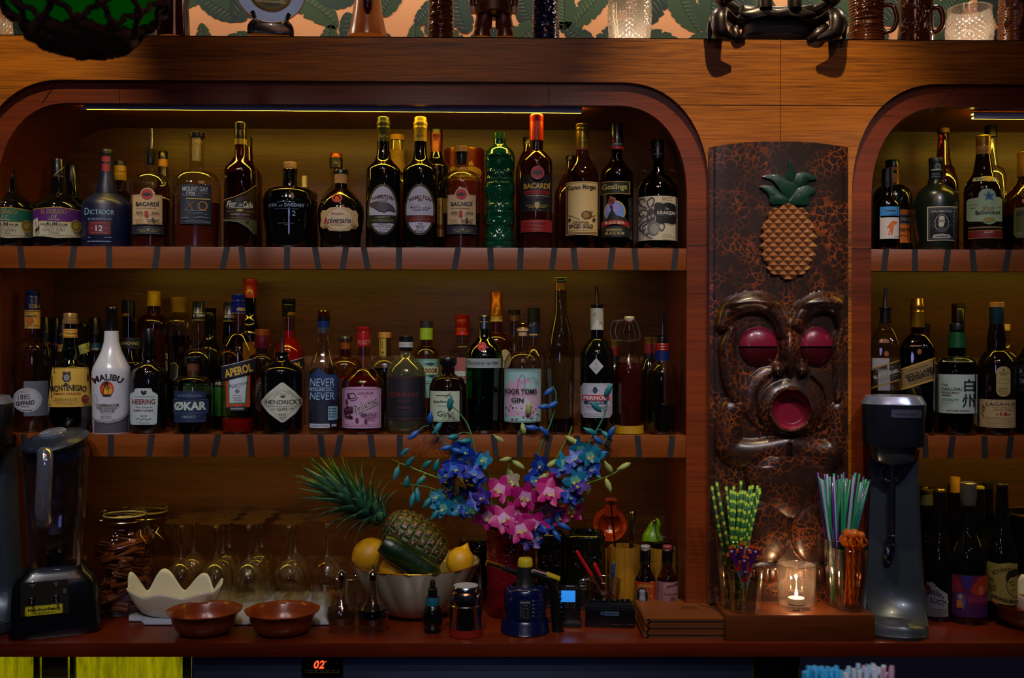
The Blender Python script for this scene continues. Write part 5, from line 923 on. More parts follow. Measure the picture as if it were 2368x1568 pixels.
def smallcap(xc, yt, lab, Y, rb):
 bottle('bitters_bottle', lab, xc, Y, 'mid', [(yt+16,9),(yt+50,11),(yt+85, rb, 'mix')], GD, [('cap', mat('#8a6a24', .3,.7), [(yt, 8.5),(yt+1.5,9.8),(yt+8,9.8),(yt+9,9.3),(yt+16,9.8)]),('red_band', mat('#6a1410', .4), [(yt+16,10.4),(yt+38,11)]),('navy_band', mat('#0a1020', .4), [(yt+38,11),(yt+52,11.5)])])
smallcap(1421,786, 'gold-capped bottle with red neck band peeking out left of the swing-top bottle', .17,22)
smallcap(1500,779, 'gold-capped bottle with red neck band behind the red and blue bottle, left one', .17,22)
smallcap(1513,780, 'gold-capped bottle with red neck band behind the red and blue bottle, right one', .225,22)
bottle('liqueur_bottle', 'clear bottle with red and blue neck rings and tall pourer beside the niche side', 1531,.052, 'mid', [(790,14),(834,15),(842,20),(862,34, 'mix'),(880,36)], GCL,
 [('pourer_disc', BLKC, [(773,10),(774,12.4),(777,12.4),(778,9.5),(783,11),(793,11)]),(spout(1532.8,725.5,1532,773, mat('#8a8880', .2,1)), None, None),('red_rings', mat('#8a1c10', .35), [(794,15),(797,16.2),(800,15),(803,16.2),(806,15),(809,16.2),(811,15.5)]),('blue_band', mat('#0e1c5a', .35), [(811,16),(834,16.6)])],(935, mat('#0c0404', .1,0,.5)))
bottle('whisky_bottle', 'square clear whisky bottle with slanted black label and curved pourer', 2047,.056, 'mid', [(748,13),(758,14),(806,34, 'mix')], GCL,
 [('pourer_cap', BLKC, [(711,12),(712,14.6),(715,14.6),(716,11.5),(730,12),(742,12),(743,14.4),(748,14.4)]),(spout(2049,666,2046.5,711), None, None)],(902, LBLK),
 [('label', [('p', [(2012,855),(2081,832),(2081,878),(2012,900)], '#14110c'),('l', [(2012,855.5),(2081,832.5)],3, '#8a6a20'),('l', [(2012,899),(2081,877)],3, '#8a6a20'),('t', 'JOHNNIE WALKER', 2046,854,42,4.4, '#7a6a34', {'rot': -18}),('t', 'BLACK LABEL', 2050,864.5,58,8, '#a8a49c', {'rot': -18, 'b': .02}),('t', 'Blended Scotch Whisky', 2052,874,50,5, '#7a6a34', {'rot': -18, 'i': .3})]),('back_label', [('r', 2018,828,2056,856, '#8a8c94'),('r', 2032,856,2058,903, '#7c7c84')]),('crest', [('e', 2050,818,5,6, '#8a4a24')])], n=4, q=.95)
bottle('whisky_bottle', 'square amber whisky bottle with gold cap and slanted gold label', 2121.5,.058, 'mid', [(757,14),(772,15),(806,38.5, 'mix')], glass('#8a3418', '#1c0402', .04,.9,.09),
 [('cap', mat('#a8781c', .28,.8), [(690,12.5),(692,13.6),(702,13.6),(704,15),(714,15.4),(716,14),(720,14.4),(722,15.6),(726,15),(757,15.6)])],(800, liq('#6a1c10', '#1a0202')),
 [('label', [('p', [(2083,855),(2160,826),(2160,878),(2083,904)], '#7c6840'),('l', [(2083,856),(2160,827.5)],3.4, '#b08a2c'),('l', [(2083,902.5),(2160,876.5)],3.4, '#b08a2c'),('t', 'JOHNNIE WALKER', 2124,851,46,5, '#4a3c20', {'rot': -19}),('t', 'GOLD LABEL', 2127,861,66,9, '#16120c', {'rot': -19, 'b': .03}),('t', 'RESERVE', 2129,870,57,9, '#16120c', {'rot': -19, 'b': .03}),('t', 'Blended Scotch Whisky', 2130,880,50,5, '#4a3c20', {'rot': -19, 'i': .3})]),('crest', [('e', 2126,813,5,6.5, '#7a4a1c')])], n=4, q=.95)
bottle('whisky_bottle', 'slim dark bottle with black cap in the gap right of the gold labelled whisky', 2141,.18, 'mid', [(765,8),(790,10),(850,30, 'slope')], GDR, [('cap', BLKC, [(748,8.5),(749,9.6),(766,9.6)])], None, [('label', [('r', 2130,850,2166,900, '#14100e'),('t', 'O', 2162,868,5,8, '#a89a70'),('r', 2134,957,2152,980, '#8a8278')])])
bottle('whisky_bottle', 'bottle with dark red-brown capsule rising behind the green whisky bottle', 2216,.175, 'mid', [(744,12),(800,14),(850,33, 'slope')], GDB, [('cap', BLK2, [(701.7,13.2),(703,14.6),(712,14.6),(712.5,13)]),('capsule', mat('#1c0a08', .3,0,.3), [(713,13),(716,14.4),(744,14.8)])])
bottle('whisky_bottle', 'green glass whisky bottle with white label and black brush characters', 2213,.06, 'mid', [(762,15),(768,16),(804,19.5),(824,21),(843,41, 'round'),(852,43.5)], GDG,
 [('cap', mat('#081410', .35), [(748,15.5),(750,16.3),(763,16.3)]),('green_capsule', mat('#0c4a28', .35,.2), [(768,16.8),(804,20.2)])],(860, mat('#020a04', .08,0,.5)),
 [('label', [('r', 2169,866,2257,956, '#9fb2b4'),('t', 'THE', 2187.5,891,13,6, '#20282c', {'b': .02}),('t', 'HAKUSHU', 2202.5,900,44,7.4, '#181c20', {'b': .02}),('t', 'SINGLE MALT', 2200,908,38,4.6, '#20282c', {'b': .02}),('t', 'WHISKY', 2191.5,914.5,21,4.6, '#20282c', {'b': .02}),('t', '白', 2240,891,23,29, '#0c1014', {'b': .015}),('t', '州', 2238,926,27,32, '#0c1014', {'b': .015}),('t', "DISTILLER'S RESERVE", 2216,949.5,48,3.8, '#181c20', {'b': .01})]+dotline(2181,2216,922, '#1c6a50', 2)+dotline(2181,2208,926, '#1c6a50', 1.4)+dotline(2181,2200,930, '#1c6a50', 1.4)),
  ('shoulder_label', [('p', [(2190,825.5),(2237,825.5),(2247,837),(2181,837)], '#a8a884'),('t', '· 1973 ·', 2214,829.8,28,5, '#2a2c1c'),('r', 2188,833.5,2240,834.2, '#4a4c34')])])
bottle('whisky_bottle', 'dark whisky bottle with wooden cap, teal capsule, oval label and cream label marked 16', 2304.5,.058, 'mid', [(749,15.5),(765,18),(785,21),(800,20.5),(810,22),(840,41.5, 'mix')], mat('#120804', .06,0,.8),
 [('cap', mat('#a8701c', .5), [(699,15),(700,16.2),(710.5,16.2)]),('capsule', mat('#0c2c34', .4), [(711,15.6),(742,15.8),(743,15.4),(750,15.4)])], None,
 [('label', [('r', 2267,924,2345,989, '#a8926a'),('f', 2268.5,925.5,2343,987,.6, '#7a6440'),('t', 'LAGAVULIN', 2322,934.5,78,7.6, '#1c1810', {'b': .01}),('t', 'ISLAY SINGLE MALT', 2322,942.5,50,3.2, '#3a3020'),('t', 'SCOTCH WHISKY', 2321,947.8,40,3.2, '#3a3020'),('t', '-16-', 2319,956.5,30,9, '#8a2418', {'b': .04}),('l', [(2275,935),(2279,945),(2274,955),(2279,965)],1.4, '#5a4a30'),('o', 2278,945,3.6,6,1.2, '#5a4a30')]+sum([dotline(2284,2340,965+i*4, '#5a4a34', 1.1) for i in range(5)], [])),
  ('oval_label', [('r', 2304,847,2334,917, '#9a8c58', 14),('p', [(2319.5,851),(2322,858),(2317,858)], '#3a3420'),('o', 2319,881,11,6,.6, '#6a6440')]+dotline(2310,2329,861, '#4a4428', 1.6)+dotline(2312,2326,865, '#4a4428', 1.4)+dotline(2308,2331,897, '#4a4428', 1.6)+dotline(2309,2330,903, '#4a4428', 1.6)+dotline(2312,2327,909, '#4a4428', 1.6))])
bottle('whisky_bottle', 'clear bottle with yellow cap peeking out behind the whisky marked 16', 2326,.185, 'mid', [(764,8),(790,10),(830,28, 'slope')], GCL, [('cap', mat('#b8901c', .4), [(749.7,8.5),(751,9.4),(764.5,9.4)])],(850, LRUM))
bottle('whisky_bottle', 'dark bottle with black and white label cut off by the right picture edge', 2392,.058, 'mid', [(745,14),(796,15),(836,41, 'mix')], mat('#0c0605', .06,0,.7), [('cap', BLKC, [(715,14),(717,15.5),(745,15.5)])], None,
 [('label', [('r', 2355,843,2430,908, '#100f10'),('t', 'A', 2364,858,6.5,12, '#8c9098', {'b': .02}),('l', [(2361,868),(2372,868)],1, '#6a6c70'),('t', 'T', 2364.5,882,7,9, '#8c9098', {'b': .02}),('r', 2360,874,2412,892, '#20222c'),('t', 'TH', 2366,882,9,9, '#8c9098', {'b': .02})])])
def ell(x, y, cx, cy, rx, ry, a=0):
 dx, dy = x-cx, y-cy
 if a:
  c, s = math.cos(a), math.sin(a); dx, dy = dx*c+dy*s, -dx*s+dy*c
 return (dx/rx)**2+(dy/ry)**2
def dome(x, y, cx, cy, rx, ry, h, a=0, p=.5):
 q = ell(x, y, cx, cy, rx, ry, a); return h*(1-q)**p if q < 1 else 0
def segd(x, y, pts):
 best = (1e9,0); n = len(pts)-1
 for i in range(n):
  ax, ay = pts[i]; bx, by = pts[i+1]; dx, dy = bx-ax, by-ay
  t = max(0, min(1,((x-ax)*dx+(y-ay)*dy)/(dx*dx+dy*dy))); d = math.hypot(x-ax-dx*t, y-ay-dy*t)
  if d < best[0]: best = (d, (i+t)/n)
 return best
def sm(pts, k=4): return [(p.x, p.y) for p in catmull([(a, b, 0) for a, b in pts], k)]
TKC = 1801
TY = -.036           # face plane
tk = thing('tiki_carving', 'tall dark carved wooden tiki panel with red eyes and open mouth on the pillar', 'carving', (P(TKC, 784, TY).x, TY, ZC+.04))
tko = tk.location
def TP(px, py, h=0):
 """point of the panel surface for photo pixel, h = relief height in mm"""
 u = (px-TKC)/161; yb = TY+.016*(1-math.sqrt(max(0,1-(u*.93)**2)))
 return P(px, py, yb-h*.001)-tko
browL = sm([(1672,752),(1684,722),(1712,706),(1748,700),(1782,712),(1806,738),(1815,770)])
browR = sm([(1842,748),(1858,722),(1884,706),(1914,701),(1940,712),(1952,738),(1956,762)])
earL = sm([(1692,762),(1681,800),(1684,840),(1688,880),(1698,922)])
earR = sm([(1947,762),(1941,800),(1945,850),(1944,890),(1938,925)])
armL = sm([(1690,950),(1682,1000),(1690,1040),(1730,1050),(1780,1044),(1822,1032)])
armR = sm([(1944,950),(1946,1000),(1936,1042),(1900,1052),(1866,1046),(1832,1034)])
grv = sm([(1762,985),(1748,950),(1752,905),(1780,872)]); grvR = sm([(1893,985),(1906,950),(1902,905),(1876,874)])
def relief(x, y):
 h = 0.0
 face = 700 < y < 1110
 if face:
  t = min(1,(y-700)/14,(1110-y)/40); h -= 10*max(0, t)*min(1, max(0,(161-abs(x-1801))/8))
 def band(pts, w, hh, taper=.25, p=.5):
  d, t = segd(x, y, pts); ww = w*(1-taper*abs(2*t-1)**3)
  return hh*(1-(d/ww)**2)**p if d < ww else 0
 v = 0
 v = max(v, band(browL, 27,36,.2,.6), band(browR, 27,36,.2,.6))
 v = max(v, band(earL, 22,34,.45), band(earR, 20,34,.45))
 v = max(v, band(armL, 36,30,.15,.45), band(armR, 36,30,.15,.45))
 q = ell(x, y, 1826,925,118,95)
 if q < 1 and y > 835: v = max(v, 22*(1-q**3)**.5*min(1,(y-835)/18))
 v = max(v, dome(x, y, 1829,942,84,74,42,0,.42))
 if 752 < y < 882:
  t = (y-752)/130; w = 24*math.sin(math.pi*min(1, t*1.0)**.8)**.8+.5
  if abs(x-1827) < w: v = max(v, 16+30*(1-(abs(x-1827)/w)**1.5)*math.sin(math.pi*t)**.6)
 v = max(v, dome(x, y, 1800,856,18,19,46), dome(x, y, 1856,857,17,18,46))
 h += v
 for g in (grv, grvR):
  d, t = segd(x, y, g)
  if d < 5: h -= 9*(1-d/5)
 q = ell(x, y, 1829,948,50,52)
 if q < 1: h = 33-46*(1-ell(x, y, 1830,948,44,46))**.5 if ell(x, y, 1830,948,44,46) < 1 else 35
 if abs(x-1827) < 5 and 1025 < y < 1062: h -= 12*(1-abs(x-1827)/5)
 b = dome(x, y, 1822,1118,112,64,24,0,.6)
 if 1055 < y < 1200:
  w = 105*math.sqrt(max(0,1-((y-1080)/118)**2)) if y > 1080 else 90*math.sqrt(max(0,1-((1090-y)/42)**2))
  if abs(x-1825) < w: h = max(h, 32*math.sqrt(1-(abs(x-1825)/w)**2)*(1 if y < 1120 else max(0,(1200-y)/80)**.5))
 for cx, a in ((1766,-.10),(1888,.10)):
  h = max(h, dome(x, y, cx, 1222,60,84,22, a, .5))
 for cx in (1770,1885):
  h = max(h, dome(x, y, cx, 1322,46,26,16,0,.4))
  for k in range(4): h -= 3*max(0,1-abs(x-(cx-24+k*16))/2.2) if 1315 < y < 1345 else 0
 if y > 1345: h = max(h, -2)
 return h
def tiki():
 xs = [1641+i*2.5 for i in range(int(321/2.5)+1)]; ys = [327+i*2.6 for i in range(int((1398-327)/2.6)+1)]
 nx = len(xs); V = []; Fc = []; FM = []
 for y in ys:
  for x in xs:
   u = (x-1801)/161; top = 326+15*u*u*1.0
   yy = max(y, top) if y < 345 else y
   hh = relief(x, yy)
   if abs(u) > .93: hh = min(hh, -2)
   V.append(TP(x, yy, hh))
 for j in range(len(ys)-1):
  for i in range(nx-1):
   a = j*nx+i; Fc.append((a, a+nx, a+nx+1, a+1))
   x, y = xs[i]+1.2, ys[j]+1.2
   FM.append(1 if ell(x, y, 1830,948,41,44) < 1 else 0)
 n0 = len(V)
 bd = [j*nx for j in range(len(ys))][::-1]+list(range(1, nx))+[j*nx+nx-1 for j in range(1, len(ys))]
 for k in bd:
  v = V[k].copy(); V.append(Vector((v.x, FRY-.002-TY, v.z)))
 for q in range(len(bd)-1):
  Fc.append((bd[q], bd[q+1], n0+q+1, n0+q)); FM.append(0)
 m, nt, b = newmat('carved_dark_wood'); N = nt.nodes; L = nt.links
 tc = N.new('ShaderNodeTexCoord')
 vo = N.new('ShaderNodeTexVoronoi'); vo.feature = 'DISTANCE_TO_EDGE'; vo.inputs['Scale'].default_value = 62
 nz = N.new('ShaderNodeTexNoise'); nz.inputs['Scale'].default_value = 30; nz.inputs['Detail'].default_value = 3
 mx0 = N.new('ShaderNodeMix'); mx0.data_type = 'VECTOR'; mx0.inputs['Factor'].default_value = .035
 L.new(tc.outputs['Object'], nz.inputs['Vector']); L.new(tc.outputs['Object'], mx0.inputs['A']); L.new(nz.outputs['Color'], mx0.inputs['B'])
 L.new(mx0.outputs['Result'], vo.inputs['Vector'])
 r1 = N.new('ShaderNodeValToRGB'); r1.color_ramp.elements[0].position = .0; r1.color_ramp.elements[0].color = (1,1,1,1); r1.color_ramp.elements[1].position = .10; r1.color_ramp.elements[1].color = (0,0,0,1)
 L.new(vo.outputs['Distance'], r1.inputs[0])
 nz2 = N.new('ShaderNodeTexNoise'); nz2.inputs['Scale'].default_value = 14; nz2.inputs['Detail'].default_value = 3; L.new(tc.outputs['Object'], nz2.inputs['Vector'])
 r2 = N.new('ShaderNodeValToRGB'); r2.color_ramp.elements[0].position = .42; r2.color_ramp.elements[1].position = .66; L.new(nz2.outputs['Fac'], r2.inputs[0])
 mu = N.new('ShaderNodeMath'); mu.operation = 'MULTIPLY'; L.new(r1.outputs[0], mu.inputs[0]); L.new(r2.outputs[0], mu.inputs[1])
 mx = N.new('ShaderNodeMix'); mx.data_type = 'RGBA'; mx.inputs['A'].default_value = lin('#2c1a14'); mx.inputs['B'].default_value = lin('#9a4a14')
 L.new(mu.outputs[0], mx.inputs['Factor']); L.new(mx.outputs['Result'], b.inputs['Base Color'])
 b.inputs['Roughness'].default_value = .33; b.inputs['Coat Weight'].default_value = .4; b.inputs['Coat Roughness'].default_value = .2
 bn = N.new('ShaderNodeBump'); bn.inputs['Strength'].default_value = .25; bn.inputs['Distance'].default_value = .001
 L.new(vo.outputs['Distance'], bn.inputs['Height']); L.new(bn.outputs[0], b.inputs['Normal'])
 mesh('panel', V, Fc, [m, mat('#8c1c34', .3,0,.3, bump=.4, bscale=90)], tk, fm=FM, sharp=60)
 for cx, rx in ((1754,47),(1888,39)):
  for sg in (-1,1):
   vv = []; ff = []; nr, na = 10,24
   for r_ in range(nr+1):
    for a_ in range(na+1):
     R = r_/nr; A = math.pi*a_/na; x = cx+rx*R*math.cos(A); y = 803+sg*(2+46*R*math.sin(A)*(1 if sg < 0 else 1.02))
     hh = -3+19*math.sqrt(max(0,1-R*R*.98))
     if sg > 0: hh -= 2
     vv.append(TP(x, y, hh))
   for r_ in range(nr):
    for a_ in range(na):
     q = r_*(na+1)+a_; f = (q, q+1, q+na+2, q+na+1); ff.append(f if sg > 0 else f[::-1])
   c0 = len(vv)
   for a_ in range(na+1):
    A = math.pi*a_/na; vv.append(TP(cx+rx*math.cos(A),803+sg*(2+46*math.sin(A)),-8))
   for a_ in range(na):
    q = nr*(na+1)+a_; f = (q, q+1, c0+a_+1, c0+a_); ff.append(f if sg > 0 else f[::-1])
   mesh('eyelid' if sg < 0 else 'eye', vv, ff, mat('#74142e' if sg < 0 else '#3c050c', .3,0,.4, bump=.35, bscale=60), tk, sharp=60)  # lit upper half and darker lower half are put into the colours
 pv = []; pf = []
 cx, cy, rx, ry = 1823,559,68,90
 s = 11.6
 for i in range(-9,10):
  for j in range(-9,10):
   x = cx+(i+j)*s*.98; y = cy+(i-j)*s*.93
   if ell(x, y, cx, cy, rx-1, ry-1) > 1: continue
   bulge = 9*math.sqrt(max(0,1-ell(x, y, cx, cy, rx+6, ry+6)))
   c = [(x-s*.98, y),(x, y-s*.93),(x+s*.98, y),(x, y+s*.93)]
   b0 = len(pv)
   for a, bb in c:
    q = ell(a, bb, cx, cy, rx, ry)
    if q > 1: a = cx+(a-cx)/math.sqrt(q); bb = cy+(bb-cy)/math.sqrt(q)
    pv.append(TP(a, bb, 1+9*math.sqrt(max(0,1-ell(a, bb, cx, cy, rx+4, ry+4)))))
   pv.append(TP(x, y, 8.5+bulge))
   pf += [(b0, b0+4, b0+1),(b0+1, b0+4, b0+2),(b0+2, b0+4, b0+3),(b0+3, b0+4, b0)]
 mesh('pineapple_carving', pv, pf, mat('#94603a', .35,0,.3), tk, smooth=False)
 for pts in ([(1812,412),(1822,390),(1827,368),(1834,388),(1842,410),(1828,425)], [(1763,408),(1778,403),(1800,403),(1822,415),(1846,430),(1832,458),(1815,455),(1798,432),(1782,415)],
    [(1830,416),(1845,400),(1862,398),(1880,404),(1888,415),(1872,418),(1858,430),(1846,434)], [(1756,431),(1772,428),(1790,432),(1808,448),(1824,460),(1822,470),(1783,472),(1778,452)],
    [(1825,462),(1842,438),(1858,429),(1878,432),(1887,443),(1872,455),(1867,474),(1824,471)]):
  cxx = sum(p[0] for p in pts)/len(pts); cyy = sum(p[1] for p in pts)/len(pts)
  sp = sm(list(pts)+[pts[0]],4)[:-1]; n = len(sp)
  v = [TP(a, b, 1) for a, b in sp]+[TP(a, b, 6) for a, b in sp]+[TP(cxx+(a-cxx)*.8, cyy+(b-cyy)*.8,7.5) for a, b in sp]
  f = [(i, (i+1) % n, n+(i+1) % n, n+i) for i in range(n)]+[(n+i, n+(i+1) % n, 2*n+(i+1) % n, 2*n+i) for i in range(n)]+[tuple(range(2*n, 3*n))]
  bm = bmesh.new(); me = bpy.data.meshes.new('x'); me.from_pydata([tuple(q) for q in v], [], f); bm.from_mesh(me); bmesh.ops.recalc_face_normals(bm, faces=bm.faces); bpy.data.meshes.remove(me)
  frombm('carved_leaf', bm, mat('#0f3a2a', .35,0,.3, bump=.3, bscale=80), tk, sharp=45)
 def t3(p, lf): return TP(p[0], p[1],1.2)
 art('carved_text', [('t', 'TIKI', 1804,1373,34,14, '#8a5a24', {'i': .2})], t3, tk)
tiki()
LZ = ZL
def onl(px, Y): p = P(px, 784, Y); return Vector((p.x, Y, LZ))
def ledge_obj(name, label, cat, px, Y, **k):
 p = onl(px, Y); X, yb, dd = W2P(p); s = dd/F
 r = thing(name, label, cat, p, -math.atan2(p.x-CAM.x, p.y-CAM.y), k.get('group')); return r, s, (lambda y: (yb-y)*s)
WOODM = wood('#7a3a0e', '#b4641e', .25,2, 'z', coat=.7, seed=12)
r, s, H = ledge_obj('souvenir_plate', 'round souvenir plate with blue rim, gold ring and island picture on a black stand', 'plate', 624,.16)
pc = Vector((0,0, H(-16))); tilt = Matrix.Translation(pc) @ Matrix.Rotation(math.radians(80),4, 'X')
R = 79*s
def plate_part(nm, prof, m, seg=64):
 o = lathe(nm, prof, m, r, seg, closed=False); o.matrix_local = tilt; return o
plate_part('rim', [(R*.56,.004),(R*.62,.006),(R*.9,.0085),(R*.985,.011),(R, .010),(R*.985,.008),(R*.6,.0),(R*.4,-.001),(.0001,-.001)], mat('#8fa8dc', .15,0,.6))
plate_part('gold_edge', [(R*.975,.0112),(R*.985,.0122),(R*1.0,.0122),(R*1.005,.0105)], mat('#8a5a1c', .25,.8))
plate_part('gold_ring', [(R*.545,.0045),(R*.56,.0066),(R*.60,.0068),(R*.612,.0060)], mat('#b07c20', .2,.9))
plate_part('picture_disc', [(.0001,.0042),(R*.55,.0046)], mat('#5c6a4c', .25,0,.4))
def pt3(p, lf):
 x = (p[0]-624)*s; y = (-16-p[1])*s; return tilt @ Vector((x, y, .0047+lf*2))
art('picture', [('r', 596,-18,652,6, '#7c8c74'),('p', [(600,6),(610,-2),(622,-10),(634,-4),(648,6)], '#3c5a3a'),('l', [(601,12),(602,-4)],2, '#2a2a18'),('p', [(594,-8),(602,-12),(610,-6),(602,-5)], '#243c1c'),('r', 590,6,658,12, '#8a8464'),('t', 'HAWAII', 624,15,38,7, '#20242c', {'arc': -.7, 'b': .02}),('o', 624,-16,71,71,.8, '#2c3860')], pt3, r, 0)
bm = bmesh.new()
for sg in (-1,1):
 pts = [Vector((sg*a*s, -.03+b, H(y))) for a, b, y in ((47,.004,88),(46,-.004,72),(36,-.006,60),(34,.02,52),(39,-.004,44),(42,-.006,40))]
 tube_bm(bm, catmull(pts, 4), [.006]*20+[.0045]*20 if False else .0055,8)
addbox(bm, -48*s, 48*s, -.034,.012, H(88), H(60),0,.004)
frombm('stand', bm, mat('#06060a', .25,0,.5), r)
r, s, H = ledge_obj('carved_wood_vase', 'flared orange wooden carving standing left of the brown tiki mug', 'ornament', 848,.14)
lathe('body', [(r_*s, H(y)) for r_, y in ((46,88),(45,80),(40,60),(34,30),(30,0),(27,-60),(20,-120),(24,-150),(.1,-156))], WOODM, r, 40, closed=True)
bm = bmesh.new(); tube_bm(bm, [(0,-.033, H(44)),(0,-.037, H(30)),(0,-.036, H(0)),(0,-.033, H(-60))], [.006,.012,.014,.012],12); frombm('carved_drop', bm, mat('#3c1406', .15,0,.8), r)
def tikimug(px, Y, label, w, m, handle=None, face=True, hgt=230, seed=0, bands=True):
 r, s, H = ledge_obj('tiki_mug', label, 'mug', px, Y)
 def dsp(th, z, rr):
  a = (th+math.pi/2+math.pi) % (2*math.pi)-math.pi; x = a*w; y = H(0)/s - z/s; d = 0   # y = photo row
  ax = abs(x)
  if math.cos(a) < 0: ax = 99
  F_ = [(14,22,12,7,4),(14,22,6,3.4,-3),(0,14,6,16,5),(0,30,9,7,5),(0,44,34,9,4.5),(0,45,26,5,-4.5),(15,2,16,5,4),(0,68,40,3,2),(14,62,18,6,3),(0,80,40,4,2),(15,-20,16,10,3),(0,-36,30,6,3)] if face else \
   [(-20,20,14,3,3),(-22,14,3,14,3),(-12,27,12,3,3),(-22,62,5,14,4),(-22,62,14,5,4),(14,25,5,7,5),(15,42,6,12,5),(10,58,6,12,4),(22,66,4,16,4),(24,35,9,3,4),(0,82,40,4,2.5),(0,2,40,3,3)]
  for cx, cy, rx, ry, h in F_:
   xx = (ax if cx >= 0 and face and cx else x)
   q = ((xx-cx)/rx)**2+((y-cy)/ry)**2
   if q < 1: d += h*math.sqrt(1-q)
  if bands: d += .8*math.sin(y*.9+seed)
  return d*s*1.3
 prof = [(w*s*.94,0),(w*s, .004)]
 k = 95
 prof += [(w*s*(1+.03*math.sin(i*.1)),.004+(hgt*s-.006)*i/k) for i in range(1, k)]+[(w*s*1.03, hgt*s),(w*s*.93, hgt*s),(w*s*.9, hgt*s*.5),(.0001, hgt*s*.4)]
 lathe('cup', prof, m, r, 90, closed=True, disp=lambda th, z, rr: dsp(th, z, rr) if rr > w*s*.96 else 0, sharp=80)
 if handle:
  x0, y0, y1, ex, tw = handle
  tube('handle', catmull([((x0-px)*s, 0, H(y0)),((x0+ex*.7-px)*s, 0, H(y0+4)),((x0+ex-px)*s, 0, H((y0+y1)/2)),((x0+ex*.75-px)*s, 0, H(y1-8)),((x0-px)*s, 0, H(y1))],6), tw*s, m, r, 12)
 return r
BRN = mat('#4c2006', .12,0,1, bump=.15, bscale=200); BRN2 = mat('#5a2a10', .1,0,1)
tikimug(1018,.10, 'glossy brown ceramic tiki mug left of the wooden figure', 29, BRN, face=True, seed=1)
tikimug(1260,.10, 'glossy dark blue ceramic tiki mug right of the wooden figure', 30, mat('#041444', .1,0,1), seed=2)
tikimug(2002,.085, 'brown ceramic mug with fierce tiki face and round handle', 39, BRN2,(2040,16,80,27,5.5), hgt=150)
tikimug(2116,.085, 'brown ceramic mug with hula dancer and palm relief and bamboo handle', 39, BRN2,(2152,22,80,22,6.5), face=False, hgt=160, bands=False)
tikimug(2347,.085, 'brown ceramic mug with sailing ship relief at the right picture edge', 37, BRN2, face=False, hgt=200, seed=3)
r, s, H = ledge_obj('wooden_figure', 'wooden standing figure seen from the waist down between brown and blue mugs', 'figurine', 1140,.12)
WF = wood('#3a1606', '#6a3010', .3,2, 'z', coat=.6, seed=14)
bm = bmesh.new()
for sg in (-1,1):
 cx = sg*26
 rings = [(88, cx*1.06,22,20),(80, cx*1.06,21,19),(68, cx, 18,16),(66, cx*.96,21,19),(40, cx*.85,19,18),(34, cx*.75,20,19),(20, cx*.7,22,20)]
 tube_bm(bm, [Vector((x*s, 0, H(y))) for y, x, a, b in rings], [a*s for y, x, a, b in rings],20)
frombm('legs', bm, WF, r, sharp=60)
bm = bmesh.new(); tube_bm(bm, [Vector((0,0, H(y))) for y in (34,20,0,-40,-120)], [a*s for a in (36,39,41,40,52)],24); frombm('torso', bm, WF, r)
bm = bmesh.new(); tube_bm(bm, [Vector((0,0, H(y))) for y in (36,33,14,12)], [a*s for a in (40,43,43,40)],24); frombm('loincloth', bm, mat('#4a200a', .4), r)
for sg in (-1,1):
 bm = bmesh.new(); tube_bm(bm, [Vector((sg*x*s, -.006, H(y))) for x, y in ((60,-80),(52,-30),(49,0),(48,20))], [a*s for a in (14,10,8,6)],12); frombm('arm', bm, WF, r)
 bm = bmesh.new(); tube_bm(bm, [Vector((sg*x*s, -.006, H(y))) for x, y in ((48,18),(48,26),(47,34))], [a*s for a in (7.6,7.4,5)],12); frombm('cuff', bm, mat('#c8a888', .4), r)
def cutglass(px, Y, label, top, w, hh):
 r, s, H = ledge_obj('cut_glass_tumbler', label, 'glass', px, Y, group=None)
 k = 60; prof = [(.0001,.003),(w*.66*s, .002),(w*.7*s, 0)]
 for i in range(k+1):
  t = i/k; rr = w*(.74+.26*math.sin(math.pi*min(1,.18+t*.72))); prof.append((rr*s, .001+hh*s*t))
 prof += [(w*.93*s, hh*s+.001),(w*.91*s, hh*s*.5),(w*.7*s, .012),(.0001,.012)]
 def dsp(th, z, rr):
  if z > hh*s*.92 or z < .006: return 0
  a = th*18; b = z/s*.26
  return .0011*(abs(math.sin((a+b*2)/2))*abs(math.sin((a-b*2)/2)))*2-.0006
 lathe('cup', prof, glass('#fff6e8', '#8a7868', .06,.5,.25, milk=.13), r, 144, closed=False, disp=lambda th, z, rr: dsp(th, z, rr) if rr > w*s*.72 else 0, sharp=20)
 if px > 100:
  lathe('tealight', [(.0001,.02),(.004,.019),(.014,.014),(.014,.005),(.0001,.005)], mat('#e8e4ff', .5, em=5), r, 20, closed=False)
  point('led_tealight', r.location+Vector((0,0,.045)),.35,(1,.93,.88),.01)
 tube('rim', [(w*.95*s*math.cos(a*math.pi/24), w*.95*s*math.sin(a*math.pi/24), hh*s) for a in range(49)],.0014, GCL, r, 8, cap=False)
cutglass(1454,.075, 'cut glass tumbler with star pattern glowing on the ledge above the left niche', 0,50,175)
cutglass(2240,.075, 'cut glass tumbler with star pattern between the brown relief mugs', 0,52,96)
cutglass(2,.085, 'cut glass tumbler behind the hanging green float at the left edge', 0,24,60)
r, s, H = ledge_obj('dark_wood_vase', 'dark glossy reddish vase behind the right side of the hanging green float', 'vase', 398,.12)
lathe('body', [(a*s, H(y)) for a, y in ((38,90),(38,60),(35,20),(37,-10),(37,-80),(20,-110),(.1,-112))], mat('#2c0a10', .12,0,.8), r, 40)
cr = thing('wooden_crab', 'dark carved wooden crab straddling the ledge above the tiki panel', 'carving', onl(1796,.05))
CO = cr.location
CW = wood('#0c0504', '#1f0e0a', .34,2, 'x', coat=.25, seed=15)
def cp(px, py, Y): return P(px, py, Y)-CO
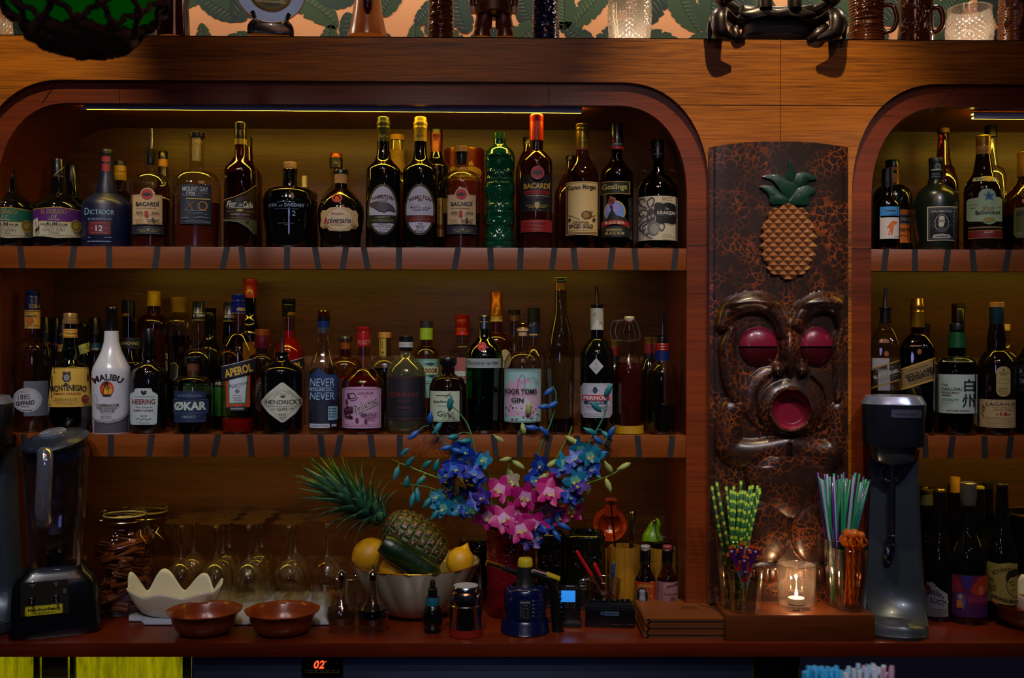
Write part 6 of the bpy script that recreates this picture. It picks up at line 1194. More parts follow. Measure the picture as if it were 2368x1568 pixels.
def slab(name, pts, y0, y1, m, parent=cr, bulge=.012):
 sp = sm(list(pts)+[pts[0]],3)[:-1]; n = len(sp); cx = sum(p[0] for p in sp)/n; cy = sum(p[1] for p in sp)/n
 V = []
 for k_, y in ((1, y1),(1, y0+bulge*.5),(.9, y0+bulge*.15),(.55, y0)):
  V += [cp(cx+(a-cx)*k_, cy+(b-cy)*k_, y) for a, b in sp]
 f = [(q*n+i, q*n+(i+1) % n, (q+1)*n+(i+1) % n, (q+1)*n+i) for q in range(3) for i in range(n)]+[tuple(range(3*n, 4*n)), tuple(range(n))[::-1]]
 me = bpy.data.meshes.new('x'); me.from_pydata([tuple(q) for q in V], [], f); bm = bmesh.new(); bm.from_mesh(me); bpy.data.meshes.remove(me)
 bmesh.ops.recalc_face_normals(bm, faces=bm.faces); return frombm(name, bm, m, parent, sharp=50)
slab('body', [(1716,10),(1712,40),(1716,70),(1726,92),(1880,92),(1884,50),(1888,12),(1850,14),(1840,6),(1824,12),(1798,15),(1775,12),(1760,4),(1750,14)],.02,.12, CW)
slab('shell', [(1708,30),(1730,22),(1764,14),(1800,22),(1836,14),(1870,24),(1892,34),(1870,42),(1838,36),(1800,40),(1764,36),(1730,44)],-.005,.06, CW)
for x in (1770,1838):
 bm = bmesh.new(); tube_bm(bm, [cp(x, 20,.0), cp(x, 0,.0), cp(x, -18,.0), cp(x, -30,.0)], [.016,.017,.015,.006],14); frombm('eye_stalk', bm, CW, cr)
def leg(pts, rad):
 c = catmull([cp(*p) for p in pts],5); n = len(c); k = len(rad)-1
 rr = []
 for i in range(n):
  t = i/(n-1)*k; j = min(k-1, int(t)); rr.append((rad[j]+(rad[j+1]-rad[j])*(t-j)))
 tube('leg', c, rr, CW, cr, 12, flat=.75)
leg([(1740,40,.03),(1700,48,.0),(1672,28,-.03),(1662,40,-.05),(1668,75,-.055),(1700,91,-.05)], [.012,.012,.016,.02,.018,.006])
leg([(1700,30,.04),(1668,30,.0),(1652,40,-.02),(1642,60,-.03),(1640,90,-.028)], [.012,.014,.012,.010,.005])
leg([(1850,40,.03),(1892,48,.0),(1925,30,-.03),(1936,44,-.05),(1930,75,-.055),(1890,92,-.05)], [.012,.012,.016,.021,.019,.006])
leg([(1890,30,.04),(1930,30,.0),(1946,42,-.02),(1951,60,-.03),(1952,92,-.028)], [.012,.014,.012,.010,.005])
leg([(1712,60,.03),(1698,66,-.01),(1704,84,-.02),(1722,92,-.015)], [.009,.012,.011,.006])
leg([(1884,55,.03),(1906,62,-.01),(1890,78,-.02),(1868,92,-.015)], [.009,.012,.012,.006])
leg([(1700,20,.02),(1672,0,-.03),(1700,-25,-.05),(1740,-20,-.05)], [.012,.018,.024,.008])
leg([(1892,20,.02),(1926,0,-.03),(1900,-25,-.05),(1850,-20,-.05)], [.012,.018,.024,.008])
FYY = -.95
c0 = P(190,-92, FYY); RR = 212*sc_at(190, FYY)
fl = thing('hanging_glass_float', 'dark green glass fishing float in a knotted rope net hanging at top left', 'float', c0)
bm = bmesh.new(); bmesh.ops.create_uvsphere(bm, u_segments=64, v_segments=32, radius=RR*.93)
m, nt, b = newmat('float_glass'); b.inputs['Base Color'].default_value = lin('#1c8a2c'); b.inputs['Roughness'].default_value = .15; b.inputs['Coat Weight'].default_value = .3
tl = nt.nodes.new('ShaderNodeBsdfTranslucent'); tl.inputs[0].default_value = lin('#2ab83c'); mxs = nt.nodes.new('ShaderNodeMixShader'); mxs.inputs[0].default_value = .75
nt.links.new(b.outputs[0], mxs.inputs[1]); nt.links.new(tl.outputs[0], mxs.inputs[2]); nt.links.new(mxs.outputs[0], nt.nodes['Material Output'].inputs[0])
frombm('glass_ball', bm, m, fl)
bm = bmesh.new(); rnd = random.Random(3)
def sph(th, ph, r): return Vector((r*math.sin(th)*math.cos(ph), r*math.sin(th)*math.sin(ph),-r*math.cos(th)))
NR = 10; rows = [.0,.40,.62,.86,1.12,1.4,1.7,2.0,2.35,2.75]
def rope(a, b_, rad, wob=.006):
 pts = []
 for i in range(9):
  t = i/8; v = a.lerp(b_, t); v = v.normalized()*(RR*.965+.004*math.sin(t*9))+Vector((rnd.uniform(-1,1), rnd.uniform(-1,1), rnd.uniform(-1,1)))*wob*.35*math.sin(math.pi*t); pts.append(v)
 tube_bm(bm, pts, [rad*(1+.18*math.sin(i*2.4)) for i in range(9)],7)
for k in range(NR):
 for j in range(1, len(rows)-1):
  o = (j % 2)*.5
  a = sph(rows[j],(k+o)*2*math.pi/NR, RR)
  for d in (-.5,.5): rope(a, sph(rows[j+1],(k+o+d)*2*math.pi/NR, RR),.0042)
  bmesh.ops.create_icosphere(bm, subdivisions=1, radius=.0085, matrix=Matrix.Translation(a.normalized()*RR*.975))
 rope(sph(rows[1],(k+.5)*2*math.pi/NR, RR), sph(.02,(k+.5)*2*math.pi/NR, RR),.006,.002)
for q in range(7):
 th = .26+q*.045
 pts = [sph(th+.05*math.sin(a*.9+q*1.7), a*math.pi/24, RR*(.985+.02*math.sin(a*1.3+q))) for a in range(49)]
 tube_bm(bm, pts, [.008*(1+.2*math.sin(i*2.1+q)) for i in range(49)],7, cap=False)
frombm('rope_net', bm, mat('#4a2410', .9, bump=.8, bscale=400), fl, sharp=None)
tube('hanging_rope', [Vector((0,0, RR*.95)), Vector((0,0,1.6-c0.z))],.008, mat('#2a1206', .9), fl, 8)
def onbar(px, row, R=0):
 """object centre on the counter whose front bottom edge is seen at photo row"""
 d = 0.655*F/(row-784); Y = d-2.4+R; p = P(px, 784, Y); return Vector((p.x, Y, ZC))
class BO:
 def __init__(s, name, label, cat, px, Y, z=ZC, group=None, face=True):
  p = P(px, 784, Y); s.p = Vector((p.x, Y, z)); s.X, s.yb, s.dd = W2P(s.p); s.s = s.dd/F; s.px = px
  s.r = thing(name, label, cat, s.p, -math.atan2(p.x-CAM.x, Y+2.4) if face else 0, group)
 def H(s, y): return (s.yb-y)*s.s
 def L(s, nm, prof, m, seg=48, par=None, closed=False, **k):   # prof (y, r) px
  return lathe(nm, [(max(r*s.s, .0001), s.H(y)) for y, r in prof], m, par or s.r, seg, closed=closed, **k)
 def pt(s, x, y, d=0): return Vector(((x-s.px)*s.s, d, s.H(y)))
 def cyl3(s, R, off=0):   # art mapping on a vertical cylinder of radius R metres
  def f(p, lf):
   s1 = (s.dd-R*.8)/F; z = (784+(p[0]-1184)*ROLL-p[1])*s1-s.p.z; x = max(-R*.985, min(R*.985,(p[0]-s.px)*s1)); return Vector((x, -math.sqrt(max(0,(R+lf)**2-x*x)), z))
  return f
 def flat(s, dist):
  def f(p, lf):
   s1 = (s.dd-dist)/F; return Vector(((p[0]-s.px)*s1,-dist-lf, (784+(p[0]-1184)*ROLL-p[1])*s1-s.p.z))
  return f
GTH = glass('#f8f8f0', '#7a7040', .03,.75,.1)
CHR = mat('#c8c6be', .12,1)
b = BO('blender', 'black bar blender with clear jar and tilted dark lid on the left of the counter', 'blender', 130,-.072)
BK = mat('#0b0c12', .25,0,.4)
def rsq(name, prof, m, par, n=5, q=1.0, seg=64, closed=True, o=b):
 return lathe(name, [(max(r*o.s, .0001), o.H(y)) for y, r in prof], m, par, seg, n=n, q=q, closed=closed)
rsq('motor_base', [(b.yb, 92),(b.yb-6,98),(1440,97),(1380,94),(1345,90),(1328,82),(1318,70),(1312,66),(1303,62)], BK, b.r, q=.62)
pf = b.flat(.0592)
art('control_panel', [('r', 58,1343,157,1421, '#101006', 3),('f', 58,1343,157,1421,.8, '#3a3410'),('t', 'HIGH', 81,1349,13,3.2, '#9a9a90'),('t', '2', 81,1354,2.4,3.6, '#9a9a90'),('t', 'ON', 131,1349,9,3.2, '#9a9a90'),('t', '1', 131,1354,2,3.6, '#9a9a90'),('t', 'LOW', 80,1386,12,3.2, '#9a9a90'),('t', '1', 80,1391,2,3.6, '#9a9a90'),('t', 'PULSE', 131,1386,17,3.2, '#9a9a90'),('t', 'OFF', 149.5,1366.5,9,3.4, '#9a9a90'),('o', 149.5,1372,2.4,2.4,.7, '#9a9a90'),('o', 131,1391,2.4,2.4,.7, '#9a9a90'),
 ('r', 66,1398,145,1420, '#d8cc1c', 3),('f', 67.5,1399.5,143.5,1418.5,.7, '#5c5608'),('t', 'HamiltonBeach', 106,1407,68,7.5, '#101008', {'b': .03}),('t', 'COMMERCIAL', 106,1415,52,3, '#101008', {'b': .03, 's': 1.3})], pf, b.r, 0)
for (x, y, up_) in ((81,1369,1),(131,1368,1)):
 bm = bmesh.new(); c = b.pt(x, y, -.0592)
 tube_bm(bm, [c, c+Vector((0,-.003,0))], [.0078,.0078],20); tube_bm(bm, [c+Vector((0,-.003,0)), c+Vector((0,-.006,0))], [.0055,.0045],16)
 tube_bm(bm, [c+Vector((0,-.005,0)), c+Vector((.001,-.018,-.007))], [.0018,.0028],10)
 frombm('toggle_switch', bm, CHR, b.r)
JG = glass('#eceef4', '#5a5a70', .03,.8,.12)
jar = rsq('jar', [(1032,71),(1040,71.5),(1120,68),(1210,62),(1300,58),(1303,57)], JG, b.r, 3.2,1, closed=False)
rsq('jar_inner_wall', [(1036,67),(1120,64),(1205,58),(1225,52),(1290,46)], glass('#e8eaf2', '#22222a', .04,.8,.08), b.r, 3.2,1, closed=False)
b.L('blade_hub', [(1303,22),(1276,20),(1270,14),(1268,.1)], mat('#0c0c10', .3,0,.3),32)
bm = bmesh.new()
for a in range(4):
 t = a*math.pi/2+.4; tube_bm(bm, [b.pt(130,1266), b.pt(130,1262)+Vector((math.cos(t)*.02, math.sin(t)*.02,.003)), b.pt(130,1256)+Vector((math.cos(t)*.034, math.sin(t)*.034,.006))], [.003,.004,.001],8, flat=.4)
frombm('blades', bm, CHR, b.r)
bm = bmesh.new()
hp = [b.pt(x, y, d) for x, y, d in ((106,1046,-.058),(108,1038,-.072),(108,1060,-.082),(106,1110,-.084),(104,1160,-.08),(106,1186,-.072),(110,1200,-.056))]
tube_bm(bm, catmull(hp, 5),.0165,12, flat=.75); frombm('handle', bm, glass('#dfe2f4', '#50546c', .05,.8,.5, milk=.08), b.r)
lid = lathe('lid', [(.0001,.014),(.03,.015),(.045,.012),(.068,.006),(.0735,0),(.072,-.004),(.066,-.008),(.063,-.034),(.0001,-.034)], mat('#1c2636', .38,0,.2), b.r, 56, closed=False)
lm = Matrix.Translation(b.pt(127,1018,-.006)) @ Matrix.Rotation(math.radians(11),4, 'X') @ Matrix.Rotation(math.radians(-12),4, 'Y'); lid.matrix_local = lm
cp_ = lathe('lid_cap', [(.0001,.022),(.026,.022),(.029,.02),(.03,.012)], glass('#9aa4bc', '#20242e', .1,.6,.2, milk=.3), b.r, 40, closed=False); cp_.matrix_local = lm
def jar3(p, lf): return b.cyl3(.069)(p, lf)
art('measure_marks', [('r', 178,1090+i*14,186 if i % 2 else 190,1090.9+i*14, '#20242c') for i in range(9)]+[('t', str(n),174,1096+i*28,4,5, '#20242c') for i, n in enumerate((1400,1000,600,200))], jar3, b.r, 3)
CIN = mat('#6a3212', .6, bump=.5, bscale=120)
def clampjar(label, px, Y, front, sticks):
 o = BO('clamp_jar', label, 'jar', px, Y)
 k = [(o.yb, 58),(o.yb-3,64),(o.yb-14,67),(1262,67),(1246,64),(1232,55),(1222,49),(1214,47.5),(1190,47.5)]
 if not front: k = [(y-8, r*.88) for y, r in k]; k[0] = (o.yb, 50)
 lathe('jar_body', [(r*o.s, o.H(y)) for y, r in k], glass('#f2e8c8', '#3a2c08', .03,.7,.05), o.r, 56, n=3.4 if front else 3.0, closed=False)
 lo = lathe('jar_floor', [(.0001,.004),(.06*1,.004)], glass('#e8dca8', '#3a2c08', .03,.6,.1), o.r, 32, closed=False)
 t0 = 1188 if front else 1180
 o.L('lid', [(t0-17,.1),(t0-17,40),(t0-14,48),(t0-8,49),(t0-6,47),(t0,47)], GTH)
 tube('seal_ring', [(46*o.s*math.cos(a*math.pi/20),46*o.s*math.sin(a*math.pi/20), o.H(t0+2)) for a in range(41)],.0022, mat('#b0a060', .5), o.r, 8, cap=False)
 W = mat('#b0a470', .22,1)
 tube('wire_band', [(49*o.s*math.cos(a*math.pi/20),49*o.s*math.sin(a*math.pi/20), o.H(t0+14)) for a in range(41)],.0012, W, o.r, 6, cap=False)
 tube('wire_hinge', [o.pt(px-48, t0+12), o.pt(px-56, t0+14), o.pt(px-58, t0+8), o.pt(px-52, t0-8), o.pt(px-40, t0-10)],.0013, W, o.r, 6)
 tube('wire_clamp', catmull([o.pt(px+40, t0-10,-.02), o.pt(px+46, t0-8,-.03), o.pt(px+47, t0+10,-.032), o.pt(px+50, t0+24,-.034), o.pt(px+45, t0+28,-.034), o.pt(px+44, t0+14,-.034), o.pt(px+52, t0+30,-.03), o.pt(px+64, t0+46,-.02)],3),.0014, W, o.r, 6)
 if sticks:
  rnd = random.Random(11)
  bm = bmesh.new(); Ls = .082
  for sg in (-1,1):
   pr = []
   for i in range(15):
    a = i/14*1.75*math.pi; rr = .0062*(1-.32*i/14); pr.append((sg*.0048+sg*rr*math.cos(a), rr*math.sin(a)))
   for q in range(14):
    vs = [bm.verts.new((-Ls/2 if e == 0 else Ls/2, p[0], p[1])) for e, p in ((0, pr[q]),(0, pr[q+1]),(1, pr[q+1]),(1, pr[q]))]; bm.faces.new(vs)
  bmesh.ops.remove_doubles(bm, verts=bm.verts, dist=.0001)
  me0 = frombm('cinnamon_stick', bm, CIN, None, sharp=None); md = me0.modifiers.new('s', 'SOLIDIFY'); md.thickness = .0011
  n = 0
  for lay in range(15):
   for c in range(4):
    t = me0 if n == 0 else me0.copy()
    if n: C.objects.link(t)
    yaw = rnd.uniform(-.75,.75)+(math.pi/2 if (c == 3) else 0); pit = rnd.uniform(-.35,.35)
    hx = .062-abs(math.cos(yaw))*Ls/2; hy = .052-abs(math.sin(yaw))*Ls/2
    z = .014+lay*.0108+rnd.uniform(0,.004)
    yy = -.047+c*.026 if c < 3 else rnd.uniform(-.01,.02)
    lx = rnd.uniform(-1,1)*max(0, hx); ly = max(-max(0, hy), min(max(0, hy), yy)) if c == 3 else yy
    w = Matrix.Translation(o.p) @ Matrix.Rotation(o.r.rotation_euler.z, 4, 'Z') @ Vector((lx, ly, z))
    t.location = w; t.rotation_euler = (rnd.uniform(0,6), pit, o.r.rotation_euler.z+yaw)
    tag(t, 'brown cinnamon stick in the pile inside the front clamp jar', 'cinnamon stick', 'cinnamon sticks in the clamp jar'); n += 1
 return o
clampjar('clear wire-clamp jar filled with cinnamon sticks', 289,.10, True, True)
clampjar('empty clear wire-clamp jar behind the cinnamon jar', 340,.23, False, False)
def cloth():
 V = []; Fc = []; nx, ny = 80,10; rnd = random.Random(4)
 for j in range(ny+1):
  for i in range(nx+1):
   t = i/nx; x = 300+t*468
   y0, y1 = -.03,.27; yy = y0+(y1-y0)*j/ny
   yy -= .0 if 0 else 0
   if i < 6: yy = y0+.03+(y1-y0-.08)*j/ny*(.4+.1*i)
   p = P(x, 784, yy); z = ZC+(.002 if j > 2 else .006)+.0035*noise.noise(Vector((x*.03, yy*30,0)))+.002*noise.noise(Vector((x*.1, yy*80,3)))
   if j == 0: z = ZC+.001
   if j == 1: z += .0015
   V.append((p.x, yy, max(z, ZC+.001)))
 for j in range(ny):
  for i in range(nx):
   a = j*(nx+1)+i; Fc.append((a, a+1, a+nx+2, a+nx+1))
 o = mesh('folded_towel', V, Fc, mat('#b4b8c8', .85, bump=.4, bscale=500)); md = o.modifiers.new('s', 'SOLIDIFY'); md.thickness = .004; md.offset = 1
 tag(o, 'white folded bar towel spread under the glasses and bowls', 'towel')
cloth()
TZ = ZC+.0085
def wineglass_bm(Hh=.205, rb=.0385, rm=.033, rf=.040):
 prof = [(rm, 0),(rm*1.06,.012),(rb*1.03,.045),(rb, .07),(rb*.82,.092),(rb*.5,.106),(.0075,.113),(.0042,.120),(.0036,.15),(.0038,.178),(.0062,.190),(.013,.1965),(rf*.8,.2),(rf, .2015),(rf, .203),(.0001,.2035)]
 return prof
first = [None]
def wineglass(px, row, Y, label):
 p = P(px, 784, Y)
 if first[0] is None:
  r = thing('wine_glass', label, 'glass', (p.x, Y, TZ),0, 'upturned wine glasses on the towel')
  pr = wineglass_bm()
  lathe('bowl', pr[:7], glass('#fbf4d8', '#a8902c', .02,.9,.13), r, 40, closed=False)
  lathe('stem', pr[6:11], glass('#f4e8b8', '#a88c24', .02,.9,.3), r, 16, closed=False)
  lathe('foot', pr[10:], glass('#f8eec8', '#d8bc44', .03,.9,.34), r, 40, closed=False)
  first[0] = r
 else: copy_thing(first[0],(p.x, Y, TZ), None, label)
for i, (px, Y) in enumerate(((421,.12),(449,.20),(501,.113),(517,.188),(531,.258),(577,.115),(595,.19),(606,.258),(670,.115),(683,.192),(757,.15))):
 wineglass(px, 0, Y, ['upturned wine glass at the left end of the row, in front', 'upturned wine glass behind the leftmost one', 'upturned wine glass, second of the front row from the cinnamon jar', 'upturned wine glass just behind the second front one', 'upturned wine glass near the back wall behind the second front one', 'upturned wine glass, third of the front row from the cinnamon jar', 'upturned wine glass just behind the third front one', 'upturned wine glass near the back wall behind the third front one', 'upturned wine glass, fourth of the front row from the cinnamon jar', 'upturned wine glass just behind the fourth front one', 'upturned wine glass at the right end below the pineapple leaves'][i])
def shellbowl(label, px, Y, W, z0, h, n=5, amp=.028, scale=1):
 p = P(px, 784, Y); r = thing('shell_bowl', label, 'bowl', (p.x, Y, z0))
 seg = 140; rings = 16; V = []; Fc = []
 for j in range(rings+1):
  t = j/rings
  for k in range(seg):
   a = 2*math.pi*k/seg
   ex = W*(.34+.66*t**.75); ey = W*.38*(.36+.64*t**.8)
   wav = math.sin(a*7+1.0)
   back = max(0, math.sin(a))
   zz = h*.50*t**1.7+(h*.50*(.5+.5*wav)**.8*(1-.18*math.cos(a))*back**.6+h*.10*(.5+.5*wav)*(1-back))*t**2.5 - (.0)
   f_ = 1+.045*wav*t
   zz += h*.17*t**3*abs(math.cos(a))**6
   V.append((ex*math.cos(a)*f_, ey*math.sin(a)*f_, .004+zz))
 for j in range(rings):
  for k in range(seg):
   a_, b_ = j*seg+k, j*seg+(k+1) % seg; Fc.append((a_, b_, b_+seg, a_+seg))
 Fc.append(list(range(seg))[::-1])
 o = mesh('bowl', V, Fc, mat('#dcd8bc', .12,0,.8), r); md = o.modifiers.new('s', 'SOLIDIFY'); md.thickness = .004; md.offset = 0
 return r
shellbowl('glossy cream fluted shell bowl on the towel in front of the wine glasses', 403,.012,.108, TZ, .098)
def woodbowl(label, px, Y, w, rows, rz=0):
 o = BO('wooden_bowl', label, 'bowl', px, Y)
 k = o.s*w
 lathe('bowl', [(.0001,0),(k*.52,0),(k*.60,.002),(k*.72,.008),(k*.81,.018),(k*.87,.030),(k*.895,.040),(k*.93,.046),(k*1.02,.0505),(k*1.02,.052),(k*.92,.049),(k*.87,.042),(k*.83,.031),(k*.76,.018),(k*.62,.008),(k*.5,.006),(.0001,.005)], wood('#5a2008', '#a4481a', .28,2.4, 'x', coat=.6, seed=20), o.r, 72, closed=False, disp=lambda th, z, rr: .0012*math.sin(th*9)*(z/.05)**3 if z > .03 else 0)
woodbowl('reddish wooden bowl on the counter in front of the shell bowl', 475,-.085,84,0)
woodbowl('reddish wooden bowl on the counter, right one of the pair', 655,-.085,84,0)
woodbowl('wooden bowl cut off by the right picture edge', 2390,-.03,86,0)
def tumbler(name, label, px, Y, rt, rb_, top, z=ZC, m=None, cut=True, cat='glass', h=None):
 o = BO(name, label, cat, px, Y, z); m = m or GTH
 hh = o.H(top)
 prof = [(.0001,.002),(rb_*o.s*.9,0),(rb_*o.s, .003)]+[((rb_+(rt-rb_)*t)*o.s, .003+(hh-.003)*t) for t in [i/30 for i in range(1,31)]]+[((rt-2)*o.s, hh),((rb_-2)*o.s, .012),(.0001,.010)]
 def ds(th, z_, rr):
  if not cut or z_ > hh*.62 or z_ < .002: return 0
  return -.0014*abs(math.sin(th*8+z_*0))*(1-z_/(hh*.62))**.5
 lathe('cup', prof, m, o.r, 96, closed=False, disp=ds)
 tube('rim', [((rt-1)*o.s*math.cos(a*math.pi/20),(rt-1)*o.s*math.sin(a*math.pi/20), hh) for a in range(41)],.0009, glass('#fffbe8', '#a09a5c', .05,.7,.3), o.r, 6, cap=False)
 return o
o = tumbler('toothpick_glass', 'small cut glass of wooden toothpicks left of the clear cruet', 783,.0,36,28,1347)
bm = bmesh.new(); tube_bm(bm, [(0,0,0),(0,0,.062)], [.0011,.0009],6)
tp0 = frombm('toothpick', bm, mat('#a8743a', .6), None)
rnd = random.Random(9)
for i in range(22):
 t = tp0 if i == 0 else tp0.copy()
 if i: C.objects.link(t)
 a = rnd.uniform(0,6.28); rr = rnd.uniform(.002,.018); t.location = o.p+Vector((rr*math.cos(a), rr*math.sin(a),.013)); t.rotation_euler = (rnd.uniform(-.22,.22), rnd.uniform(-.22,.22),0)
 tag(t, 'thin wooden toothpick standing in the small cut glass', 'toothpick', 'toothpicks in the small glass')
tumbler('small_glass', 'small cut glass standing behind the clear cruet and the toothpick glass', 819,.085,22,19,1336)
def cruet(label, px, Y, lm, R, yl):
 o = BO('cruet', label, 'cruet', px, Y)
 prof = [(1340,9.8),(1352,9.8),(1366,10.5),(1380,13),(1392,20),(1404,29),(1414, R-1),(1421, R),(1428, R-1),(1440, R*.86),(1452, R*.84),(o.yb-2, R*.86),(o.yb, R*.8)]
 o.L('glass_body', prof, glass('#f8f6f0', '#8a867a', .03,.75,.13), disp=lambda th, z, rr: -.0009*abs(math.sin(th*7+z*60)) if z < .022 else 0, seg=84)
 o.L('liquid', [(yl, .1)]+[(yl, [r for y, r in prof if y >= yl][0]-2.4)]+[(y, r-2.4) for y, r in prof if yl < y < 1450]+[(1451,.1)], lm)
 o.L('metal_cap', [(1305,.1),(1305,1.4),(1309,2.8),(1312,1.6),(1316,2),(1320,5),(1325,10.6),(1328,11.6),(1330,10.6),(1338,11.2),(1341,10.4)], CHR, 32)
cruet('clear glass cruet with silver pourer top holding clear liquid', 791.5,-.072, liq('#d8c8c4', '#2a2020'),35,1405)
cruet('glass cruet with silver pourer top holding black liquid', 863.5,-.076, mat('#07050a', .08,0,.6),37,1406)
fb_ = BO('fruit_bowl', 'large white fluted glass bowl with gold rim holding fruit', 'bowl', 964,.075)
ts = fb_.s
kk = 40
prof = [(.0001,.003),(56*ts, .0),(60*ts, .004)]+[((62+86*(i/kk)**.62)*ts, .004+.122*(i/kk)) for i in range(1, kk+1)]+[(143*ts, .124),(128*ts, .09),(100*ts, .05),(62*ts, .012),(.0001,.010)]
WG = newmat('milk_glass'); mm_, nt_, b_ = WG
b_.inputs['Base Color'].default_value = lin('#b4ab94'); b_.inputs['Roughness'].default_value = .15; b_.inputs['Coat Weight'].default_value = .5; b_.inputs['Subsurface Weight'].default_value = .25; b_.inputs['Subsurface Radius'].default_value = (.02,.018,.012)
lathe('bowl', prof, mm_, fb_.r, 160, closed=False, disp=lambda th, z, rr: (.0034*(abs(math.sin(th*8+z*7))-.5)*min(1, z/.03)) if rr > 60*ts else 0, sharp=80)
tube('gold_rim', [((147+1.0*math.sin(a*1.6))*ts*math.cos(a*math.pi/60),(147+1.0*math.sin(a*1.6))*ts*math.sin(a*math.pi/60),.1262) for a in range(121)],.0017, mat('#d89a2a', .2,1), fb_.r, 8, cap=False)
FB = fb_.p
def lemon(label, px, py, Y, r1, ax=(1,0,0), tip=.18):
 c = P(px, py, Y); s = sc_at(px, Y); r = thing('lemon', label, 'lemon', c)
 R = r1*s; a = Vector(ax).normalized(); q = Vector((0,0,1)).rotation_difference(a).to_matrix().to_4x4()
 pr = []
 for i in range(25):
  t = math.pi*i/24; z = -math.cos(t)*R*1.05; rr = R*max(0, math.sin(t))**.92
  if t > 2.75: z += R*tip*((t-2.75)/.39)**1.2; rr = max(rr, R*.16*max(0,1-(t-2.75)/.39)**.5)
  if t < .3: z -= R*tip*.4*(1-t/.3)
  pr.append((max(rr, .0001), z))
 o = lathe('peel', pr, mat('#c8920a', .42,0,.25, bump=.35, bscale=420), r, 40, closed=False); o.data.transform(q)
 return r
lemon('large yellow lemon at the left end of the fruit bowl', 856,1283,0.055,39,(-.75,-.3,-.2),.08)
lemon('yellow lemon half hidden under the dark green cucumber', 907,1318,0.020,30,(.5,-.4,.2),.1)
lemon('yellow lemon with pointed tip at the right end of the fruit bowl', 1064,1298,0.040,31.5,(.42,.1,1),.42)
cu0, cu1 = P(884,1254,-.014), P(1014,1338,.0)
cu = thing('cucumber', 'dark green ridged cucumber leaning across the fruit bowl', 'cucumber', cu0)
d = cu1-cu0; n = 14
bm = bmesh.new(); tube_bm(bm, [d*(i/n) for i in range(n+1)], [.0215,.027,.029]+[.030]*9+[.028,.022,.012],22, flat=1); o = frombm('body', bm, mat('#062208', .35,0,.4, bump=.5, bscale=90), cu)
pa0, pa1 = P(893,1206,.078), P(1024,1292,.073)
pn = thing('pineapple', 'ripe pineapple lying in the fruit bowl with its leafy crown pointing left', 'pineapple', (pa0+pa1)/2)
ax = (pa1-pa0); Ln = ax.length; ax.normalize(); Q = Vector((0,0,1)).rotation_difference(ax).to_matrix().to_4x4()
RP = .0555
def pinebody():
 nz_, na = 110,150; V = []; Fc = []; FM = []
 for j in range(nz_+1):
  t = j/nz_; z = (t-.5)*Ln*1.06; base = RP*(max(0,1-abs(2*t-1)**2.6))**.45
  for k in range(na):
   a = 2*math.pi*k/na
   u = a*13/(2*math.pi); v = t*7.2*1.25
   row = math.floor(v); fu = (u+.5*(row % 2)) % 1-.5; fv = (v % 1)-.5
   dd = max(abs(fu), abs(fv)); cell = max(0,1-(dd*2)**5); spike = max(0,1-(fu*fu+fv*fv)*60)
   r_ = base*(1+.085*cell-.03*(1-(dd*2))*cell+.05*spike)
   V.append(Q @ Vector((r_*math.cos(a), r_*math.sin(a), z)))
 for j in range(nz_):
  for k in range(na):
   a_, b__ = j*na+k, j*na+(k+1) % na; Fc.append((a_, b__, b__+na, a_+na))
   t = (j+.5)/nz_; u = (k+.5)*13/na; v = t*7.2*1.25; row = math.floor(v); fu = (u+.5*(row % 2)) % 1-.5; fv = (v % 1)-.5
   dd = max(abs(fu), abs(fv)); FM.append(1 if dd > .42 else (2 if fu*fu+fv*fv < .022 or (abs(abs(fu)-abs(fv)) < .04 and dd < .3) else 0))
 mesh('fruit', V, Fc, [mat('#1a211c', .4,0,.2, bump=.5, bscale=150), mat('#4c5216', .5), mat('#8a5428', .5)], pn, fm=FM, sharp=60)
pinebody()
def crown():
 rnd = random.Random(2); V = []; Fc = []; FM = []
 base = Q @ Vector((0,0,-Ln*.53))
 cdir = (P(778,1128,.068)-P(893,1206,.078)).normalized()
 Q2 = Vector((0,0,1)).rotation_difference(cdir).to_matrix()
 def leaf(L, W, el, azm, start):
  b0 = len(V); n = 10
  ring = Vector((math.cos(azm), math.sin(azm),0))
  for i in range(n+1):
   t = i/n; ang = el*(.35+.65*t)
   p = Vector((0,0, start))+ring*(.012+L*t*math.sin(ang))+Vector((0,0, L*t*math.cos(ang)))
   w = W*(1-t**1.7)*(1 if t > .08 else .8); side = Vector((-math.sin(azm), math.cos(azm),0))
   out = ring*math.cos(ang)-Vector((0,0, math.sin(ang)))
   for q, kf in ((-1,.22),(0,-.12),(1,.22)): V.append(base+Q2 @ (p+side*w*q-out*W*kf*(1-t)))
  for i in range(n):
   for q in range(2):
    a = b0+i*3+q; Fc.append((a, a+1, a+4, a+3)); FM.append(rnd.choice((0,0,1)))
 N_ = 60
 for i in range(N_):
  t = i/N_; azm = i*2.399963
  leaf(.068+.105*t, .0175-.004*t, 1.25*(1-t)+.10, azm, .075*t)
 o = mesh('leaf_crown', V, Fc, [mat('#1e4c40', .42,0,.15), mat('#3a6a4c', .42,0,.15)], pn, fm=FM); md = o.modifiers.new('s', 'SOLIDIFY'); md.thickness = .0012
crown()
o = BO('green_glass_bowl', 'olive green glass bowl with lid behind the right lemon', 'bowl', 1112,.236)
o.L('bowl', [(1246,48),(1258,52),(1290,53),(1340,47),(o.yb, 40)], glass('#7a7c3a', '#16180a', .05,.8,.1), closed=True)
o.L('lid', [(1240,.1),(1240,44),(1243,50),(1247,50)], glass('#8a8c44', '#16180a', .05,.7,.15))
o = BO('dropper_bottle', 'small black dropper bottle with teal label in front of the fruit bowl', 'bottle', 1002,-.082)
o.L('bottle', [(1400,15),(1406,19),(1422,23.5),(1436,24),(1446,21),(1452,18),(1456,20),(o.yb, 19)], GD, closed=True)
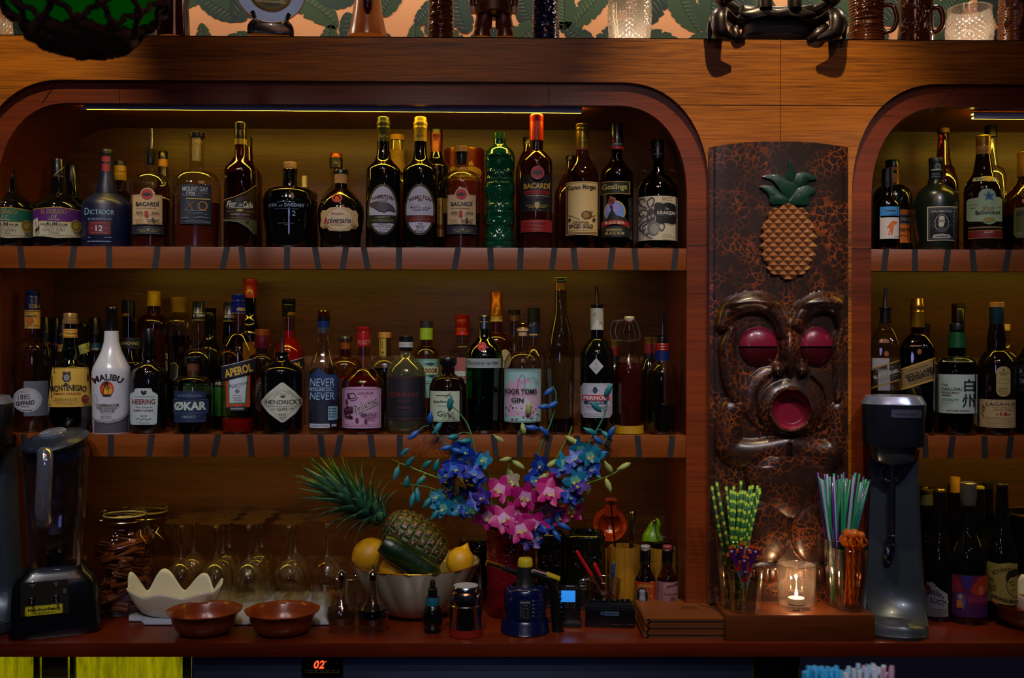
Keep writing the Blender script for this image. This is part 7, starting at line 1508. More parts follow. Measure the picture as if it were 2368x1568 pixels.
o.L('teal_label', [(1380,15.6),(1381,16),(1399,16),(1400,15)], mat('#145468', .4))
o.L('screw_collar', [(1360,9.5),(1361,10.8),(1379,11),(1380,15)], BLKC)
o.L('rubber_bulb', [(1340,.1),(1341,4),(1346,6),(1360,6.4)], mat('#0a0a0c', .35))
o = BO('shaker_tin', 'shiny steel tin with white cap and orange-red base', 'tin', 1079,-.103)
o.L('steel_body', [(1366,36),(1370,38),(1393,38),(1395,37),(1397,38.6),(1400,37),(1449,38),(1450,37)], mat('#d0ccc0', .16,1),64)
o.L('red_base', [(1449,38.4),(o.yb-2,38.4),(o.yb, 36),(o.yb, .1)], mat('#8a1a06', .45),64)
o.L('copper_shoulder', [(1364,30),(1365,36),(1368,37.6)], mat('#b0764a', .2,1),64)
o.L('screw_neck', [(1354,.1),(1354,29),(1357,31.5),(1364,32)], mat('#c0c0c0', .15,1),48)
o.L('white_cap', [(1353,.1),(1353,28),(1355,28)], mat('#a4a8b0', .4),48)
o = BO('gas_torch', 'blue gas canister blowtorch with black grip, yellow knob and trigger', 'torch', 1216,-.072)
o.L('gas_canister', [(1352,30),(1355,42),(1360,47),(1370,48.5),(1427,49)], mat('#06123c', .18,0,.6),56)
o.L('plastic_skirt', [(1427,49.5),(1432,53),(1455,56),(o.yb-3,57),(o.yb, 54),(o.yb, .1)], mat('#04103a', .25,0,.4),56)
o.L('valve_head', [(1308,12),(1309,18),(1330,19),(1345,20),(1354,24)], BLK2,32)
o.L('yellow_knob', [(1290.6,.1),(1290.6,14.5),(1293,16),(1307,17.5),(1309,17)], mat('#b8a01c', .45),40, disp=lambda th, z, rr: .0007*math.sin(th*14))
tube('brass_nozzle', [o.pt(1127,1297,-.02), o.pt(1165,1310,-.015)], [.0068,.0064], mat('#a8701c', .2,1), o.r, 24)
bm = bmesh.new(); a_, b__ = o.pt(1164,1310,-.015), o.pt(1200,1325,0)
tube_bm(bm, [a_.lerp(b__, i/12) for i in range(13)], [.0066 if i % 2 else .0056 for i in range(13)],18); frombm('burner_tube', bm, BLK2, o.r)
bm = bmesh.new(); tube_bm(bm, catmull([o.pt(x, y, d_) for x, y, d_ in ((1222,1322,0),(1250,1328,0),(1274,1342,0),(1284,1370,0),(1287,1410,0),(1292,1466,0))],5), [.012]*6+[.0135]*6+[.0135]*30 if False else .0135,16, flat=.85)
for i in range(9): tube_bm(bm, [o.pt(1285+i*.8,1372+i*10.5,0), o.pt(1285+i*.8,1375+i*10.5,0)],.0143,16, flat=.85)
frombm('grip', bm, mat('#0b0c0c', .3,0,.3), o.r)
bm = bmesh.new(); addbox(bm, -.017,.017,-.010,.010,-.004,.004,0,.003, Matrix.Translation(o.pt(1280,1331,-.004)) @ Matrix.Rotation(.35,4, 'Y')); frombm('yellow_trigger', bm, mat('#b8a01c', .4), o.r)
bm = bmesh.new(); addbox(bm, -.017,.017,-.008,.008,-.0012,.0012,0,.0005, Matrix.Translation(o.pt(1250,1320,-.008)) @ Matrix.Rotation(.28,4, 'Y')); frombm('warning_sticker', bm, mat('#a8848c', .4), o.r)
art('printed_label', [('r', 1202,1385,1230,1431, '#0a0a0c'),('t', 'EXPRESS', 1219,1391,17,3.4, '#9ca4b4', {'b': .03}),('l', [(1204,1392),(1208,1389),(1212,1391),(1208,1393.5),(1204,1392)],1, '#9ca4b4'),('r', 1212,1396,1222,1398, '#5a5e6a'),('f', 1211,1404,1223,1426,.8, '#5a5e6a'),('r', 1205,1398,1207,1424, '#3a3e4a')]
 +[('o', 1235,1388+i*8.6,2.2,2.2,.8, '#8a90a0') for i in range(5)]+sum([dotline(1239,1262,1386+i*8.6, '#2c3c64', 1)+dotline(1239,1262,1389+i*8.6, '#2c3c64', 1) for i in range(5)], []), o.cyl3(.0497), o.r, 4)
va = BO('flower_vase', 'tall cylindrical red sparkling vase holding the orchids', 'vase', 1183,.075)
m, nt, b_ = newmat('red_bubble_glass'); b_.inputs['Base Color'].default_value = lin('#5c0810'); b_.inputs['Roughness'].default_value = .08; b_.inputs['Coat Weight'].default_value = .6
t_ = nt.nodes.new('ShaderNodeTexCoord'); vz = nt.nodes.new('ShaderNodeTexVoronoi'); vz.inputs['Scale'].default_value = 120; nt.links.new(t_.outputs['Object'], vz.inputs['Vector'])
bn = nt.nodes.new('ShaderNodeBump'); bn.inputs['Strength'].default_value = .6; bn.inputs['Distance'].default_value = .003; nt.links.new(vz.outputs['Distance'], bn.inputs['Height']); nt.links.new(bn.outputs[0], b_.inputs['Normal'])
va.L('vase', [(1222,52),(1222,56),(1224,57),(1400,56),(va.yb-3,55),(va.yb, 52),(va.yb, .1)], m, 56)
o = BO('card_terminal', 'black card payment terminal with glowing blue screen', 'terminal', 1322,-.018)
bx = lambda nm, x0, x1, y0, y1, d0, d1, m, bev=.002, O=None: (lambda O: box(nm, (x0-O.px)*O.s, (x1-O.px)*O.s, d0, d1, O.H(y1), O.H(y0), m, O.r, bev))(O or o)
bx('base', 1298,1347,1432, o.yb, -.028,.03, BLK2,.004)
bx('body', 1297,1344,1354,1434,-.02,.014, mat('#0c0c10', .3,0,.2),.006)
bx('chrome_edge', 1306,1344,1429,1431.5,-.0225,-.019, CHR, .0005)
scm = mat('#2a86e0', .4, em=.75)
bx('screen', 1299,1332,1361,1387.5,-.0212,-.019, scm, .0005)
art('keypad_print', sum([dotline(1309,1319,1391+i*4, '#5c6470', 1.6)+dotline(1322,1334,1392+i*4, '#4a4a20', 1.4) for i in range(4)], [])+[('r', 1310,1353.5,1330,1355.5, '#8a94a8')], o.flat(.0205), o.r, 0)
GT = mat('#0c120a', .08,0,1)
for px, lab, Y_, w in ((1276, 'dark glossy green square tiki mug behind the torch', .16,32),(1355, 'dark glossy green square tiki mug behind the pens', .155,46)):
 o = BO('tiki_mug', lab, 'mug', px, Y_)
 def ds(th, z, rr, o=o, w=w):
  a = (th+math.pi/2+math.pi) % (2*math.pi)-math.pi
  if abs(a) > 1.2: return 0
  x = math.sin(a)*w*1.1; y = o.yb-z/o.s; d_ = 0; ax = abs(x)
  for cx, cy, rx, ry, h in ((w*.42,1290,13,12,5),(w*.42,1290,7,6,-4),(0,1300,8,26,6),(w*.3,1262,4,26,3),(w*.6,1256,4,18,3),(0,1340,26,12,6),(0,1340,18,5,-5),(0,1255,5,22,3)):
   q = ((ax-cx)/rx)**2+((y-cy)/ry)**2
   if q < 1: d_ += h*math.sqrt(1-q)
  return d_*.0008
 k = 70; pr = [(o.yb, w*.9),(o.yb-4, w)]+[(o.yb-4-(o.yb-4-1236)*i/k, w) for i in range(1, k+1)]+[(1230, w*.92),(1229, w*.8),(1235, w*.76),(1320, w*.7),(1320,.1)]
 lathe('cup', [(max(r_*o.s, .0001), o.H(y)) for y, r_ in pr], GT, o.r, 100, n=4, closed=True, disp=lambda th, z, rr, ds=ds, w=w, o=o: ds(th, z, rr) if rr >= w*o.s*.99 else 0, sharp=80)
o = BO('card_file_box', 'black card file box with lettered index tabs', 'box', 1412,-.02)
bx('box', 1356,1469,1402, o.yb, -.028,.02, mat('#07080a', .25,0,.2),.002, o)
bx('card_stack', 1360,1464,1391,1403,-.022,.015, mat('#0c0d12', .4),.001, o)
for i, t_ in enumerate((1375,1398,1423,1447)):
 bx('index_tab', t_-11, t_+11,1382,1392,-.021+i*.004,-.0195+i*.004, mat('#08090c', .35),.0006, o)
art('tab_letters', [('t', 'ABCD'[i], t_, 1386.5,4,5, '#8a90a0') for i, t_ in enumerate((1375,1398,1423,1447))], o.flat(.0215), o.r, 0)
art('name_plate', [('r', 1400,1414,1433,1424, '#3c5a80'),('t', 'ESSELTE', 1417.5,1419.2,29,5.6, '#0a0e16', {'b': .03}),('o', 1394.5,1419,4.8,4.8,.9, '#3c5a80'),('l', [(1391,1416),(1398,1422)],1, '#3c5a80'),('l', [(1391,1422),(1398,1416)],1, '#3c5a80'),('r', 1358,1402.4,1467,1403.4, '#20304a')]+dotline(1417,1440,1443, '#6a7080', .9)+dotline(1450,1467,1442.6, '#6a7080', .9), o.flat(.0285), o.r, 0)
pg = tumbler('pen_glass', 'clear plastic cup of ballpoint pens behind the card file box', 1397,.052,40,34,1340, cut=False)
def pen(label, a, b_, Y0, Y1, col, capf=.45):
 A, B = P(*a, Y0), P(*b_, Y1); r = thing('ballpoint_pen', label, 'pen', B)
 A = A-B; d = A.normalized()
 tube('barrel', [Vector((0,0,0)), A*.62],.0030, GTH, r, 8); tube('ink_refill', [Vector((0,0,0)), A*.6],.0011, mat(col, .4), r, 6)
 tube('cap', [A*(1-capf), A*.97, A], [.0046,.0042,.0024], mat(col, .25,0,.4), r, 10)
pen('red ballpoint pen leaning far to the left in the pen cup', (1333,1273),(1400,1385),.052,.057, '#a8101a', .52)
pen('red ballpoint pen, lower and nearer of the two red ones', (1374,1302),(1411,1384),.04,.05, '#a8101a', .36)
pen('blue ballpoint pen in the pen cup', (1420,1300),(1412,1384),.062,.058, '#0c2468', .42)
BMB = wood('#6a4a14', '#a8781e', .3,1.5, 'z', coat=.5, seed=30)
def bambcup(label, px, Y, w, top):
 o = BO('bamboo_cup', label, 'cup', px, Y)
 k = 40; hh = o.H(top)
 pr = [(.0001,.002),(w*.97*o.s, 0)]+[(w*o.s, .002+hh*i/k) for i in range(k)]+[(w*o.s, hh),(w*.86*o.s, hh),(w*.84*o.s, .01),(.0001,.01)]
 lathe('cup', pr, BMB, o.r, 144, closed=False, disp=lambda th, z, rr: (-.0022*(1-min(1, abs(((th*14/(2*math.pi)) % 1)-.5)*9)) + .0010*max(0,1-abs(((z+.03*math.floor(th*14/(2*math.pi)+.5)*.37) % .075)-.04)/.003)) if rr > w*o.s*.99 else 0, sharp=50)
 return o
bc = bambcup('bamboo slat cup holding a bar spoon and a muddler', 1446,.135,35.5,1262)
bambcup('bamboo slat cup under the green frog squeezer', 1533,.135,31,1265)
bambcup('bamboo slat cup barely showing behind the left bamboo cup', 1415,.235,33,1262)
o = BO('citrus_squeezer', 'orange enamel citrus squeezer standing in a bamboo cup', 'squeezer', 1412,.20, z=ZC+.05)
sm_ = Matrix.Translation(o.pt(1412,1214,0)) @ Matrix.Rotation(math.radians(86),4, 'X')
q_ = lathe('cup_bowl', [(28*o.s, .0),(38*o.s, 0),(40*o.s, -.003),(40*o.s, -.012),(30*o.s, -.022),(.0001,-.028)], mat('#b04008', .22,0,.6), o.r, 48, closed=False); q_.matrix_local = sm_
q_ = lathe('cup_inside', [(29*o.s, .0005),(27*o.s, -.006),(20*o.s, -.014),(.0001,-.018)], mat('#a83206', .25,0,.6), o.r, 48, closed=False); q_.matrix_local = sm_
bm = bmesh.new(); addbox(bm, -.015,.015,-.006,.006,-.024,.024,0,.003, Matrix.Translation(o.pt(1414,1172,-.002))); frombm('pusher_arm', bm, mat('#a03808', .25,0,.5), o.r); bm = bmesh.new(); tube_bm(bm, [o.pt(1411,1262), o.pt(1411,1330), o.pt(1411,1380)],.006,12); frombm('handle', bm, mat('#a03808', .25,0,.5), o.r)
tube('hinge_ring', [o.pt(1400,1160,-.01), o.pt(1414,1157,-.012), o.pt(1428,1160,-.01), o.pt(1414,1165,-.01), o.pt(1400,1160,-.01)],.0016, mat('#3a1a08', .3,.5), o.r, 8)
o = BO('bar_spoon', 'dark twisted bar spoon standing in the bamboo cup', 'spoon', 1446,.135, z=ZC+.012)
A, B = P(1413,1165,.12)-o.p, P(1431,1350,.135)-o.p
A.x, B.x = A.x, B.x
o.r.rotation_euler = (0,0,0)
bm = bmesh.new(); tube_bm(bm, [B.lerp(A, i/60) for i in range(61)], [.0019+.0005*math.sin(i*1.3) for i in range(61)],8); frombm('twisted_shaft', bm, mat('#2a1a0c', .25,.8), o.r)
o = BO('muddler', 'steel muddler handle standing in the bamboo cup', 'muddler', 1446,.135, z=ZC+.012)
o.r.rotation_euler = (0,0,0); A, B = P(1463,1186,.13)-o.p, P(1457,1350,.135)-o.p
bm = bmesh.new(); tube_bm(bm, [A+Vector((0,0,.006)), A+Vector((0,0,.004)), A, B.lerp(A, .7), B.lerp(A, .4), B], [.002,.007,.009,.0062,.004,.004],16); frombm('handle', bm, mat('#a8945c', .2,1), o.r)
o = BO('frog_squeezer', 'lime green enamel squeezer head shaped like a frog on a dark saucer', 'squeezer', 1528,.15, z=ZC+.185)
o.p.z = ZC
pz = P(1510,1224,.14); o.r.location = P(1508,1246,.14); oo = o.r.location
bm = bmesh.new(); pts = [P(x, y, .14)-oo for x, y in ((1489,1246),(1500,1236),(1512,1222),(1520,1208),(1524,1199))]
tube_bm(bm, catmull([P(x, y, .14)-oo for x, y in ((1509,1249),(1509,1238),(1512,1222),(1518,1208),(1521,1198))],5), [.027,.0268,.0262,.0255,.0245,.0235,.022,.020,.018,.0165,.0155,.0148,.0142,.0135,.013,.012,.0105,.0085,.0065,.004,.001],28, flat=.8)
frombm('head', bm, mat('#5c8a12', .25,0,.6, bump=.1, bscale=200), o.r)
for cx_, cy_ in ((1516.5,1206),):
 bm = bmesh.new(); bmesh.ops.create_uvsphere(bm, u_segments=20, v_segments=12, radius=.0058, matrix=Matrix.Translation(P(cx_, cy_, .122)-oo)); frombm('eye_rivet', bm, mat('#b8b06a', .15,1), o.r)
tube('mouth_seam', [P(x, y, d_)-oo for x, y, d_ in ((1517,1212,.1245),(1519,1225,.121),(1521,1236,.120),(1523,1246,.119))],.0009, mat('#16240a', .4), o.r, 6)
sd = lathe('saucer', [(.0001,0),(.02,0),(.034,.008),(.036,.012),(.034,.012),(.0001,.006)], mat('#3a0e06', .2,0,.5), o.r, 40, closed=False); sd.location = P(1521,1259,.145)-oo
tube('wire_loop', catmull([P(x, y, .115)-oo for x, y in ((1523,1246),(1530,1240),(1545,1243),(1556,1256),(1561,1275))],4),.0009, mat('#0c0c0c', .4), o.r, 6)
def dash(label, px, mb, labm, arts_, capc, lq):
 o = BO('bitters_bottle', label, 'bottle', px, .045)
 o.L('bottle', [(1300,11.5),(1312,12),(1322,15),(1334,22),(1342,24),(o.yb-4,24),(o.yb, 22)], mb, 40, closed=True)
 o.L('capsule', [(1270,10.6),(1272,12.6),(1300,13),(1302,12.2)], BLKC, 32)
 o.L('cap', [(1261,.1),(1261,10),(1262.5,11.2),(1266,11.2),(1267,10.4),(1271,10.6)], capc, 32)
 o.L('label', [(1341,24.3),(1342,24.5),(o.yb-5,24.5)], labm, 40)
 art('label_print', arts_, o.cyl3(24.6*o.s), o.r, 4)
dash('bitters bottle with orange label and oval bearded portrait', 1493.7, glass('#a8642a', '#1c0c02', .04,.9,.1), mat('#8a2c08', .5),
 [('t', 'REGANS', 1494,1353,34,7, '#b09040', {'b': .01, 'arc': .9}),('e', 1487,1378,14.5,21.5, '#8a7434'),('e', 1487,1378,13.6,20.5, '#0e0e14'),('e', 1487,1372,6.5,8.5, '#7a7c8c'),('e', 1487,1384,7,9, '#8c8e9c'),('e', 1487,1366,7.4,4, '#9a9cac'),('p', [(1475,1396),(1481,1388),(1493,1388),(1499,1396),(1487,1399)], '#24242e'),('t', '&', 1508,1378,5,7, '#b09040')]+dotline(1503,1516,1386, '#b09040', 1.2)+dotline(1503,1516,1391, '#b09040', 1.2)+[('r', 1483,1299,1519,1300, '#20201c')], mat('#8a8c94', .3), None)
dash("bitters bottle with pale pink printed paper label", 1544.5, glass('#c89a8a', '#1c0c08', .04,.9,.1), mat('#8f6468', .55),
 [('r', 1520,1346,1532,1398, '#94707a'),('l', [(1533,1346),(1533,1399)],1, '#3a2028'),('l', [(1522,1345),(1568,1345)],1, '#3a2028'),('t', 'PEYCHAUD', 1560,1353,34,6, '#2a181c', {'rot': -14, 'b': .03}),('t', "THE AROMA BITTERS", 1552,1374,32,3.2, '#2a181c', {'b': .03}),('o', 1557,1388,7,8,1.4, '#3a2830'),('e', 1557,1388,4,5, '#5a3c48')]+sum([dotline(1521,1531,1350+i*3.4, '#5a3c44', 1) for i in range(14)], [])+sum([dotline(1536,1568,1360+i*2.8, '#5a3c44', 1) for i in range(4)], [])+sum([dotline(1537,1547,1380+i*3.2, '#5a3c44', 1) for i in range(5)], []), mat('#8a3c44', .3), None)
for px in (1500,1538):
 pass
MW = wood('#5a2c0c', '#84481a', .5,1.2, 'x', seed=33, coat=.1)
m0 = None
for i, (z, dx, rz) in enumerate(((0,0,.0),(.0150,2,.01),(.0300,3,.02))):
 p = P(1580,784,-.085); pz = ZC+z
 label = ['slim wooden menu board, lowest of the stack of three', 'slim wooden menu board, middle of the stack of three', 'slim wooden menu board on top of the stack, with branded mark'][i]
 r = thing('menu_board', label, 'menu', (p.x+dx*.001+.004,-.070, pz),-.0, 'wooden menus stacked on the counter')
 x0, x1, d_ = -.092,.098,.175
 def slabm(nm, z0, z1, m, ins=0):
  v = [(x0+ins, -.062, z0),(x1-ins, -.062, z0),(x1-ins, -.062+d_, z0),(x0+ins, -.062+d_, z0)]
  v = v+[(a, b_, z1) for a, b_, _ in v]
  return mesh(nm, v, [(0,1,5,4),(1,2,6,5),(2,3,7,6),(3,0,4,7),(4,5,6,7),(3,2,1,0)], m, r, smooth=False)
 slabm('lower_cover', 0,.0045, MW); slabm('upper_cover', .0095,.0138, MW); slabm('pages', .0047,.0093, mat('#2a1408', .7),.003)
 bm = bmesh.new(); tube_bm(bm, [Vector((x0,-.062,.0069)), Vector((x0,-.062+d_, .0069))],.0069,12); frombm('spine', bm, MW, r)
 if i == 2:
  bm = bmesh.new()
  for k in range(6): addbox(bm, .0+k*.006,.004+k*.006,.02,.05-abs(k-2)*.003,.0139,.0141,0,0)
  frombm('branded_mark', bm, mat('#3a1c0a', .6), r)
 r.rotation_euler = (0,0,.0)
rb0 = P(1679,1478,-.152); rb1 = P(2024,1478,-.152)
ri = thing('wooden_riser', 'low wooden riser block in front of the tiki panel', 'riser', ((rb0.x+rb1.x)/2,-.152, ZC))
w_ = (rb1.x-rb0.x)/2; RZ = .057
bm = bmesh.new(); addbox(bm, -w_, w_, 0,.152-.032,0, RZ, 0,.0015); frombm('block', bm, wood('#4a2008', '#7c3c10', .4,1, 'x', seed=40, coat=.3), ri)
RT = ZC+RZ
class RO(BO):
 def __init__(s, name, label, cat, px, Y, **k): super().__init__(name, label, cat, px, Y, z=RT, **k)
def inglass(name, top, Y0, bot, Y1, m, rad, label, cat, group, src=None, taper=False):
 """straight stick thing from bottom point up to the pixel of its tip"""
 A, B = P(top[0], top[1], Y0), bot; d = A-B; L_ = d.length
 if src is None:
  bm = bmesh.new(); tube_bm(bm, [(0,0,0),(0,0,.2)], rad, 10, cap=False); o = frombm(name, bm, m, None, sharp=None)
  md = o.modifiers.new('s', 'SOLIDIFY'); md.thickness = .0004
 else: o = src.copy(); C.objects.link(o)
 o.location = B; o.rotation_mode = 'QUATERNION'; o.rotation_quaternion = Vector((0,0,1)).rotation_difference(d.normalized()); o.scale = (1,1, L_/.2)
 return tag(o, label, cat, group)
m, nt, b_ = newmat('bamboo_print_paper')
t_ = nt.nodes.new('ShaderNodeTexCoord'); sx = nt.nodes.new('ShaderNodeSeparateXYZ'); nt.links.new(t_.outputs['Object'], sx.inputs[0])
ml = nt.nodes.new('ShaderNodeMath'); ml.operation = 'MULTIPLY'; ml.inputs[1].default_value = 62; nt.links.new(sx.outputs['Z'], ml.inputs[0])
fr_ = nt.nodes.new('ShaderNodeMath'); fr_.operation = 'FRACT'; nt.links.new(ml.outputs[0], fr_.inputs[0])
cr = nt.nodes.new('ShaderNodeValToRGB'); e = cr.color_ramp.elements; e[0].position = .0; e[0].color = lin('#a4c430'); e[1].position = .34; e[1].color = lin('#8fb42a')
for p_, c_ in ((.36, '#0c3a1c'),(.6, '#1c5a28'),(.97, '#2c6a2a')): q = e.new(p_); q.color = lin(c_)
nt.links.new(fr_.outputs[0], cr.inputs[0]); nt.links.new(cr.outputs[0], b_.inputs['Base Color']); b_.inputs['Roughness'].default_value = .5
BSM = m
rnd = random.Random(31)
sg_ = tumbler('straw_glass', 'tall clear glass of bamboo-print straws behind the stirrer glass', 1697,-.078,40,27,1246, z=RT)
src = None
tips = [(1646,1124),(1657,1114),(1679,1124),(1697,1123),(1714,1111),(1735,1123),(1741,1121),(1753,1122),(1757,1128),(1758,1134)]+[(1690+i*5.6,1136+rnd.uniform(-4,6)) for i in range(12)]
for i, t in enumerate(tips):
 a = rnd.uniform(0,6.28); rr = rnd.uniform(.004,.02); bx_ = max(-.020, min(.020,(t[0]-1705)*-.0001+rr*math.cos(a)))
 o = inglass('paper_straw', t, -.078+rnd.uniform(-.03,.008), sg_.p+Vector((bx_, rr*math.sin(a)*.7,.012)),0, BSM, .0034, 'green bamboo-print paper straw in the tall glass left of the tiki carving', 'straw', 'bamboo-print straws', src); src = src or o
pg2 = tumbler('straw_glass', 'tall clear glass of purple, green and clear straws behind the orange stirrers', 1941,-.07,36,26,1246, z=RT)
COLS = (('#4a1c78', 'purple'),('#1c8a58', 'green'),('#8f98c4', 'pale lilac'),('#1c8a58', 'green'),('#4a1c78', 'purple'))
SR = {}
for i in range(40):
 c, nm = COLS[i % 5]; tx = 1892+i*3.1+rnd.uniform(-3,3); ty = 1092+rnd.uniform(0,26)+(12 if i > 34 else 0)
 if i == 0: tx, ty = 1891,1093
 a = rnd.uniform(0,6.28); rr = rnd.uniform(.002,.017)
 o = inglass('plastic_straw', (tx, ty),-.075+rnd.uniform(-.03,.01), pg2.p+Vector((rr*math.cos(a)+(tx-1950)*.00005, rr*math.sin(a)*.8,.012)),0, mat(c, .25,0,.4),.0028, nm+' plastic straw in the tall glass behind the orange stirrers', 'straw', nm+' plastic straws', SR.get(c)); SR.setdefault(c, o)
g2 = tumbler('stirrer_glass', 'short cut glass of purple bird-headed stirrers in front of the bamboo-print straws', 1725,-.122,42,33,1314, z=RT)
def flatshape(bm, pts, th, mi, off=0):
 n = len(pts); a = [bm.verts.new((x, -th/2+off, z)) for x, z in pts]; b = [bm.verts.new((x, th/2+off, z)) for x, z in pts]
 for f in [a[::-1], b]+[[a[i], a[(i+1) % n], b[(i+1) % n], b[i]] for i in range(n)]:
  bm.faces.new(f).material_index = mi
def bird():
 r = thing('bird_stirrer', 'purple parrot-headed drink stirrer with orange crest in the short glass', 'stirrer', (0,0,0),0, 'bird-headed stirrers')
 k = .001
 bm = bmesh.new(); flatshape(bm, [(x*k, z*k) for x, z in sm([(-3,60),(-7,72),(-8,84),(-3,92),(5,93),(9,87),(5,76),(6,62),(2,50),(-2,50),(-3,60)],3)[:-1]],.0035,0); frombm('head', bm, mat('#3c1450', .25,0,.5), r, smooth=False)
 bm = bmesh.new(); flatshape(bm, [(x*k, z*k) for x, z in ((-4,91),(-6,97),(-2,95),(0,99),(3,96),(7,98),(8,92),(6,91),(2,92.5))],.003,0,-.0004); flatshape(bm, [(x*k, z*k) for x, z in ((-8,86),(-14,84),(-15,78),(-11,76),(-7,80))],.003,0); frombm('crest', bm, mat('#b8481c', .3,0,.4), r, smooth=False)
 bm = bmesh.new(); flatshape(bm, [(math.cos(a)*.0034-.001,.0865+math.sin(a)*.0026) for a in [i*.52 for i in range(12)]],.0045,0); frombm('eye', bm, mat('#b4a0a4', .4), r, smooth=False)
 bm = bmesh.new(); flatshape(bm, [(x*k, z*k) for x, z in ((-6,52),(-2,60),(5,54),(9,44),(4,38),(-3,42))],.003,0); frombm('wing', bm, mat('#8a1c10', .3,0,.4), r, smooth=False)
 bm = bmesh.new(); flatshape(bm, [(x*k, z*k) for x, z in ((-3,44),(3,46),(7,34),(2,22),(-3,28))],.003,0,.001); frombm('tail', bm, mat('#10508a', .3,0,.4), r, smooth=False)
 bm = bmesh.new(); tube_bm(bm, [(0,0,0),(0,0,.052)],.0014,6); frombm('stick', bm, mat('#8a7a3a', .3), r)
 return r
b0 = bird()
for i, (x, top, an, rz) in enumerate(((1688,1262,.30,.1),(1712,1254,.05,.5),(1735,1260,-.12,-.1),(1755,1266,-.42,.2),(1700,1272,.18,-.4),(1745,1276,-.2,.5),(1724,1284,-.05,-.6))):
 o = b0 if i == 0 else copy_thing(b0,(0,0,0))
 tip = P(x, top, -.126+.006*(i % 3)); d = Vector((math.sin(-an),0, math.cos(an)))
 o.location = tip-d*.098; o.location.z = max(o.location.z, RT+.012); o.rotation_euler = (0,-an, rz)
 o['label'] = ['purple parrot-headed stirrer, leftmost in the short glass', 'purple parrot-headed stirrer rising tallest near the middle of the short glass', 'purple parrot-headed stirrer right of the tallest one', 'purple parrot-headed stirrer leaning furthest right over the glass rim', 'purple parrot-headed stirrer low behind the leftmost one', 'purple parrot-headed stirrer low at the right side', 'purple parrot-headed stirrer, lowest in the middle of the glass'][i]
cg = tumbler('candle_glass', 'cut crystal tumbler with a lit tealight on the riser', 1843,-.098,44,42,1305, z=RT, m=glass('#fff8f0', '#8a7a70', .03,.6,.16, milk=.02))
tl_ = thing('tealight', 'lit white tealight candle inside the crystal tumbler', 'candle', cg.p+Vector((0,0,.013)))
lathe('wax', [(.0001,.012),(.017,.012),(.018,.011),(.019,0),(.0001,0)], mat('#c8b8a4', .5), tl_, 32, closed=False)
lathe('flame', [(.0001,.013),(.0032,.017),(.0036,.021),(.002,.028),(.0001,.036)], mat('#ffd9a0', .5, em=32), tl_, 16, closed=False)
point('candle_flame_light', tl_.location+Vector((0,-.004,.04)),.55,(1,.62,.34),.006)
og = tumbler('stirrer_glass', 'tall ribbed glass packed with orange octopus-shaped stirrers on the right of the riser', 1968,-.102,41,33,1268, z=RT)
def octo(c, nm):
 r = thing('curly_stirrer', nm, 'stirrer', (0,0,0),0, 'curly plastic stirrers'); M_ = glass(c, '#5a1400', .06,.6,.14, milk=.45)
 bm = bmesh.new(); bmesh.ops.create_uvsphere(bm, u_segments=14, v_segments=9, radius=.0095, matrix=Matrix.Translation((0,0,.155)))
 for k in range(4):
  a = k*1.57+.4; tube_bm(bm, catmull([(0,0,.152),(.008*math.cos(a),.008*math.sin(a),.149),(.014*math.cos(a),.014*math.sin(a),.142),(.013*math.cos(a+.3),.013*math.sin(a+.3),.133),(.009*math.cos(a+.5),.009*math.sin(a+.5),.135)],3),.0026,7)
 frombm('octopus_head', bm, M_, r)
 bm = bmesh.new(); tube_bm(bm, [(.0008*math.cos(i),.0008*math.sin(i),.15*i/40) for i in range(41)],.0024,6); frombm('stick', bm, M_, r); return r
o1 = octo('#f07c14', 'orange curly octopus stirrer standing in the tall ribbed glass'); o2 = octo('#c8b41c', 'yellow-green curly stirrer at the back of the tall ribbed glass')
n1 = n2 = 0
for i in range(17):
 a = i*2.4; rr = .006+.022*((i % 6)/6); yel = i in (3,8)
 if yel: o = o2 if n2 == 0 else copy_thing(o2,(0,0,0)); n2 += 1
 else: o = o1 if n1 == 0 else copy_thing(o1,(0,0,0)); n1 += 1
 lx, ly = rr*.75*math.cos(a), rr*.75*math.sin(a)
 o.location = og.p+Vector((lx*.8, abs(ly)*.7+.002 if yel else ly*.7,.012)); o.rotation_euler = (-ly*4, lx*4, a)
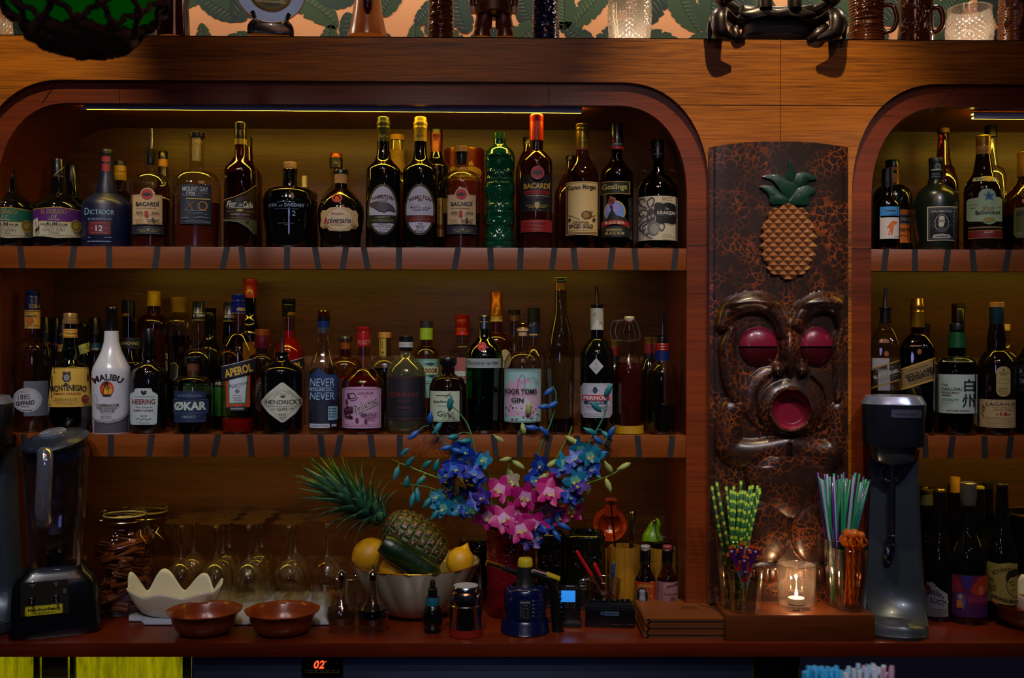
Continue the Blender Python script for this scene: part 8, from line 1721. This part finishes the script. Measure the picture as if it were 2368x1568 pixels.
def mixer(px, label, face=True):
 o = BO('drink_mixer', label, 'mixer', px, -.078, face=face)
 GM = mat('#454e5a', .32,.4,.2); GL_ = mat('#8a94b4', .25,.5,.3); GDK = mat('#1a1f2c', .35,.3,.2)
 L_ = lambda nm, pr, m, n=3.0, q=.9: lathe(nm, [(max(r*o.s, .0001), o.H(y)) for y, r in pr], m, o.r, 64, n=n, q=q, closed=False)
 L_('base', [(o.yb, .1),(o.yb, 76),(o.yb-8,79),(1452,78),(1440,76),(1432,70),(1424,40),(1424,.1)], GM, 2.6,.95)
 L_('head', [(1029,.1),(1029,66),(1024,68),(935,71),(933,71)], GDK); L_('top_cap', [(933,71),(930,70),(915,61),(913,40),(912,.1)], GL_)
 L_('lower_head', [(1071,.1),(1070,36),(1062,46),(1038,52),(1029,54)], GM)
 V = []; K = 24
 for i in range(K+1):
  t = i/K; y = 1040+(1436-1040)*t; w = 57+20*t**2.2; yf = .018-.045*max(0,(t-.82)/.18)**2
  for x, d in ((-w, .074),(-w, yf+.012),(-w*.86, yf),(w*.86, yf),(w, yf+.012),(w, .074)): V.append((x*o.s, d, o.H(y)))
 F2 = [(i*6+k, i*6+k+1, i*6+k+7, i*6+k+6) for i in range(K) for k in range(5)]
 mesh('column', V, F2, GM, o.r, sharp=50)
 S2 = mat('#9aa0ac', .2,1)
 o.L('spindle', [(1071,10),(1076,10),(1078,6),(1236,5.5),(1238,12),(1239,12),(1240,4.5),(1258,4.5),(1259,12),(1260,12),(1261,.1)], S2,24)
 bm = bmesh.new(); tube_bm(bm, catmull([o.pt(px-12,1076,.005), o.pt(px-24,1088,.004), o.pt(px-20,1108,.0), o.pt(px-6,1114,-.002), o.pt(px+10,1106,.0), o.pt(px+16,1086,.004)],4),.0045,8); frombm('cup_hook', bm, S2, o.r)
 bm = bmesh.new(); bmesh.ops.create_uvsphere(bm, u_segments=20, v_segments=12, radius=.012, matrix=Matrix.Translation(o.pt(px-10,1288,.014)) @ Matrix.Scale(1.7,4,(0,0,1))); frombm('cup_rest', bm, S2, o.r)
 def f(p, lf):
  R = 70.5*o.s; s1 = (o.dd-R*.85)/F; x = (p[0]-px)*s1; n, q = 3.0,.9; rr = R+lf
  return Vector((x, -q*rr*(max(0,1-abs(x/rr)**n))**(1/n)-lf, (784+(p[0]-1184)*ROLL-p[1])*s1-ZC))
 art('badge', [('r', px-4,947, px+62,966, '#9aa2c0', 3),('f', px-2,949, px+60,964,.8, '#3c4460'),('t', 'Hamilton Beach', px+29,957,48,6, '#20263c', {'b': .02})], f, o.r, 5, metalcols=('#9aa2c0',))
mixer(2066, 'grey single-spindle drink mixer standing right of the tiki carving'); mixer(-50, 'grey drink mixer mostly cut off by the left picture edge', False)
def wine(label, xc, Y, top, caps, arts=(), rb=37, rn=13, gm=GD, cap1=None):
 bottle('wine_bottle', label, xc, Y, 'bar', [(top+3, rn-1),(top+8, rn),(top+85, rn+2),(top+175, rb, 'slope')], gm, caps, None, arts)
def fc(top, h, m, r=13.6): return [('capsule', m, [(top, r-1.4),(top+1.5, r),(top+h*.3, r),(top+h*.3+1, r-.6),(top+h*.3+3, r),(top+h, r+.3)])]
GCR = mat('#8a7428', .25,.9)
crown = lambda top: [('crown_cap', GCR, [(top, 11),(top+2,13.5),(top+7,14.6)])]
wine('dark bottle with olive wax foil just right of the drink mixer', 2143,.12,1131, fc(1131,36, mat('#4a4420', .4),14.5), rb=34)
wine('dark bottle with gold crown cap nearest the drink mixer at the back', 2133,.225,1122, crown(1122), rb=30)
wine('dark bottle with gold crown cap second from the drink mixer at the back', 2160,.262,1126, crown(1126), rb=24)
wine('dark bottle with crown cap and grey hand-lettered label', 2175,.035,1130, crown(1130), [('label', [('p', [(2146,1350),(2160,1347),(2170,1358),(2192,1372),(2193,1424),(2150,1428),(2144,1400)], '#77777a'),('e', 2149,1368,7,12, '#5c1430'),('t', 'eiin', 2171,1372,30,15, '#2a2a4c', {'rot': 16, 'b': .02}),('t', 'LUCY', 2172,1391,34,12, '#24243c', {'rot': 10, 'b': .03}),('l', [(2168,1358),(2186,1378),(2193,1392)],4, '#8a8a8c')]+dotline(2158,2190,1408, '#3a3a44', 1.6)+dotline(2156,2191,1413, '#3a3a44', 1.6)+dotline(2158,2188,1418, '#3a3a44', 1.6))], rb=36)
wine('dark bottle recorked with a long cork at the back of the wine group', 2209,.145,1135, [('cork', mat('#b0803a', .7, bump=.6, bscale=300), [(1102.8,11),(1104,11.6),(1138,10.6)])], rb=27)
wine('dark bottle with beige capsule hidden behind the corked bottle', 2206,.262,1117, fc(1117,55, mat('#6a5a2c', .4),10), rb=24)
ART = [('r', 2205,1330,2282,1426, '#4c1240'),('p', [(2205,1334),(2222,1340),(2230,1368),(2205,1374)], '#7a1c30'),('p', [(2226,1332),(2250,1330),(2244,1356),(2232,1362)], '#2c2070'),('p', [(2246,1362),(2262,1334),(2282,1330),(2282,1366),(2266,1380),(2250,1372)], '#96261c'),('p', [(2262,1356),(2272,1352),(2272,1372),(2263,1374)], '#a85c34'),('p', [(2232,1372),(2282,1378),(2282,1398),(2240,1394)], '#6a1444'),('p', [(2214,1376),(2226,1370),(2236,1380),(2236,1400),(2230,1412),(2216,1396)], '#3c4a8a'),('e', 2224,1381,5,6, '#a4846c'),('p', [(2216,1390),(2228,1388),(2230,1406),(2216,1408)], '#b0643c'),('p', [(2205,1408),(2240,1410),(2282,1404),(2282,1426),(2205,1426)], '#3a1450'),('t', 'KINDELI', 2261,1386,40,10, '#8a2c50', {'b': .02, 'rot': 4})]
wine('dark wine bottle with purple and red painted label and plastic stopper', 2240,.012,1121, [('stopper', glass('#8a8478', '#2a2620', .2,.8,.2, milk=.25), [(1115,14),(1117,18),(1150,18),(1168,15)])], [('label', ART)], rb=42, rn=14)
wine('dark wine bottle with bright yellow screw cap', 2264,.105,1124, fc(1124,61, mat('#b0aa1c', .4),12.6), [('label', [('r', 2238,1316,2303,1404, '#8c8a74'),('t', 'IRS', 2292,1357,19,12, '#14140f', {'b': .04})])], rb=37)
wine('dark wine bottle with brown screw cap in the back row right of the yellow cap', 2284,.21,1115, fc(1115,60, mat('#241c14', .35),13.2), rb=34)
wine('dark wine bottle with hand-drawn face label and brown screw cap', 2318,.03,1118, fc(1118,60, mat('#2a2018', .35),12.6), [('label', [('p', [(2286,1302),(2310,1304),(2334,1300),(2351,1304),(2351,1396),(2342,1399),(2310,1395),(2287,1394)], '#8a7c3a'),('t', 'ROXANNE of', 2322,1317,52,9, '#14120c', {'arc': 1.1, 'b': .02, 'rot': -10}),('p', [(2326,1336),(2330,1322),(2344,1314),(2351,1318),(2351,1332),(2336,1334),(2330,1346)], '#14120c'),('l', [(2329,1340),(2328,1356),(2333,1368),(2343,1380),(2351,1382)],1.4, '#14120c'),('l', [(2334,1346),(2342,1343)],1.4, '#14120c'),('l', [(2336,1352),(2346,1350)],1.2, '#14120c'),('l', [(2336,1364),(2346,1362)],1.2, '#14120c'),('t', '20', 2296,1340,9,6, '#14120c', {'b': .02}),('t', '17', 2299,1348,7,6, '#14120c', {'b': .02}),('t', 'RIVER', 2298,1357,17,5, '#14120c', {'b': .02}),('t', 'LAND', 2298,1365,16,5, '#14120c', {'b': .02}),('t', 'DELINQUENTE', 2326,1387,60,9, '#14120c', {'rot': 14, 'b': .03})])], rb=34)
o = BO('ice_bucket', 'black bucket with brass rim at the right picture edge', 'bucket', 2400,.19)
o.L('bucket', [(1186,72),(1300,66),(o.yb, 60),(o.yb, .1)], mat('#060607', .3),48); o.L('brass_rim', [(1186,72),(1183,74),(1186,75),(1190,73)], mat('#a88a2c', .25,.9),48)
shellbowl('small cream fluted shell bowl at the right picture edge', 2404,.052,.077, ZC, .088)
PK, WH_, BL, TL, PU = '#a8106c', '#c48cb8', '#0c2c94', '#0c6c90', '#2c0f6c'
def flowerdata(cols, wc):
 bm = bmesh.new()
 def petal(a, L_, W, cup, mi):
  n = 6; rows_ = []
  for i in range(n+1):
   t = i/n; w = W*math.sin(math.pi*min(1,.12+t*.88))**.7; z = cup*t*t-.004*t
   rows_.append([bm.verts.new((L_*t*math.cos(a)-q*w*math.sin(a),-z-.0015*(1-q*q)*0+.0012*q*q, L_*t*math.sin(a)+q*w*math.cos(a))) for q in (-1,-.4,.4,1)])
  for i in range(n):
   for k in range(3): bm.faces.new((rows_[i][k], rows_[i][k+1], rows_[i+1][k+1], rows_[i+1][k])).material_index = 1 if i < 2 else mi
 for k, (a, l, w) in enumerate(((90,1.05,.30),(18,1.05,.40),(162,1.05,.40),(-50,.98,.28),(230,.98,.28))): petal(math.radians(a),.036*l, .036*w, .007,0)
 petal(math.radians(-90),.02,.009,.016,0)
 for s_ in (-1,1): petal(math.radians(-90+s_*50),.011,.005,.013,2)
 me = bpy.data.meshes.new('orchid_flower'); bm.to_mesh(me); bm.free()
 for c in (cols, wc, '#a8a04a'): me.materials.append(mat(c, .45,0,0))
 me.polygons.foreach_set('use_smooth', [True]*len(me.polygons)); return me
FD = {'m': flowerdata(PK, WH_), 'b': flowerdata(BL, '#2a6ab8'), 't': flowerdata(TL, '#5a9a8c'), 'p': flowerdata(PU, '#3c2a9c'), 'w': flowerdata('#a8a884', '#b09aa0')}
def buddata(c):
 bm = bmesh.new(); tube_bm(bm, [(0,0,0),(0,0,.006),(0,0,.014),(0,0,.022),(.002,0,.030)], [.0015,.0058,.0072,.005,.0008],10); me = bpy.data.meshes.new('bud'); bm.to_mesh(me); bm.free(); me.materials.append(mat(c, .45)); me.polygons.foreach_set('use_smooth', [True]*len(me.polygons)); return me
BD = {'t': buddata('#14707a'), 'b': buddata('#1450a0'), 'y': buddata('#94a058')}
rnd = random.Random(12)
SPR = [('orchid spray arching furthest left, teal buds at its tip', [(1160,1225),(1095,1165),(1030,1115),(960,1085),(905,1063)], '#5a7a28', 'bt', 't', [(1008,1080),(985,1075),(945,1070),(918,1090),(975,1110),(930,1050)], [(1040,1130, 'b'),(1010,1150, 't'),(1075,1110, 'b'),(1065,1180, 't'),(1090,1140, 'p')]),
('orchid spray low on the left side, green buds', [(1155,1225),(1080,1175),(1000,1130),(925,1118)], '#3a6a34', 'bt', 't', [(940,1118),(965,1140),(990,1160),(955,1150),(1010,1185)], [(1075,1185, 'b'),(1035,1100, 'b'),(1025,1175, 't')]),
('orchid spray reaching up in front of the squat dark gin bottle', [(1170,1220),(1140,1120),(1105,1060),(1085,990),(1062,955),(1040,935)], '#3a7a4c', 'b', 't', [(1040,938),(1015,985),(1050,1010),(1080,1020)], [(1065,1060, 'b'),(1075,1090, 'p'),(1118,1065, 't')]),
('orchid spray bending left with blue buds over the shelf edge', [(1165,1220),(1110,1110),(1060,1050),(1020,1015),(995,975)], '#2c6a54', 'b', 'b', [(995,970),(960,1003),(1035,1035),(1055,1042)], [(1095,1095, 'b'),(1050,1085, 'b'),(1115,1150, 'p')]),
('orchid spray with pale yellow-green buds in the centre', [(1178,1220),(1172,1110),(1190,1030),(1212,975),(1224,945)], '#5c8a3c', 'm', 'y', [(1222,950),(1160,1018),(1175,1060),(1195,1072),(1210,990)], [(1155,1132, 'm'),(1195,1195, 'm'),(1185,1110, 'w'),(1128,1195, 'm')]),
('orchid spray rising tallest in front of the slim clear bottle', [(1188,1220),(1222,1110),(1252,1030),(1278,965),(1286,915),(1278,893)], '#3a7a4c', 'b', 'b', [(1270,905),(1260,940),(1235,990),(1262,1000),(1280,935)], [(1235,1110, 'b'),(1215,1150, 'm'),(1250,1075, 'b')]),
('orchid spray reaching up right before the white diamond label bottle', [(1200,1220),(1280,1110),(1350,1040),(1385,985),(1402,945),(1404,905)], '#2c7a5c', 'bt', 't', [(1404,908),(1382,945),(1370,1000),(1400,1005)], [(1330,1060, 'b'),(1300,1085, 'b'),(1345,1090, 'b'),(1270,1140, 'm')]),
('orchid spray at the right with dark blue flowers', [(1200,1220),(1300,1130),(1370,1060),(1405,1010)], '#2c6a4c', 'bt', 'b', [(1412,1003),(1385,1020),(1390,1050)], [(1370,1085, 'b'),(1340,1125, 'p'),(1318,1150, 'b'),(1365,1055, 't')]),
('orchid spray stretching furthest right with pale buds', [(1205,1220),(1290,1150),(1360,1118),(1410,1100),(1452,1074)], '#5c8a3c', 'm', 'y', [(1448,1076),(1410,1085),(1405,1118),(1360,1130)], [(1322,1182, 'm'),(1275,1125, 'm'),(1265,1180, 'm')]),
('orchid spray with drooping yellow-green buds right of centre', [(1195,1220),(1260,1110),(1298,1040),(1318,1000),(1322,985)], '#5c8a3c', 'm', 'y', [(1318,1015),(1325,1020),(1280,1070),(1295,1075),(1262,1100)], [(1250,1140, 'w'),(1235,1215, 'm'),(1290,1200, 'b')]),
('orchid spray spilling low over the vase rim, deep blue and violet', [(1200,1222),(1225,1190),(1255,1180),(1270,1200)], '#2c6a4c', 'b', 'b', [(1300,1215),(1285,1235)], [(1262,1218, 'b'),(1225,1250, 'p'),(1165,1200, 'm'),(1205,1225, 'm'),(1245,1240, 'b')])]
for i, (lab, pts, sc_, fk, bk, buds, fls) in enumerate(SPR):
 base = Vector((va.p.x+.02*math.cos(i*2.4),.075+.025*math.sin(i*2.4), P(1183,1235,.075).z-.02))
 r = thing('orchid_spray', lab, 'orchid', base); Y0 = .02-.02*(i % 4)
 w3 = [Vector((0,0,0))]+[P(x, y, .05-(.05-Y0)*min(1,(k+1)/3))-base for k, (x, y) in enumerate(pts)]
 cc = catmull(w3,5); nn = len(cc); tube('stem', cc, [.0026-.0013*k/nn for k in range(nn)], mat(sc_, .5), r, 7)
 near = lambda q: min(cc, key=lambda c: (c-q).length)
 for (x, y) in buds:
  q = P(x, y, Y0-.012)-base; c = near(q); d = (q-c)
  if d.length > .006: tube('bud_stalk', catmull([c, c+d*.5+Vector((0,0,.006)), q],3),.0010, mat(sc_, .5), r, 6)
  o = bpy.data.objects.new('bud', BD[bk]); C.objects.link(o); o.parent = r; dn = Vector((d.x, 0, d.z)); dn = (dn.normalized() if dn.length > .003 else Vector((.3,0,.9)))+Vector((rnd.uniform(-.4,.4),-.2, rnd.uniform(-.5,.3)))
  o.rotation_mode = 'QUATERNION'; o.rotation_quaternion = Vector((0,0,1)).rotation_difference(dn.normalized()); o.location = q-dn.normalized()*.012; o.scale = (1,1, rnd.uniform(.9,1.25))
 for k, (x, y, kind) in enumerate(fls):
  q = P(x, y, Y0-.02-.012*(kind == 'm')-.008*(k % 2))-base; c = near(q)
  tube('flower_stalk', catmull([c, c.lerp(q, .5)+Vector((0,.004,.004)), q+Vector((0,.003,0))],3),.0011, mat(sc_, .5), r, 6)
  for e_ in ((0,) if kind in 'mw' else (0,1)):
   o = bpy.data.objects.new('flower', FD[kind if e_ == 0 else fk[-1]]); C.objects.link(o); o.parent = r; o.location = q+Vector((rnd.uniform(-.016,.016),.012, rnd.uniform(-.018,.018)))*e_
   s_ = rnd.uniform(.92,1.12) if kind == 'm' else rnd.uniform(.6,.85); o.scale = (s_, s_, s_)
   am = .45 if kind == 'm' else .9; o.rotation_euler = (rnd.uniform(-am, am*.5), rnd.uniform(-.6,.6), rnd.uniform(-am, am))
FZ = -.66
fcn = thing('front_counter', 'dark front bar counter below the picture, close to the camera', 'counter', (X0(1184),-1.25, FZ-.03)); box('slab', -1.5,1.5,0,.5,0,.03, mat('#14090a', .3), fcn)
for px, w, lab, cols, n, ty, gl in ((1900,46, 'cup packed with bright blue straws at the bottom edge', (('#1494c8', 'blue'),),38,1543, 'blue'),(2008,68, 'cup of pastel paper straws at the bottom edge', (('#a4a8bc', 'white'),('#a87490', 'pink'),('#7c9cb8', 'pale blue'),('#b0b4bc', 'white'),('#1c6a58', 'green')),34,1534, 'pastel')):
 Yf = -1.0 if gl == 'pastel' else -1.08
 cpz = P(px, 784, Yf); r = thing('straw_cup', lab, 'cup', (cpz.x, Yf, FZ)); s_ = sc_at(px, Yf)
 lathe('cup', [(.0001,0),(w*.7*s_, 0),(w*.9*s_, .09),(w*.88*s_, .09),(w*.68*s_, .004),(.0001,.004)], mat('#1480b0' if gl == 'blue' else '#5a6478', .3), r, 40, closed=False)
 SR2 = {}
 for i in range(n):
  c, nm = cols[i % len(cols)]; a = i*2.4; rr = math.sqrt((i+.5)/n); tx = px+w*rr*math.cos(a); yy = ty+rnd.uniform(-4,16)+(0 if gl == 'blue' else 8*abs(math.cos(a)))
  o = inglass('bar_straw', (tx, yy), Yf+w*s_*.8*rr*math.sin(a), Vector((cpz.x+w*.6*s_*rr*math.cos(a), Yf+w*.6*s_*rr*math.sin(a), FZ+.006)),0, mat(c, .45),.0031, nm+' straw in the cup of '+gl+' straws at the bottom edge', 'straw', nm+' straws at the bottom edge', SR2.get(c)); SR2.setdefault(c, o)
YEL = (1.0,.66,.05)
def emis(name, col, s):
 m, nt, b = newmat(name); b.inputs['Base Color'].default_value = (0,0,0,1)
 b.inputs['Emission Color'].default_value = (*col, 1); b.inputs['Emission Strength'].default_value = s; return m
def strip(label, x0, x1, Y, z, em, housing=True, w=.010):
 r = thing('led_strip_light', label, 'light', ((x0+x1)/2, Y, z))
 L = (x1-x0)/2
 bm = bmesh.new()
 addbox(bm, -L, L, -.009,-.0072,-.016,.0,0,0); addbox(bm, -L, L, .0072,.009,-.004,.0,0,0); addbox(bm, -L, L, -.009,.009,-.002,0,0,0)
 frombm('channel', bm, mat('#dfe4ff', .45,0), r, sharp=30)
 bm = bmesh.new(); addbox(bm, -L+.002, L-.002,-.0066,.0066,-.0132,-.0104,0,0)
 frombm('diffuser', bm, em, r)
 return r
EY = emis('led_yellow', YEL, 26)
zs = Zr(245,.04)
st = strip('long silver LED strip light glowing yellow under the arch of the left niche', P(196,255,.04).x, P(1346,262,.04).x, .04, zs, EY)
st.rotation_euler = (0,.0032,0)
strip('silver LED strip light under the arch of the right niche', P(2248,262,.04).x, P(3200,262,.04).x, .04, Zr(256,.04), EY)
EY2 = emis('led_yellow_shelf', YEL, 11)
for (a, b) in ((NI[0][0]+.2, NI[0][1]-.15),(NI[1][0]+.2, NI[1][1]-.15)):
 for zz, nm in ((Z1, 'upper'),(Z2, 'middle')):
  strip('LED strip light hidden behind the front edge of the %s shelf in the %s niche' % (nm, 'left' if a < 0 else 'right'), a, b, .042, zz-.0225, EY2)
spot('ceiling_or_fill_spot', (X0(1720),-.62,1.55),(X0(1760),0,.38),58,46,.8,(1,.76,.42),.012)
spot('ceiling_or_fill_spot', (X0(40),-.62,1.55),(X0(20),0,.52),46,36,.8,(1,.76,.42),.012)
for px in (150,560,960,1380,2160):
 spot('track_or_fill_spot', (X0(px),-1.5,1.2),(X0(px),0,-.12),35,40,.9,(.99,.95,1),.015)
spot('track_or_fill_spot', (X0(1830),-1.5,1.35),(X0(1830),0,-.05),16,34,.9,(1,.86,.9),.015)
for px in (600,1050,1500,1900,2250,150):
 point('wall_wash_lamp', (X0(px),.16, ZL+.42),3.4,(1,.80,.60),.03)
for (x, y, z, e) in ((-.55,-2.1,.75,.5),(-.42,-2.2,.78,.5),(.25,-2.3,.95,.55),(.38,-2.35,.9,.5),(1.1,-2.1,.8,.45),(-.9,-1.9,.5,.35),(-.1,-2.2,.5,.3),(.7,-2.0,1.1,.4)):
 point('pendant_bulb', (x, y, z), e, (.78,.8,1.0),.011)
point('warm_fill_light', (.1,-1.7,1.3),5,(1,.42,.26),.28)  # soft warm fill, added to lift the dark middle of the fascia
point('blue_fill_light', (-.2,-2.3,.2),2.2,(.42,.4,1),.12)  # broad bluish fill, added to give dark things a violet sheen
spot('ceiling_or_fill_spot', (X0(900),-1.2,1.5),(X0(900),0,.80),9,40,1,(1,.7,.5),.02)  # fill spot, added to brighten the dark mugs on the ledge
spot('ceiling_or_fill_spot', (X0(2050),-1.2,1.5),(X0(2050),0,.78),5,30,1,(1,.75,.55),.02)  # second added fill, for the right end of the ledge
spot('track_or_fill_spot', (X0(1960),-1.5,1.2),(X0(1480),-1.0,-.47),55,26,.8,(.9,.95,1),.02)  # fill spot, added to brighten the straw cups at the bottom edge
for px in (430,1000,1450):
 spot('track_or_fill_spot', (X0(px),-1.7,.75),(X0(px),0,-.52),9,30,.9,(1,.93,.88),.015)  # low fill spots, added to brighten the things on the counter
w = bpy.data.worlds.new('world'); SC.world = w; w.use_nodes = True
w.node_tree.nodes['Background'].inputs[0].default_value = (.25,.22,.5,1); w.node_tree.nodes['Background'].inputs[1].default_value = .012
vs = SC.view_settings; vs.view_transform = 'Standard'; vs.look = 'None'; vs.exposure = 0; vs.gamma = 1; vs.use_curve_mapping = False
SC.cycles.max_bounces = 8; SC.cycles.adaptive_threshold = .02; SC.cycles.transparent_max_bounces = 20; SC.cycles.glossy_bounces = 4; SC.cycles.diffuse_bounces = 3; SC.cycles.transmission_bounces = 6
SC.cycles.caustics_reflective = False; SC.cycles.caustics_refractive = False
SC.cycles.use_denoising = True; SC.cycles.sample_clamp_indirect = 4
